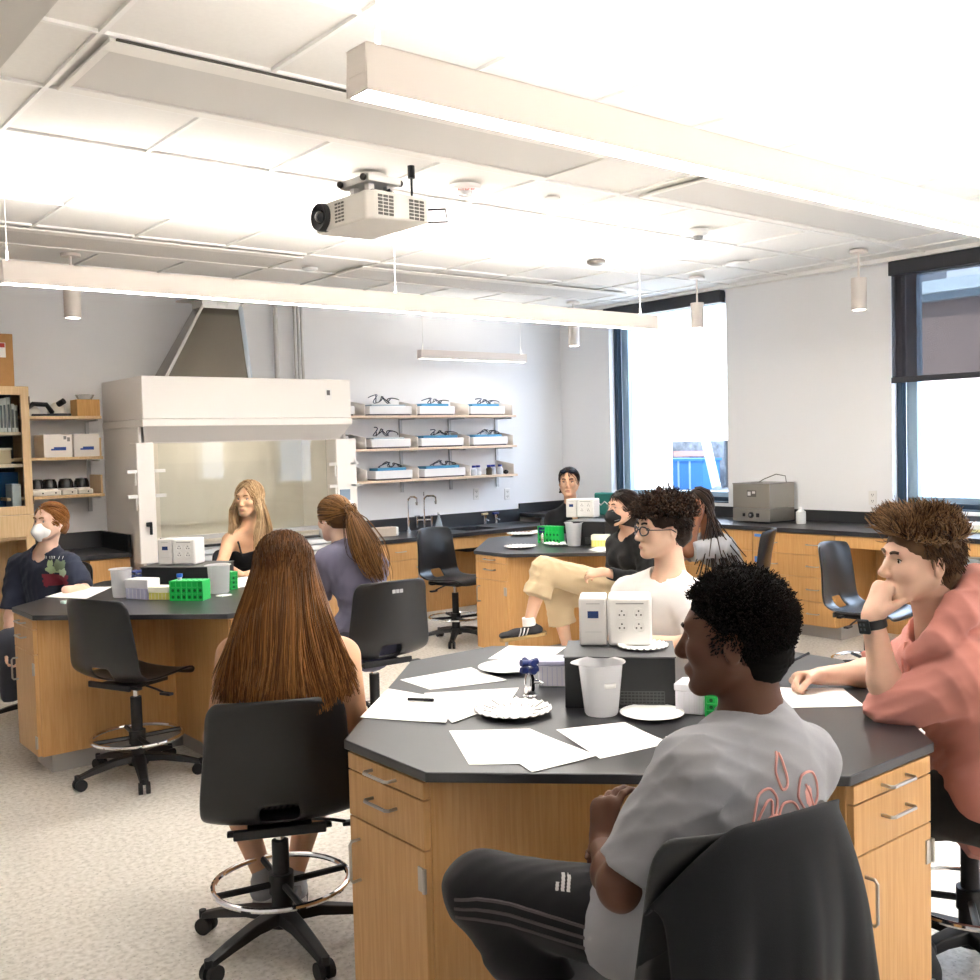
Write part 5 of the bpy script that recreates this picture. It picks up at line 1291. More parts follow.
def shoe_vol(v, an, toe_dir, s=1.):
    d = nrm(A3(toe_dir)); up = nrm(A3((0, 0, 1)) - d * d[2]) if abs(d[2]) < .8 else nrm(np.cross(np.cross(d, (0, 0, 1)), d)) ; up = up if up @ up > 0 else A3((0, 0, 1))
    an = A3(an); b = an - up * .055
    v.cone(b - d * .045, b + d * .09, .036 * s, .04 * s, .02, (up, .75)); v.cone(b + d * .09, b + d * .165, .04 * s, .033 * s, .02, (up, .62)); v.cone(an, b - d * .02, .036 * s, .037 * s, .03)
    return d, up, b
# ------------------------------------------------------------------ face parts
def face_parts(root, o, J, s, brow, iris, lipm, origin, closed=False, eyes=True, browth=.0042, lips=True):
    c, M = J['head'], J['HM']; L = lambda x, y, z: A3(c) + M @ (s * A3((x, y, z)))
    bv = bvh_of(o, origin)
    if eyes:
        for sx in (-1, 1):
            e = MB().ball(L(sx * .0315, .0712, .003) - origin, .0115 * s, 14, 10).build('eye', mat('eye_white', 'DAD4CC', .15), root)
            MB().ball(L(sx * .0315 - .0, .0776, .003) - origin, .0062 * s, 12, 8).build('iris', iris, e)
            fr = M[:, 1]
            q = MB()
            q.tube([L(sx * (.0315 + .0135 * math.cos(t)), .0815 - .006 * abs(math.cos(t)) ** 2, .0035 + .0062 * math.sin(t)) - origin for t in np.linspace(.05, PI - .05, 9)], .0024 * s, 5)
            q.build('lash_line', mat('lash_dark', '2A211C', .6), e)
    for sx in (-1, 1):
        ln = [[(sx * (.013 + .006 * i) * s, (.026 + .005 * math.sin(i / 5 * 2.4) - .002) * s) for i in range(6)]]
        mb = line_decal('eyebrow', bv, L(0, .02, 0), M[:, 0] * -1, M[:, 2], [[(-a, b) for a, b in ln[0]]], browth * 2 * s, brow, root, origin, off=.0005, reach=.14)
    if lips:
        def ins(a, b):
            x = abs(a); top = .62 * (1 - x ** 2.2) - .12 * math.exp(-(x * 6) ** 2); bot = -.95 * (1 - x ** 1.8)
            return bot < b * 1.05 < top + .02
        decal('lips', bv, L(0, .02, -.0675), -M[:, 0], M[:, 2], .042 * s, .022 * s, 18, 12, ins, lipm, root, origin, off=.0006, reach=.14)
    return bv
def make_body(name_label, J, skin, h, s=1., parts=('head', 'torso', 'arms', 'legs'), hands=None, lo=None, hi=None, headkw=None, feet=True, group=None):
    """root empty + continuous skin mesh"""
    C, P, S, A, F = body_axes(J)
    base = P.copy(); base[2] = 0
    root = empty('person', name_label, 'person', base, 0, group)
    pts = [J[k] for k in J if isinstance(J[k], np.ndarray) and J[k].shape == (3,)]
    l = np.min(pts, 0) - .2; u = np.max(pts, 0) + .2
    if lo is not None: l = np.maximum(l, lo)
    if hi is not None: u = np.minimum(u, hi)
    v = Vol(l, u, h)
    add_torso(v, J, s * J.get('bt', .92), 0); add_neck(v, J, J.get('hs', s), J.get('fem'))
    for sd in 'LR': add_arm(v, J, sd, s * J.get('arm', 1)); 
    if 'legs' in parts:
        for sd in 'LR': add_leg(v, J, sd, s)
    add_head(v, J['head'], J['HM'], J.get('hs', s), J.get('fem'), **(headkw or {}))
    for hd in (hands or []):
        w = hd[0][0]; r = v.reg(w - .24, w + .24); sv = Vol.__new__(Vol); sv.h = h; sv.lo = A3([v.ax[i][r[0][i].start] for i in range(3)])
        sv.ax = [v.ax[i][r[0][i]] for i in range(3)]; sv.n = np.array([len(a) for a in sv.ax]); sv.f = np.full(tuple(sv.n), .15, np.float32)
        sd = 'L' if np.linalg.norm(w - J['wrL']) < 1e-6 else 'R'; fa = nrm(J['el' + sd] - w)
        sv.cone(w, w + fa * .05, .027 * s, .031 * s, 0)
        add_hand(sv, *hd[0], **hd[1]); v.f[r[0]] = np.minimum(v.f[r[0]], sv.f)
    V, Q = v.mesh(1)
    o = np_mesh('body', V, Q, skin, root, base)
    return root, o, base
def cloth(name, m, root, base, J, h, fn, wr=(.004, 14, 1, None), pad=.22, keys=None, smooth=1):
    pts = [J[k] for k in (keys or [k for k in J if isinstance(J[k], np.ndarray) and J[k].shape == (3,)])]
    v = Vol(np.min(pts, 0) - pad, np.max(pts, 0) + pad, h)
    post = fn(v)
    if wr: v.wrinkle(*wr)
    if callable(post): post(v)
    V, Q = v.mesh(smooth)
    return np_mesh(name, V, Q, m, root, base)
def skin_mat(name, col, var='', rough=.5):
    return mat(name, col, rough, spec=.35, sss=.12, var=.07, vscale=22, bump=.03, bscale=500)
def cloth_mat(name, col, rough=.85, bump=.12, bscale=700, **k):
    return mat(name, col, rough, spec=.2, bump=bump, bscale=bscale, sheen=.1, **k)
TORSO = ['shL', 'shR', 'hipL', 'hipR', 'neck', 'elL', 'elR']
LEGS = ['hipL', 'hipR', 'knL', 'knR', 'anL', 'anR']
def px(**k):
    """joints given as pixel x, pixel y and distance ahead of the camera"""
    return {a: (od(*b) if isinstance(b, tuple) and len(b) == 3 else b) for a, b in k.items()}
RGT, FWD = CR[:, 0], CR[:, 1]
def dirv(r, f, z=0): d = A3((RGT[0], RGT[1], 0)) * r + A3((FWD[0], FWD[1], 0)) * f + A3((0, 0, z)); return nrm(d)
# ------------------------------------------------------------------ hair
def hair_obj(root, base, m, parts, name='hair'):
    """parts: list of (V, Q, tone)"""
    Vs, Qs, Ts, b = [], [], [], 0
    for V, Q, T in parts:
        Vs.append(V); Qs.append(np.asarray(Q) + b); Ts.append(np.broadcast_to(np.asarray(T, float), (len(V),))); b += len(V)
    return np_mesh(name, np.concatenate(Vs), np.concatenate(Qs), m, root, base, tone=np.concatenate(Ts))
SCC, SCR = A3((0, -.014, .03)), A3((.074, .094, .082))       # scalp ellipsoid in head space
def hair_cap(J, hs, h, top=.02, side=.012, back=.016, front=.0, low=-.07, face=((0, .1, -.045), (.073, .075, .102)), ears=.03, amp=0, sc=60, seed=1, extra=None, k=.012):
    c, M = J['head'], J['HM']; L = lambda x, y, z: c + M @ (hs * A3((x, y, z)))
    v = Vol(c - .24 * hs - (.0 if not extra else .12), c + .24 * hs + (.0 if not extra else .12), h)
    v.ell(L(0, -.014 - (back - front) / 2, .03 + (top - side * .3) / 2), A3((.074 + side, .094 + (back + front) / 2, .082 + (top + side * .3) / 2)) * hs, M, 0)
    v.cone(L(0, -.05, -.03), L(0, -.04, low), (.058 + side) * hs, .05 * hs, .02)
    if extra: extra(v, L, M)
    v.ell(L(*face[0]), A3(face[1]) * hs, M, k, 'sub')
    if ears:
        for sx in (-1, 1): v.ell(L(sx * .085, .004, -.02), A3((.03, ears, ears * 1.15)) * hs, M, .008, 'sub')
    v.cut(L(0, -.03, low), M @ A3((0, .25, -1)))
    if amp: v.wrinkle(amp, sc, seed)
    V, Q = v.mesh(1)
    return V, Q, np.full(len(V), .25)
def short_hair(J, hs, n, allow, length, comb, lift=.8, curl=.4, freq=1.2, r=(.0016, .0006), m=8, seed=3, grow=.004):
    rs = np.random.RandomState(seed); c, M = J['head'], J['HM']; P = []
    while len(P) < n:
        u = nrm(rs.normal(size=3)); p = SCC + (SCR + grow) * u
        if allow(p): P.append((p, u))
    out = []
    for p, u in P:
        ln = length(p) * rs.uniform(.7, 1.25); d = nrm(u * lift + A3(comb(p)) + rs.normal(size=3) * .25)
        a = nrm(np.cross(d, rs.normal(size=3))); b = np.cross(d, a); ph = rs.rand() * 6; pts = []; q = p.copy()
        cl = curl * rs.uniform(.5, 1.3)
        for i in range(m):
            pts.append(c + M @ (hs * q)); t = i * freq + ph
            dd = nrm(d + cl * (math.cos(t) * a + math.sin(t) * b) + A3(comb(p)) * .12 * i)
            q = q + dd * ln / (m - 1)
            e = (q - SCC) / (SCR + .003); ee = np.linalg.norm(e)
            if ee < 1: q = SCC + e / ee * (SCR + .003)
        out.append(pts)
    return strands(out, r[0], r[1], rs.rand(n) ** 1.3)
def fall_hair(J, hs, n, seed, allow, flow, m=16, r=(.0022, .0008), tone=None, grow=.01):
    """flow(p_local, u, k) -> world polyline (m points) for one lock"""
    rs = np.random.RandomState(seed); out = []; tn = []
    while len(out) < n:
        u = nrm(rs.normal(size=3)); p = SCC + (SCR + grow) * u
        if not allow(p): continue
        q = flow(p, u, rs)
        if q is None: continue
        out.append(q); tn.append(rs.rand())
    return strands(out, r[0], r[1], tn if tone is None else tone(np.array(tn)))
def slide(J, hs, p, target, m1, rs, grow=.012):
    """points along the scalp from p towards the local point target, kept just outside the skull"""
    c, M = J['head'], J['HM']; pts = []
    for t in np.linspace(0, 1, m1):
        q = mix(p, target, t); e = (q - SCC) / (SCR + grow); ee = np.linalg.norm(e)
        if ee < 1: q = SCC + e / ee * (SCR + grow)
        pts.append(c + M @ (hs * q))
    return pts
CHK = []
def chk(nm, J):
    f = lambda a, b: round(float(np.linalg.norm(J[a] - J[b])), 2)
    CHK.append((nm, dict(ua=(f('shL', 'elL'), f('shR', 'elR')), fa=(f('elL', 'wrL'), f('elR', 'wrR')), th=(f('hipL', 'knL'), f('hipR', 'knR')), sn=(f('knL', 'anL'), f('knR', 'anR')), sh=f('shL', 'shR'), hip=f('hipL', 'hipR'), tor=round(float(np.linalg.norm((J['shL'] + J['shR'] - J['hipL'] - J['hipR']) / 2)), 2), hz=round(float((J['hipL'][2] + J['hipR'][2]) / 2), 2), nk=f('neck', 'head'))))
LIPD = mat('lip_dark', '5E3A33', .45); LIPP = mat('lip_pink', 'C58678', .45); IRB = mat('iris_brown', '2E1D14', .1); IRG = mat('iris_blue', '5A6E7C', .1)
BROWK = mat('brow_black', '17110E', .8); BROWN = mat('brow_brown', '3E2A1C', .8); BROWL = mat('brow_light', '8A6238', .8)
# ================================================================= boy in the grey T-shirt (foreground)
J = px(head=(734, 637, 2.0), neck=(752, 722, 2.02), shL=(690, 775, 1.86), shR=(806, 762, 2.13), elL=(622, 886, 1.88), wrL=(603, 848, 2.12), elR=(740, 868, 2.3), wrR=(636, 846, 2.33),
       hipL=(668, 930, 1.93), hipR=(735, 922, 2.13), knL=(482, 890, 2.1), knR=(520, 905, 2.36), anL=(590, 1050, 2.0), anR=(610, 1030, 2.35))
J['HM'] = frame_of(dirv(-.91, .40, -.03)); J['slouch'] = .05; chk('grey', J)
SKD = skin_mat('skin_deep', '5A3A2A')
ha = [((J['wrL'], dirv(.1, .35, .9), dirv(.75, .6, -.1), -1), dict(curl=(.5, .55, .6, .7), thumb=(.3, .2))),
      ((J['wrR'], dirv(-.85, -.35, .3), dirv(-.2, -.8, -.3), 1), dict(curl=(.35, .35, .35, .4), thumb=(.5, .3)))]
root, ob, base = make_body('person in a grey T-shirt with a pink back print, hands clasped at the nearest table', J, SKD, .0037, 1., hands=ha, parts=('head', 'torso', 'arms'), headkw=dict(nose=.6, jaw=1.02), lo=(-9, -9, .45))
face_parts(root, ob, J, 1., BROWK, IRB, mat('lip_deep', '4A2C26', .45), base)
HK = hair_mat('hair_black', '090706', '1C1310', .85)
def al(p): return p[2] > .045 - (.085 if p[1] < .03 else 0) - max(0, -p[1]) * .75 and not (p[1] > .055 and p[2] < .075)
cap = hair_cap(J, 1., .0035, top=.026, side=.006, back=.010, front=.004, low=-.07, face=((0, .115, -.03), (.078, .075, .1)), ears=.026, amp=.004, sc=150, seed=4)
fz = short_hair(J, 1., 4200, al, lambda p: .011 + .017 * max(0, p[2] / .1), lambda p: (0, 0, 0), lift=1, curl=1.3, freq=1.9, r=(.0012, .0009), m=6, seed=8, grow=.011)
fz2 = short_hair(J, 1., 2500, lambda p: p[1] < .01 and -.09 < p[2] < .05 and not (abs(p[0]) > .055 and p[1] > -.035 and p[2] < .01), lambda p: .006, lambda p: (0, -.1, -.4), lift=.6, curl=.8, freq=1.5, r=(.0011, .0007), m=4, seed=9, grow=.013)
hair_obj(root, base, HK, [(cap[0], cap[1], cap[2] * 0), fz, fz2])
TEE = cloth_mat('tee_grey', '98989C', .9)
def f(v):
    add_torso(v, J, .99, .012)
    for sd in 'LR': add_arm(v, J, sd, .96, .010, .86, .018)
    P = (J['hipL'] + J['hipR']) / 2; C, _, S, A, F = body_axes(J)
    v.cone(J['hipL'] + A * .02, J['hipR'] + A * .02, .125, .125, .05)
    v.cone(J['hipL'] + A * .03, mix(J['hipL'], J['knL'], .2) + A * .0, .118, .108, .03)
    n = J['neck']; up = nrm(J['head'] - n)
    v.cone(n + up * .015, n + up * .12, .072, .08, .012, None, 'sub')
    v.cone(n + up * .012 - (0, 0, .0), n + up * .019, .071, .071, .012)
    v.cone(n - up * .05, n + up * .12, .061, .064, .006, None, 'sub')
tee = cloth('shirt', TEE, root, base, J, .005, f, (.0075, 34, 3, [(.6, .2, -1), (1, .3, .5), (.2, 1, .6)]), keys=TORSO)
bv = bvh_of(tee, base)
cpt = od(757, 783, 1.95)
lines = [[(-.0, .078), (-.012, .045), (-.004, .015), (.012, .03), (.004, .076)], [(-.075, -.03), (-.06, .01), (-.03, .02), (-.02, -.01), (-.05, -.06)], [(-.07, -.04), (-.05, -.005), (-.032, .0), (-.04, -.05)], [(-.06, -.07), (-.045, -.03), (-.02, -.03), (-.03, -.075)],
         [(-.02, -.03), (-.005, -.01), (.02, -.012), (.03, -.035), (.012, -.055), (-.015, -.05), (-.02, -.03)], [(-.01, -.06), (.005, -.03), (.02, -.035)], [(.035, .0), (.05, .028), (.085, .026), (.1, -.002), (.085, -.03), (.055, -.036), (.035, -.01), (.035, .0)], [(.06, .01), (.07, -.01), (.078, -.04)], [(.03, -.06), (.06, -.045), (.1, -.05)], [(-.03, -.08), (.0, -.06), (.04, -.07)]]
PK = mat('print_pink', 'E5A79D', .8)
pr_ = dirv(.93, .33, 0)
def spl(L):
    P = [A3(p) for p in L]; out = []
    for i in range(len(P) - 1):
        a, b, c_, d = P[max(0, i - 1)], P[i], P[i + 1], P[min(len(P) - 1, i + 2)]
        for t in (0, .25, .5, .75): out.append(.5 * (2 * b + (c_ - a) * t + (2 * a - 5 * b + 4 * c_ - d) * t * t + (3 * b - a - 3 * c_ + d) * t ** 3))
    return out + [P[-1]]
lines = [spl(l) for l in lines]
line_decal('back_print', bv, cpt, pr_, (0, 0, 1), lines, .005, PK, root, base)
decal('back_print_fill', bv, cpt + A3((0, 0, -.012)) + pr_ * .066, pr_, (0, 0, 1), .026, .042, 10, 14, lambda a, b: a * a + b * b < 1, PK, root, base)
decal('back_print_fill', bv, cpt + A3((0, 0, -.045)) - pr_ * .028, pr_, (0, 0, 1), .03, .05, 10, 14, lambda a, b: abs(a + .3 * math.sin(4 * b)) < .5 and abs(b) < .9, PK, root, base)
TRK = cloth_mat('track_black', '18171A', .75)
def f(v):
    for sd in 'LR': add_leg(v, J, sd, 1., .014)
    v.cone(J['hipL'], J['hipR'], .1, .1, .05)
    C, P, S, A, F = body_axes(J)
    def post(v): v.cut(mix(J['hipL'], J['knL'], .07), J['hipL'] - J['knL'])
    return post
trk = cloth('trousers', TRK, root, base, J, .006, f, (.006, 30, 5, None), keys=LEGS, pad=.2)
bt = bvh_of(trk, base)
ax = nrm(J['knL'] - J['hipL']); m_ = mix(J['hipL'], J['knL'], .62)
for q in range(3):
    ln = [[(-.11, -.02 + q * .02 - .003), (-.03, -.02 + q * .02 + .001), (.05, -.02 + q * .02 + .004), (.12, -.02 + q * .02 + .0), (.17, -.028 + q * .018)]]
    line_decal('side_stripe', bt, m_, -ax * -1 if False else -ax, (0, 0, 1), [[(-a, b) for a, b in ln[0]]], .0085, mat('stripe_grey', '4E4749', .8), root, base, off=-.001)
lg = od(566, 879, 1.95); rr = nrm(A3((RGT[0], RGT[1], .08)))
for q in range(3):
    def bar(a, b, q=q):
        x = (a - .3 * b) * 1.5; top = (-.45, .2, .9)[q]
        return -.95 < b < top and (-.95 + .62 * q) < x < (-.95 + .62 * q + .46)
    EM = decal('bar_emblem', bt, lg, rr, (.0, .0, 1), .052, .05, 40, 36, bar, mat('emblem_grey', 'B9B6B4', .7), root, base, off=.002)
for sd in 'LR':
    vv = Vol(J['an' + sd] - .25, J['an' + sd] + .25, .008); shoe_vol(vv, J['an' + sd], dirv(-.9, .4, -.1)); V, Q = vv.mesh(); np_mesh('shoe', V, Q, mat('shoe_black', '1A1A1C', .5), root, base)
C, P, S, A, F = body_axes(J)
gch = make_chair('black drafting chair under the boy in grey, with a jacket over its back', (P[0] - F[0] * .03 - RGT[0] * .085, P[1] - F[1] * .03 - RGT[1] * .085), dirv(-.48, .88)[:2], .2, .52)
# jacket over the chair back
jk = empty('jacket', 'black jacket draped over the chair back of the boy in grey', 'jacket', gch.location, gch.rotation_euler[2])
SH_ = SH; SH = .52
g = []; nu, nv = 44, 40
for i in range(nu + 1):
    u = -1 + 2 * i / nu; row = []
    for j in range(nv + 1):
        t = j / nv; fold = .030 * math.sin(u * 8 + 1.5 * math.sin(t * 3)) * (max(0, t - .22)) * 1.3 + .014 * abs(math.sin(u * 11 + t * 3)) * max(0, t - .22)
        W = .225 + .05 * max(0, t - .25)
        if t < .2: y = -.24 - .04 * t / .2; z = SH + .27 + .165 * t / .2
        else:
            q = (t - .2) / .8; y = -.30 - .045 * math.sin(min(1, q * 3) * PI / 2) - .02 * q; z = SH + .437 - .62 * q
            if q < .04: y = -.285 - .02 * q / .04
        wrap = .075 * abs(u) ** 2.6
        x = u * W - .03 * (abs(u) ** 5) * u * (t > .2) * (1 - t); z2 = z - .03 * abs(u) ** 3 * (t > .15) - (.11 * max(0, (-u - .35) / .65) ** 1.4) * (1 - .5 * t)
        row.append((x, y + wrap * (1 if t > .2 else .8) - fold * (1 if t > .2 else 0), z2))
    g.append(row)
JK = cloth_mat('jacket_black', '1B1C1F', .85, bump=.15)
MB().sheet(g).build('drape', JK, jk, 180, solid=.008, sub=1)
SH = SH_
bp = empty('backpack', 'black backpack on the floor behind the boy in grey, before the drawer cabinet', 'backpack', tuple(oz(872, 1030, 0)[:2]) + (0,), -.4)
v = Vol((-.25, -.2, -.02), (.25, .22, .5), .008); zt = .28
v.cone((-.09, 0, .13), (-.07, 0, zt - .06), .12, .1, .03, ((0, 1, 0), .7)); v.cone((.09, 0, .13), (.07, 0, zt - .06), .12, .1, .03, ((0, 1, 0), .7)); v.cone((-.06, -.09, .12), (.06, -.09, .12), .07, .07, .03); v.wrinkle(.006, 30, 2); v.cut((0, 0, 0), (0, 0, -1))
V, Q = v.mesh(); np_mesh('pack', V, Q, cloth_mat('pack_black', '1C1B1C', .8), bp)
MB().tube([(-.09, -.1, .25), (.0, -.125, .275), (.09, -.1, .25)], .005, 6).build('zip', mat('zip_grey', '3C3B3C', .4), bp)
MB().tube([(-.04, .0, .285), (-.03, 0, .32), (.03, 0, .32), (.04, 0, .285)], .009, 8).build('handle', cloth_mat('pack_black', '1C1B1C', .8), bp)
# ================================================================= boy in the pink hoodie (right)
J = px(head=(920, 561, 2.82), neck=(941, 630, 2.86), shL=(975, 678, 2.70), shR=(922, 655, 3.04), elL=(890, 708, 2.83), wrL=(872, 616, 2.82), elR=(885, 672, 3.20), wrR=(822, 676, 3.17),
       hipL=(1000, 800, 2.82), hipR=(968, 792, 3.1), knL=(872, 812, 2.98), knR=(845, 795, 3.3), anL=(905, 930, 3.0), anR=(890, 920, 3.3))
J['HM'] = frame_of(dirv(-.99, -.14, .03), (-.05, 0, 1)); J['slouch'] = .06; chk('pink', J)
SKF = skin_mat('skin_fair', 'DDB49C')
ha = [((J['wrL'], dirv(.38, .0, .92), dirv(.85, .35, -.35), -1), dict(curl=(1.15, 1.3, 1.35, 1.4), thumb=(dirv(.8, -.25, .5), ()), spread=.02)),
      ((J['wrR'], dirv(-.97, -.15, .0), dirv(-.1, -.55, -.8), 1), dict(curl=(.75, .95, 1.15, 1.3), thumb=(.35, .7), spread=.03))]
root, ob, base = make_body('person in a dusty pink hoodie resting his chin on his fist, wearing a dark watch', J, SKF, .0037, 1., hands=ha, parts=('head', 'torso', 'arms'), headkw=dict(nose=1.1), lo=(-9, -9, .5))
face_parts(root, ob, J, 1., BROWN, mat('iris_hazel', '3A2A1A', .1), LIPP, base, lips=False)
HB = hair_mat('hair_brown', '2E1E14', 'A88460', .5)
def al(p): return p[2] > .05 - .5 * max(0, .0 - p[1]) or (p[1] < -.02 and p[2] > -.06)
cap = hair_cap(J, 1., .004, top=.030, side=.008, back=.012, front=.010, low=-.07, face=((0, .118, -.04), (.078, .075, .1)), ears=.03, amp=.004, sc=60, seed=9)
s1 = short_hair(J, 1., 3400, lambda p: p[2] > .055 - .1 * p[1] + .35 * max(0, p[1] - .02) , lambda p: .05 + .03 * max(0, p[1] / .09), lambda p: (.25 * math.sin(40 * p[0] + 25 * p[1]), .24 + .25 * math.sin(33 * p[1] + 50 * p[0]), .12 + 4.5 * max(0, p[1] - .0)), lift=.5, curl=.42, freq=.62, r=(.0021, .0009), m=10, seed=4, grow=.012)
s2 = short_hair(J, 1., 2200, lambda p: -.065 < p[2] < .08 and p[1] < .012 + .5 * max(0, p[2]) and not (abs(p[0]) > .06 and p[1] > -.03 and p[2] < .008 and p[1] < .012), lambda p: .022, lambda p: (0, -.3, -.9), lift=.25, curl=.3, freq=.8, r=(.0016, .0008), m=6, seed=5, grow=.008)
hair_obj(root, base, HB, [cap, s1, (s2[0], s2[1], s2[2] * .35)])
HOOD = cloth_mat('hoodie_pink', 'C28378', .9, bump=.1)
def f(v):
    add_torso(v, J, 1.02, .026)
    add_arm(v, J, 'L', 1., .026, 1.04, .006); add_arm(v, J, 'R', 1., .022, 1.28, .004)
    for e in (.35, .55, .75, .9): # bunched sleeve
        p = mix(J['shL'], J['elL'], e); v.cone(p - (0, 0, .006), p + A3((0, 0, .006)), .07 - .006 * e, .066, .02)
    C, P, S, A, F = body_axes(J); v.cone(J['hipL'] + A * .05, J['hipR'] + A * .05, .14, .14, .05)
    n = J['neck']; up = nrm(J['head'] - n)
    ch = [(906, 655, 2.93), (918, 655, 2.80), (938, 640, 2.73), (958, 612, 2.74), (978, 588, 2.82), (975, 585, 2.95), (955, 600, 3.02)]
    rr = (.024, .032, .04, .05, .06, .055, .04)
    for k in range(len(ch) - 1): v.cone(od(*ch[k]), od(*ch[k + 1]), rr[k], rr[k + 1], .02)
    v.cone(od(985, 600, 2.84), od(985, 650, 2.84), .08, .1, .05)
    v.cone(n + F * .01, J['head'] - up * .03, .062, .075, .012, None, 'sub')
    def post(v): v.cone(n - up * .03 + F * .035, n + up * .1 + F * .03, .05, .066, .008, None, 'sub')
    return post
hd = cloth('hoodie', HOOD, root, base, J, .0055, f, (.014, 30, 6, [(.7, .1, -1), (1, .3, .5), (.1, 1, .7)]), keys=TORSO)
bh = bvh_of(hd, base)
C, P, S, A, F = body_axes(J)
for q in (.035, -.01):
    a = J['neck'] + F * .1 + S * q
    MB().tube([a - base + A * -.0, a - base + F * .025 - A * .05, a - base + F * .035 - A * .11, a - base + F * .035 - A * .16], .0035, 6).build('drawstring', mat('string_pink', 'D59A8C', .8), root)
JT = cloth_mat('trousers_black', '1B1B1D', .8)
def f(v):
    for sd in 'LR': add_leg(v, J, sd, 1.05, .016)
    v.cone(J['hipL'], J['hipR'], .135, .135, .05)
tj = cloth('trousers', JT, root, base, J, .007, f, (.006, 30, 5, None), keys=LEGS, pad=.2)
decal('tag', bvh_of(tj, base), od(974, 806, 2.72), dirv(.9, .1, -.35), (0, 0, 1), .022, .014, 6, 5, lambda a, b: True, WPLAS, root, base)
for sd in 'LR':
    vv = Vol(J['an' + sd] - .25, J['an' + sd] + .25, .008); shoe_vol(vv, J['an' + sd], dirv(-.9, .3, -.1)); V, Q = vv.mesh(); np_mesh('shoe', V, Q, mat('shoe_black', '1A1A1C', .5), root, base)
# watch
d = nrm(J['elL'] - J['wrL']); wc = J['wrL'] + d * .02 - base; x = nrm(np.cross(d, FWD)); y = np.cross(d, x)
Mw = np.stack([x, y, d], 1)
ws = MB().lathe([(.0335, -.013), (.0355, -.012), (.0355, .012), (.0335, .013)], wc, 28, Mw).build('watch_strap', mat('strap_black', '17181C', .5), root)
nl = nrm(dirv(-.85, -.5, 0) - d * (dirv(-.85, -.5, 0) @ d)); t_ = np.cross(d, nl); Mf = np.stack([t_, d, nl], 1)
MB().obox(wc + nl * .039, .036, .042, .011, M=Mf).build('watch_case', mat('watch_dark', '22252A', .5), root, bevel=.005)
MB().obox(wc + nl * .0448, .029, .034, .001, M=Mf).build('watch_screen', mat('watch_screen', '0B0D12', .35), root)
for q in ((-.006, .006), (.006, .006), (-.006, -.007), (.006, -.007)): MB().obox(wc + nl * .0455 + t_ * q[0] + d * q[1], .006, .007, .0006, M=Mf).build('screen_mark', mat('watch_icon', '4A4E56', .4), root)
pn = empty('pen', 'dark pen held in the writing hand of the boy in pink', 'pen', od(803, 656, 3.12), 0, 'pens')
q = od(778, 668, 3.16) - A3(pn.location); MB().cyl(q * -.25, q * 1.25, .0042).build('barrel', mat('pen_dark', '2A2E38', .3), pn); MB().cyl(q * 1.25, q * 1.5, .004, .001).build('tip', CHROME, pn)
p_ = oz(958, 948, 0)
make_chair('black drafting chair under the boy in pink at the right picture edge', (p_[0] * .5 + P[0] * .5, p_[1] * .5 + P[1] * .5), (-.86, .42), .5)
# ================================================================= long-haired girl (foreground left, from behind)
J = px(head=(284, 571, 3.22), neck=(286, 632, 3.18), shL=(232, 655, 3.17), shR=(345, 656, 3.23), elL=(217, 738, 3.2), wrL=(252, 752, 3.42), elR=(357, 726, 3.36), wrR=(338, 765, 3.55),
       hipL=(258, 768, 3.3), hipR=(312, 770, 3.42), knL=(225, 772, 3.62), knR=(318, 778, 3.74), anL=(262, 872, 3.5), anR=(295, 872, 3.6))
J['HM'] = frame_of(dirv(-.25, .97, -.03)); J['fem'] = True; J['hs'] = .95; J['flat'] = True; chk('long', J)
SKT = skin_mat('skin_tan', 'D9A988')
root, ob, base = make_body('person with very long brown hair and a pale blue tank top, seen from behind', J, SKT, .006, .92, parts=('head', 'torso', 'arms', 'legs'))
TANK = cloth_mat('tank_blue_grey', '8E9BB4', .9)
def f(v):
    add_torso(v, J, .92, .01)
    C, P, S, A, F = body_axes(J); v.cone(J['hipL'] + A * .03, J['hipR'] + A * .03, .12, .12, .05)
    def post(v):
        for sd in 'LR': v.ell(J['sh' + sd] + A * .03, (.075, .075, .1), None, .02, 'sub')
        v.cone(J['neck'] - A * .04, J['neck'] + A * .1, .085, .12, .02, None, 'sub')
    return post
cloth('tank_top', TANK, root, base, J, .007, f, (.004, 34, 2, None), keys=TORSO)
SHO = mat('striped_shorts', '55504C', .9)
nt = SHO.node_tree; wv = nt.nodes.new('ShaderNodeTexWave'); wv.inputs['Scale'].default_value = 16; tcx = nt.nodes.new('ShaderNodeTexCoord'); rmp = nt.nodes.new('ShaderNodeValToRGB')
rmp.color_ramp.elements[0].color = (*lin('2E2B29'), 1); rmp.color_ramp.elements[1].color = (*lin('8A8580'), 1); nt.links.new(tcx.outputs['Object'], wv.inputs['Vector']); nt.links.new(wv.outputs['Fac'], rmp.inputs['Fac']); nt.links.new(rmp.outputs['Color'], nt.nodes['Principled BSDF'].inputs['Base Color'])
def f(v):
    for sd in 'LR': add_leg(v, J, sd, .95, .018, 1.0)
    v.cone(J['hipL'], J['hipR'], .13, .13, .05)
cloth('shorts', SHO, root, base, J, .008, f, (.005, 34, 5, None), keys=['hipL', 'hipR', 'knL', 'knR'], pad=.2)
for sd in 'LR':
    vv = Vol(J['an' + sd] - .25, J['an' + sd] + .25, .008); d, up, b_ = shoe_vol(vv, J['an' + sd], dirv(-.2, .95, -.1), .95); V, Q = vv.mesh(); so_ = np_mesh('shoe', V, Q, mat('shoe_grey', 'A9A9AE', .7), root, base)
    MB().obox(b_ + d * .055 - up * .03 - base, .07, .24, .02, M=np.stack([np.cross(d, up), d, up], 1)).build('sole', WPLAS, so_, bevel=.006)
HL = hair_mat('hair_long_brown', '38200F', 'B27A46', .4)
c, M, hs = J['head'], J['HM'], .95
CX = dirv(1, 0, 0); CF = dirv(0, 1, 0)
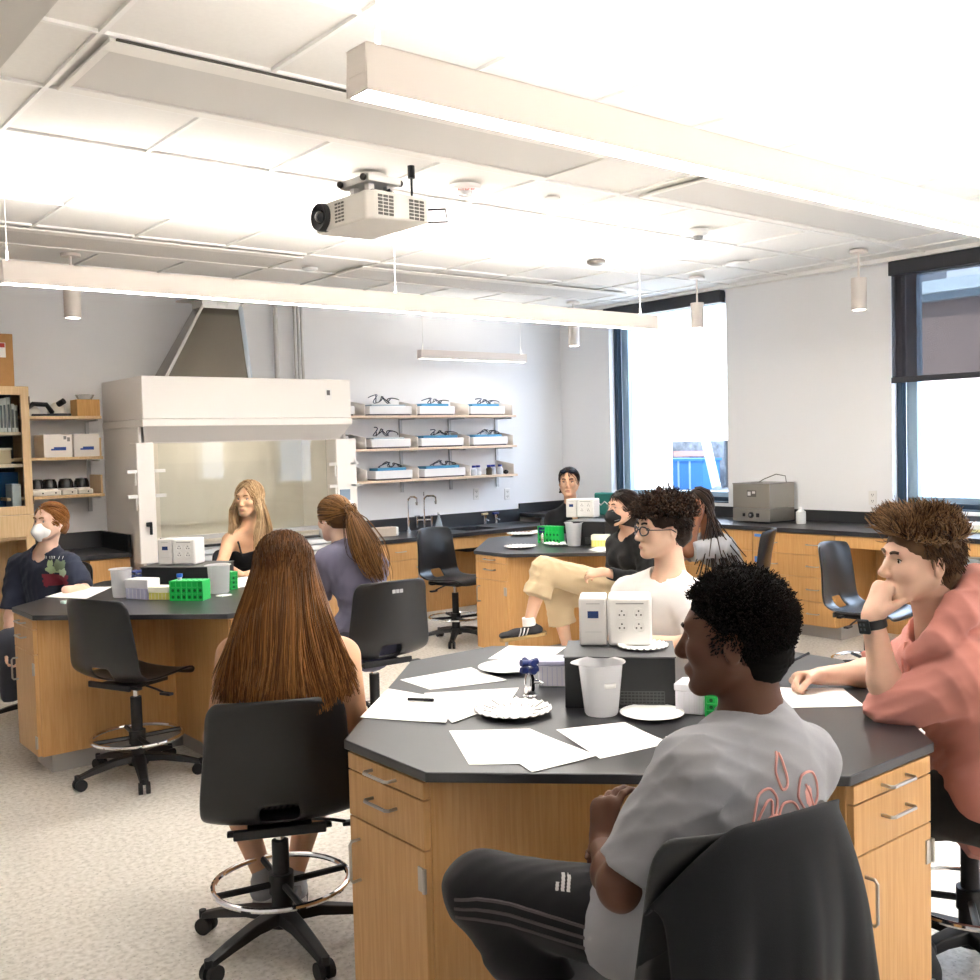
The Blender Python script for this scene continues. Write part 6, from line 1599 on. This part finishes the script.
def flow(p, u, rs):
    az = math.atan2(p[0], -p[1]); side = 1 if p[0] > 0 else -1                   # 0 = straight back
    if abs(az) > 2.3 and p[2] < .05: return None
    a2 = az * .98 + rs.normal() * .07; a2 = max(-1.55, min(1.55, a2))
    tgt = SCC + A3((math.sin(a2) * .098, -math.cos(a2) * .108, -.02)); ps = slide(J, hs, p, tgt, 6, rs, .014 + .014 * rs.rand())
    e = ps[-1]; tp = c[2] - e[2]; L_ = rs.uniform(.34, .45) * (1 - .12 * abs(math.sin(a2)))
    wx = math.sin(a2); out = []
    for i in range(1, 13):
        t = i / 12
        dd = L_ * t; q = e + CX * (wx * (.74 if wx < 0 else .95) * (.45 * dd - .5 * dd * dd) + .014 * math.sin(5 * t + az * 4) * t + rs.normal() * .002 + .012 * math.sin(az * 13) * t) - CF * (.062 * (lambda s: s * s * (3 - 2 * s))(min(1, t * 2.2)) + .02 * t) + A3((0, 0, -L_ * t))
        out.append(q)
    k = rs.rand()
    if k > .9: out = [q + CX * (wx * .035 * (i / 12) ** 3) for i, q in enumerate(out)]
    P_ = np.array(ps + out)
    for _ in range(8): P_[1:-1] = .5 * P_[1:-1] + .25 * (P_[:-2] + P_[2:])
    return P_
V, Q, T = fall_hair(J, hs, 5200, 21, lambda p: p[2] > -.03 and (p[1] < .055 or p[2] > .06), flow, m=18, r=(.0024, .0009), grow=.012)
m_ = 18; n_ = len(V) // (m_ * 3); tt = np.tile(np.repeat(np.linspace(0, 1, m_), 3), n_)
T = np.clip((.12 + .9 * T ** 1.5) * (.3 + .75 * tt ** 1.2), 0, 1)
cap = hair_cap(J, hs, .005, top=.012, side=.008, back=.009, front=.004, low=-.05, face=((0, .12, -.03), (.078, .085, .1)), ears=0)
def sheetfn(v, L, M_):
    pass
v = Vol(c - A3((.35, .35, .55)), c + A3((.35, .35, .15)), .009)
pc = [c + M @ A3((0, -.03, -.03)), c - CF * .045 + A3((0, 0, -.16)), c - CF * .05 + A3((0, 0, -.3))]
v.cone(pc[0], pc[1], .075, .1, .03, (CF, .42)); v.cone(pc[1] - CX * .03, pc[2] - CX * .05, .08, .07, .05, (CF, .35)); v.cone(pc[1] + CX * .03, pc[2] + CX * .05, .08, .07, .05, (CF, .35)); v.wrinkle(.004, 30, 3, [(1, .2, .0), (.8, -.5, .1)])
Vs, Qs = v.mesh()
hair_obj(root, base, HL, [(V, Q, T), cap, (Vs, Qs, np.full(len(Vs), .15))])
# ================================================================= boy in the white T-shirt with glasses
J = px(head=(662, 529, 4.03), neck=(671, 580, 4.06), shL=(700, 604, 3.95), shR=(628, 596, 4.2), elL=(700, 650, 3.86), wrL=(652, 642, 3.9), elR=(612, 650, 4.12), wrR=(640, 662, 4.05),
       hipL=(700, 700, 4.1), hipR=(655, 700, 4.3), knL=(612, 720, 3.85), knR=(600, 715, 4.1), anL=(640, 800, 3.9), anR=(620, 795, 4.1))
J['HM'] = frame_of(dirv(-.95, -.30, .0)); chk('white', J)
SKW = skin_mat('skin_light', 'E2BCA2')
ha = [((J['wrL'], dirv(-.9, .2, -.1), dirv(0, -.2, -1), -1), dict(curl=(.4, .4, .4, .4)))]
root, ob, base = make_body('person in a white T-shirt with dark-rimmed glasses and dark curly hair', J, SKW, .006, .98, parts=('head', 'torso', 'arms'), hands=ha, lo=(-9, -9, .55))
face_parts(root, ob, J, 1., BROWK, IRB, LIPP, base)
HC = hair_mat('hair_dark_curly', '140E0B', '4A3628', .5)
cap = hair_cap(J, 1., .005, top=.034, side=.014, back=.02, front=.012, low=-.065, face=((0, .115, -.035), (.08, .076, .105)), ears=.03, amp=.007, sc=55, seed=3)
s1 = short_hair(J, 1., 1100, lambda p: p[2] > .05, lambda p: .06, lambda p: (0, .22, .1), lift=.7, curl=1.25, freq=1.3, r=(.003, .0016), m=9, seed=14, grow=.016)
s2 = short_hair(J, 1., 700, lambda p: -.06 < p[2] < .06 and p[1] < -.0 and not (abs(p[0]) > .06 and p[1] > -.03 and p[2] < .02), lambda p: .026, lambda p: (0, -.3, -.6), lift=.4, curl=.6, freq=1.1, r=(.0024, .0012), m=6, seed=15)
hair_obj(root, base, HC, [cap, s1, (s2[0], s2[1], s2[2] * .5)])
WT = cloth_mat('tee_white', 'F0EEEB', .9)
def f(v):
    add_torso(v, J, .98, .016)
    for sd in 'LR': add_arm(v, J, sd, .98, .012, .8, .016)
    C, P, S, A, F = body_axes(J); v.cone(J['hipL'], J['hipR'], .13, .13, .05)
    n = J['neck']; up = nrm(J['head'] - n); v.cone(n + F * .012 - up * .04, n + F * .02 + up * .13, .06, .074, .008, None, 'sub')
cloth('shirt', WT, root, base, J, .007, f, (.0085, 34, 3, [(.5, .2, -1), (1, .3, .6)]), keys=TORSO)
cloth('trousers', cloth_mat('trousers_navy', '2A2D36', .85), root, base, J, .01, lambda v: [add_leg(v, J, sd, 1., .016) for sd in 'LR'] and None, None, keys=LEGS, pad=.2)
def glasses(root, base, J, hs, m, r=.021, th=.0022, asp=.78):
    c, M = J['head'], J['HM']; L = lambda x, y, z: c + M @ (hs * A3((x, y, z))) - base
    g = MB()
    for sx in (-1, 1):
        g.tube([L(sx * .033 + r * math.cos(t) * 1.1, .1 - .012 * abs(math.cos(t)) * (1 if sx * math.cos(t) > 0 else 0), -.002 + r * asp * math.sin(t)) for t in np.linspace(0, 2 * PI, 25)[:-1]], th, 6, True)
        g.tube([L(sx * .056, .09, .004), L(sx * .074, .06, .004), L(sx * .08, .0, .003), L(sx * .079, -.02, -.008)], th * .8, 6)
    g.tube([L(-.011, .1, .002), L(0, .104, .005), L(.011, .1, .002)], th, 6)
    return g.build('eyeglasses', m, root)
glasses(root, base, J, 1., mat('rim_dark', '1F2230', .3), .023, .003, .74)
C, P, S, A, F = body_axes(J)
make_chair('black drafting chair hidden behind the boy in the white T-shirt', (P[0], P[1]), F[:2], .1)
def mask(root, base, J, hs, m, strapm, fold=False):
    c, M = J['head'], J['HM']; L = lambda x, y, z: c + M @ (hs * A3((x, y, z)))
    v = Vol(c - .17, c + .17, .004)
    v.ell(L(0, .056, -.052), A3((.06, .056, .058)) * hs, M, 0); v.cone(L(0, .098, -.02), L(0, .108, -.06), .012 * hs, .02 * hs, .03); v.cone(L(0, .108, -.06), L(0, .082, -.102), .02 * hs, .014 * hs, .03)
    v.cut(L(0, .09, -.006), M @ A3((0, .35, 1))); v.cut(L(0, .022, 0), M @ A3((0, -1, .25)))
    V, Q = v.mesh(1); o = np_mesh('face_mask', V, Q, m, root, base)
    st = MB()
    for sx in (-1, 1): st.tube([L(sx * .058, .045, -.035) - base, L(sx * .079, .0, -.006) - base, L(sx * .08, -.018, .018) - base], .0022, 5).tube([L(sx * .055, .04, -.075) - base, L(sx * .078, -.006, -.035) - base, L(sx * .08, -.022, -.02) - base], .0022, 5)
    st.build('ear_loop', strapm, o)
    return o
# ================================================================= masked person in the navy T-shirt (far left)
J = px(head=(50, 522, 6.150), neck=(47, 549, 6.181), shL=(70, 566, 6.099), shR=(19, 566, 6.273), elL=(84, 592, 6.006), wrL=(66, 590, 5.801), elR=(11, 618, 6.211), wrR=(13, 648, 6.006),
       hipL=(60, 636, 6.201), hipR=(34, 636, 6.304), knL=(40, 640, 5.842), knR=(8, 642, 5.996), anL=(45, 700, 5.894), anR=(10, 700, 6.047))
J['HM'] = frame_of(dirv(-.4, -.91, .05)); J['fem'] = True; J['hs'] = .97; J['flat'] = True; chk('navy', J)
SKP = skin_mat('skin_pale', 'E6BFA8')
ha = [((J['wrR'], dirv(.05, -.3, -.95), dirv(.6, -.5, 0), 1), dict(curl=(.7, .7, .7, .7)))]
root, ob, base = make_body('person in a navy T-shirt and white mask with reddish tied-back hair', J, SKP, .0062, .9, parts=('head', 'torso', 'arms'), hands=ha)
face_parts(root, ob, J, .97, BROWL, IRG, LIPP, base, lips=False)
mask(root, base, J, .97, mat('mask_white', 'F2F1EF', .8), WPLAS)
HR = hair_mat('hair_red', '6E3F1E', 'C08A52', .45)
def tail(v, L, M): v.ell(L(0, -.105, -.02), (.035, .035, .04), None, .02); v.cone(L(.0, -.1, -.03), L(-.01, -.09, -.1), .03, .018, .02)
cap = hair_cap(J, .97, .0055, top=.012, side=.009, back=.013, front=.0, low=-.06, face=((0, .112, -.045), (.078, .075, .102)), ears=.03, extra=tail)
fl = lambda tx: (lambda p, u, rs: slide(J, .97, p, A3((p[0] * .2, -.108, -.03)), 8, rs, .012 + .006 * rs.rand()))
st = fall_hair(J, .97, 1100, 3, lambda p: p[2] > -.04 and (p[1] < .05 or p[2] > .066), fl(0), 8, (.002, .0012))
hair_obj(root, base, HR, [st, cap])
NAVT = cloth_mat('tee_navy', '2F3444', .9)
def tee_f(sl, g=.012, hem=.014, nr=.062):
    def f(v):
        add_torso(v, J, .93, g)
        for sd in 'LR': add_arm(v, J, sd, .93, g, sl, hem)
        C, P, S, A, F = body_axes(J); v.cone(J['hipL'] + A * .02, J['hipR'] + A * .02, .12, .12, .05)
        n = J['neck']; up = nrm(J['head'] - n); v.cone(n + F * .02 - up * .05, n + F * .02 + up * .14, nr, nr + .02, .01, None, 'sub')
    return f
tee = cloth('shirt', NAVT, root, base, J, .0085, tee_f(.85, .014, .02), (.012, 32, 4, None), keys=TORSO)
bv = bvh_of(tee, base); C, P, S, A, F = body_axes(J); tn = nrm(F); rr = np.cross((0, 0, 1), tn)
cc = od(46, 571, 5.85); R_ = np.cross(nrm(-FWD), (0, 0, 1)) * -1; R_ = nrm(A3((RGT[0], RGT[1], 0)))
decal('shirt_print', bv, od(45, 584, 5.9), R_, (0, 0, 1), .22, .1, 26, 14, lambda a, b: abs(a) < .96 - .06 * math.sin(9 * b) and abs(b + .08 * math.sin(7 * a)) < .8, mat('print_maroon', '8A3442', .85), root, base, off=.003)
for q, (x, y, w, h) in enumerate(((42, 573, .13, .05), (50, 568, .09, .07), (38, 567, .05, .05), (55, 575, .06, .05))):
    decal('shirt_print', bv, od(x, y, 5.9), R_, (0, 0, 1), w, h, 16, 12, lambda a, b, q=q: a * a + b * b * (1 + .5 * math.sin(5 * a + q)) < 1, mat(('print_sage', 'print_olive', 'print_sage', 'print_mint')[q], ('9FB58E', '6F7F66', '9FB58E', 'B9CDB0')[q], .85), root, base, off=.004 + .001 * q)
decal('shirt_lettering', bv, od(46, 560.5, 5.9), R_, (0, 0, 1), .23, .016, 60, 4, lambda a, b: math.sin(a * 62) > -.25 and abs(a) > .06 and math.sin(a * 23) > -.85, mat('print_white', 'D8DAD8', .85), root, base, off=.003)
JB = cloth_mat('jeans_grey', '4A4C55', .85)
def legs_f(th=.95, g=.014, up=2., hem=0.):
    def f(v):
        for sd in 'LR': add_leg(v, J, sd, th, g, up, hem)
        v.cone(J['hipL'], J['hipR'], .12, .12, .05)
    return f
cloth('trousers', JB, root, base, J, .011, legs_f(), None, keys=LEGS, pad=.2)
C, P, S, A, F = body_axes(J); make_chair('black drafting chair under the person in the navy T-shirt at the left edge', (P[0] - .02, P[1]), F[:2], .9)
# ================================================================= blonde girl facing the camera
J = px(head=(249, 499, 6.784), neck=(250, 528, 6.805), shL=(268, 541, 6.890), shR=(229, 541, 6.763), elL=(271, 570, 6.625), wrL=(246, 575, 6.381), elR=(221, 566, 6.572), wrR=(239, 574, 6.339),
       hipL=(264, 606, 6.996), hipR=(240, 606, 6.890), knL=(250, 612, 6.572), knR=(225, 612, 6.466), anL=(250, 670, 6.572), anR=(228, 670, 6.466))
J['HM'] = frame_of(dirv(-.3, -.95, .0)); J['fem'] = True; J['hs'] = .97; chk('blonde', J)
root, ob, base = make_body('person with long blonde hair in a black tank top, behind the left lab table', J, skin_mat('skin_warm', 'E3B592'), .0062, .86, parts=('head', 'torso', 'arms'))
face_parts(root, ob, J, .97, BROWL, IRG, LIPP, base)
def f(v):
    add_torso(v, J, .86, .008); C, P, S, A, F = body_axes(J)
    def post(v):
        v.cut(C - A * .02, A + F * .45)
        for q in (-1, 1): v.ell(C + S * q * .175 + A * .0, (.07, .07, .11), None, .01, 'sub')
    return post
tk = cloth('tank_top', cloth_mat('tank_black', '17171A', .85), root, base, J, .008, f, (.003, 34, 2, None), keys=TORSO)
C, P, S, A, F = body_axes(J)
MB_s = MB()
for q in (-1, 1): MB_s.tube([C - A * .08 + F * .1 + S * .075 * q - base, C - A * .0 + F * .075 + S * .085 * q - base, C + A * .045 + S * .09 * q - base, C - A * .03 - F * .1 + S * .08 * q - base], .006, 6)
MB_s.build('shoulder_strap', cloth_mat('tank_black', '17171A', .85), root)
HY = hair_mat('hair_blonde', '7E5E3C', 'DCBE94', .42)
def flow(p, u, rs):
    sd = 1 if p[0] > -.01 else -1; x = sd * (.066 + .035 * rs.rand()); y = rs.uniform(-.05, .075)
    ps = slide(J, .97, p, A3((x * 1.05, y * .8, -.045)), 7, rs, .01 + .012 * rs.rand()); e = ps[-1]; M = J['HM']; out = []
    L_ = rs.uniform(.18, .29)
    for i in range(1, 9):
        t = i / 8; out.append(e + M @ A3((sd * .012 * math.sin(4 * t + 9 * y) + sd * .02 * t, (.035 * t if y > -.01 else -.05 * t) + .008 * math.sin(6 * t + 30 * y), 0)) - A3((0, 0, L_ * t)))
    return ps + out
st = fall_hair(J, .97, 1700, 7, lambda p: p[2] > .0 and (p[1] < .06 or p[2] > .08), flow, 15, (.0026, .0012))
cap = hair_cap(J, .97, .0055, top=.01, side=.008, back=.014, front=.0, low=-.1, face=((0, .112, -.05), (.075, .075, .108)), ears=0)
hair_obj(root, base, HY, [st, cap])
cloth('trousers', JB, root, base, J, .011, legs_f(), None, keys=LEGS, pad=.2)
C, P, S, A, F = body_axes(J); make_chair('black drafting chair hidden under the blonde girl', (P[0], P[1]), F[:2], .9)
# ================================================================= girl with a ponytail, from behind
J = px(head=(334, 518, 5.45), neck=(343, 547, 5.42), shL=(327, 562, 5.28), shR=(376, 566, 5.5), elL=(318, 598, 5.45), wrL=(300, 588, 5.62), elR=(364, 606, 5.72), wrR=(330, 588, 5.85),
       hipL=(352, 636, 5.32), hipR=(386, 636, 5.5), knL=(318, 640, 5.6), knR=(345, 642, 5.8), anL=(320, 715, 5.6), anR=(345, 715, 5.75))
J['HM'] = frame_of(dirv(-.72, .68, -.22)); J['fem'] = True; J['hs'] = .96; J['flat'] = True; J['slouch'] = .06; chk('pony', J)
root, ob, base = make_body('person with a long brown ponytail, white mask and dusty violet T-shirt, seen from behind', J, SKP, .0062, .88, parts=('head', 'torso', 'arms'))
face_parts(root, ob, J, .96, BROWL, IRB, LIPP, base, lips=False)
mask(root, base, J, .96, mat('mask_white', 'F2F1EF', .8), WPLAS)
HP = hair_mat('hair_ash_brown', '35200F', 'B08050', .42)
c, M = J['head'], J['HM']; tie = c + M @ A3((.0, -.118, .015))
cap = hair_cap(J, .96, .005, top=.012, side=.01, back=.014, front=.0, low=-.06, face=((0, .112, -.045), (.078, .075, .102)), ears=.03)
st = fall_hair(J, .96, 1500, 5, lambda p: p[2] > -.05 and (p[1] < .05 or p[2] > .066), lambda p, u, rs: slide(J, .96, p, A3((0, -.112, .012)), 9, rs, .012 + .005 * rs.rand()), 9, (.0021, .0015))
end = od(378, 573, 5.3); rs = np.random.RandomState(2); pt = []
for i in range(700):
    o3 = rs.normal(size=3) * .012; e3 = rs.normal(size=3) * A3((.028, .028, .02)); ln = rs.uniform(.75, 1.08)
    P_ = [tie + o3 * .6, tie + A3((0, 0, .012)) + o3 - M[:, 1] * .03, mix(tie, end, .3) + A3((0, 0, .045)) - FWD * .03 + e3 * .7, mix(tie, end, .6) + A3((0, 0, .03)) - FWD * .04 + e3 * 1.1, mix(tie, end, .85 * ln) - FWD * .04 + e3 * 1.1, mix(tie, end, ln) - FWD * .035 + e3 * .8]
    T_ = np.linspace(0, 5, 14); pt.append([mix(P_[min(4, int(t))], P_[min(4, int(t)) + 1], t - min(4, int(t))) for t in T_])
pn_ = strands(pt, .0024, .0014, rs.rand(700))
hair_obj(root, base, HP, [st, (cap[0], cap[1], cap[2] * .6), pn_])
MB().ring(tie - M[:, 1] * .012 - base, .017, .006, 20, 8, np.stack([M[:, 0], M[:, 2], M[:, 1]], 1)).build('hair_tie', DARK, root)
cloth('shirt', cloth_mat('tee_violet_grey', '6E6C80', .9), root, base, J, .0085, tee_f(.9, .014, .02), (.011, 30, 4, None), keys=TORSO)
cloth('trousers', JB, root, base, J, .011, legs_f(), None, keys=LEGS, pad=.2)
C, P, S, A, F = body_axes(J); ch_ = make_chair('black drafting chair under the girl with the ponytail', (P[0] + RGT[0] * .02, P[1] + RGT[1] * .02), dirv(-.55, .83)[:2], .9)
MB().box(-.035, -.018, -.301, -.298, SH + .36, SH + .378).box(-.014, .003, -.301, -.298, SH + .36, SH + .378).box(.007, .024, -.301, -.298, SH + .36, SH + .378).build('maker_mark', mat('mark_pale', 'B9B9BA', .6), ch_, 0)
# ================================================================= girl in the black jacket at the back
J = px(head=(569, 482, 8.970), neck=(571, 507, 9.016), shL=(590, 518, 9.085), shR=(552, 519, 8.970), elL=(594, 545, 8.912), wrL=(578, 551, 8.625), elR=(549, 547, 8.855), wrR=(562, 552, 8.567),
       hipL=(582, 574, 9.143), hipR=(561, 574, 9.085), knL=(575, 580, 8.625), knR=(555, 580, 8.567), anL=(575, 630, 8.625), anR=(556, 630, 8.567))
J['HM'] = frame_of(dirv(-.2, -.98, .0)); J['fem'] = True; J['hs'] = 1.08; chk('back', J)
root, ob, base = make_body('person in a black jacket with sunglasses on her head, behind the back table', J, skin_mat('skin_tan2', 'DDAF8E'), .007, .88, parts=('head', 'torso', 'arms'))
face_parts(root, ob, J, 1.08, BROWK, IRB, LIPP, base)
HBK = hair_mat('hair_black_sleek', '0E0B0A', '3A2A20', .35)
def braid(v, L, M):
    for k in range(6): v.ell(L(.06 + .006 * k, -.05 + .012 * k, -.03 - .03 * k), (.022, .02, .02), None, .008)
cap = hair_cap(J, 1.08, .006, top=.012, side=.008, back=.014, front=.0, low=-.09, face=((0, .112, -.045), (.072, .075, .105)), ears=.03, extra=braid)
st = fall_hair(J, 1.08, 600, 3, lambda p: p[2] > -.03 and (p[1] < .05 or p[2] > .07), lambda p, u, rs: slide(J, 1.08, p, A3((p[0] * .5, -.1, -.04)), 8, rs, .012), 8, (.002, .0012))
hair_obj(root, base, HBK, [st, cap])
c, M = J['head'], J['HM']; L = lambda x, y, z: c + M @ (1.08 * A3((x, y, z))) - base
g_ = MB()
for sx in (-1, 1): g_.ball(L(sx * .035, .078, .088), (.03, .008, .02), 16, 10, M).tube([L(sx * .062, .07, .09), L(sx * .08, .02, .06), L(sx * .082, -.03, .03)], .003, 6)
g_.tube([L(-.02, .084, .09), L(.02, .084, .09)], .003, 6).build('sunglasses', mat('shades_dark', '1C2230', .15), root)
def f(v):
    add_torso(v, J, .92, .018)
    for sd in 'LR': add_arm(v, J, sd, .95, .018, 1.9, 0)
    C, P, S, A, F = body_axes(J); v.cone(J['hipL'] + A * .02, J['hipR'] + A * .02, .125, .125, .05)
    n = J['neck']; v.cone(n - A * .1 + F * .06, n + A * .14 + F * .04, .03, .085, .01, None, 'sub'); v.cone(n - A * .03, n + A * .14, .055, .075, .01, None, 'sub')
jkt = cloth('jacket', cloth_mat('jacket_black2', '1D1D1F', .8), root, base, J, .009, f, (.009, 30, 4, None), keys=TORSO)
C, P, S, A, F = body_axes(J); nn = J['neck']
MB().tube([nn - S * .05 + F * .03 - base, nn - S * .035 + F * .09 - A * .05 - base, nn - S * .02 + F * .14 - A * .14 - base], .003, 5).build('zip', mat('zip_gold', 'B49A6A', .4, .7), root)
cloth('trousers', JB, root, base, J, .012, legs_f(), None, keys=LEGS, pad=.2)
make_chair('black drafting chair hidden under the girl in the black jacket', (P[0], P[1]), F[:2], .9)
# ================================================================= girl in the black mask with crossed legs
J = px(head=(623, 508, 6.35), neck=(630, 532, 6.42), shL=(645, 549, 6.3), shR=(615, 545, 6.55), elL=(644, 582, 6.2), wrL=(604, 572, 6.12), elR=(612, 580, 6.55), wrR=(598, 573, 6.35),
       hipL=(630, 593, 6.38), hipR=(628, 591, 6.62), knL=(544, 570, 6.3), knR=(556, 594, 6.5), anL=(529, 622, 6.25), anR=(568, 650, 6.5))
J['HM'] = frame_of(dirv(-.9, -.42, .03)); J['fem'] = True; J['hs'] = .95; chk('cross', J)
ha = [((J['wrL'], dirv(-.9, .3, -.1), dirv(.1, .5, -.8), -1), dict(curl=(.5, .5, .5, .5))), ((J['wrR'], dirv(-.8, -.4, -.2), dirv(-.1, -.6, -.7), 1), dict(curl=(.5, .5, .5, .5)))]
root, ob, base = make_body('person in a black mask, black sweater and khaki trousers with legs crossed', J, skin_mat('skin_olive', 'DBB096'), .0062, .86, parts=('head', 'torso', 'arms', 'legs'), hands=ha)
face_parts(root, ob, J, .95, BROWK, IRB, LIPP, base, lips=False)
mk = mask(root, base, J, .95, mat('mask_black', '19191B', .7), DARK)
decal('mask_logo', bvh_of(mk, base), od(616.5, 520, 6.3), nrm(A3((RGT[0], RGT[1], .25))), (0, 0, 1), .03, .006, 14, 3, lambda a, b: abs(b) < .8, mat('logo_white', 'C9C9C9', .7), root, base)
glasses(root, base, J, .95, mat('wire_rim', '8E8A86', .3, .7), .02, .0012, .85)
cap = hair_cap(J, .95, .006, top=.014, side=.01, back=.02, front=.002, low=-.12, face=((0, .112, -.045), (.074, .075, .105)), ears=.028)
st = fall_hair(J, .95, 900, 3, lambda p: p[2] > -.03 and (p[1] < .05 or p[2] > .07), lambda p, u, rs: slide(J, .95, p, A3((p[0] * .4, -.11, -.05)), 8, rs, .014), 8, (.002, .0012))
hair_obj(root, base, HBK, [st, cap])
def f(v):
    add_torso(v, J, .88, .012)
    for sd in 'LR': add_arm(v, J, sd, .9, .012, 1.9, 0)
    n = J['neck']; C, P, S, A, F = body_axes(J); v.cone(n - A * .02 + F * .02, n + A * .14 + F * .02, .06, .08, .01, None, 'sub')
cloth('sweater', cloth_mat('sweater_black', '1F1F20', .9), root, base, J, .008, f, (.008, 30, 4, None), keys=TORSO)
def f(v):
    add_leg(v, J, 'L', .98, .022, 1.5, .02); add_leg(v, J, 'R', .98, .022, 1.55, .02); v.cone(J['hipL'], J['hipR'], .125, .125, .05)
cloth('trousers', cloth_mat('khaki', 'CBB694', .9), root, base, J, .008, f, (.010, 30, 5, None), keys=LEGS, pad=.2)
SHB = mat('sneaker_black', '232327', .6); GUM = mat('gum_sole', 'A68A5A', .6)
for sd, td in (('L', dirv(-.98, -.12, -.12)), ('R', dirv(-.9, -.1, -.2))):
    an = J['an' + sd]; vv = Vol(an - .25, an + .25, .006); d, up, b_ = shoe_vol(vv, an, td, .95); vv.cut(an - up * .01, up); V, Q = vv.mesh(); so_ = np_mesh('shoe', V, Q, SHB, root, base)
    MB().prism([(-.085, -.036), (.1, -.042), (.175, -.03), (.195, 0), (.175, .03), (.1, .042), (-.085, .036), (-.1, 0)], -.038, -.016).build('sole', GUM, so_, bevel=.004)
    so2 = [o for o in so_.children][0]; Mx = Matrix([[d[i], np.cross(up, d)[i], up[i], (b_ - base)[i]] for i in range(3)] + [[0, 0, 0, 1]]); so2.data.transform(Mx)
    bs = bvh_of(so_, base); sidev = np.cross(d, up)
    if sd == 'L':
        for q in range(3): line_decal('stripe', bs, b_ + d * (.03 + .022 * q), -d, up, [[(.018, .026), (-.004, -.016)]], .008, WPLAS, so_, base, off=.001, reach=.15)
    MB().cyl(an - up * .02 - base, an + up * .03 - base, .042, .04, 18).build('sock', mat('sock_white', 'EDEBE8', .9), root)
C, P, S, A, F = body_axes(J); make_chair('black drafting chair under the girl with crossed legs', (P[0] + F[0] * .02, P[1] + F[1] * .02), F[:2], .9, .56)
# ================================================================= braided girl leaning on her hand
J = px(head=(698, 505, 7.560), neck=(709, 530, 7.560), shL=(726, 547, 7.402), shR=(703, 543, 7.728), elL=(688, 552, 7.329), wrL=(698, 518, 7.402), elR=(682, 556, 7.770), wrR=(668, 557, 7.560),
       hipL=(742, 588, 7.455), hipR=(730, 586, 7.770), knL=(694, 592, 7.350), knR=(685, 590, 7.665), anL=(694, 650, 7.350), anR=(688, 650, 7.560))
J['HM'] = frame_of(dirv(-.95, .12, -.3)); J['fem'] = True; J['hs'] = 1.; J['slouch'] = .06; chk('braid', J)
ha = [((J['wrL'], dirv(-.1, .15, .95), dirv(.1, .9, -.1), -1), dict(curl=(.4, .4, .4, .4)))]
root, ob, base = make_body('person with long black braids in a grey T-shirt, leaning her head on her hand', J, skin_mat('skin_brown', '7A4E36'), .0068, .9, parts=('head', 'torso', 'arms'), hands=ha)
face_parts(root, ob, J, 1., BROWK, IRB, LIPD, base)
cap = hair_cap(J, 1., .006, top=.014, side=.01, back=.016, front=.002, low=-.08, face=((0, .112, -.045), (.074, .075, .105)), ears=0, amp=.003, sc=120)
rs = np.random.RandomState(6); br = []; c, M = J['head'], J['HM']
for i in range(48):
    a = rs.uniform(-1.2, 1.2); p = A3((math.sin(a) * .07, -.05 * math.cos(a) + .03, .1)); tg = A3((math.sin(a) * .1, -.112 * math.cos(a) * .9, -.03))
    ps = slide(J, 1., p, tg, 6, rs, .018); e = ps[-1]; ex = od(rs.uniform(694, 750), rs.uniform(556, 588), rs.uniform(7.2, 7.45)); out = []
    for k in range(1, 11):
        t = k / 10; hh = t ** 1.4; q = mix(e, ex, hh); q[2] = e[2] + (ex[2] - e[2]) * t; out.append(q - FWD * .05 * math.sin(t * PI))
    br.append(ps + out)
b3 = strands(br, .0055, .004, rs.rand(48), 6)
hair_obj(root, base, HBK, [cap, b3])
cloth('shirt', cloth_mat('tee_light_grey', '9C9C9E', .9), root, base, J, .009, tee_f(.9, .016, .022), (.012, 30, 4, None), keys=TORSO)
cloth('trousers', JT, root, base, J, .012, legs_f(), None, keys=LEGS, pad=.2)
C, P, S, A, F = body_axes(J); make_chair('black drafting chair under the girl with long braids', (P[0] + .02, P[1]), dirv(-.9, .43)[:2], .9)
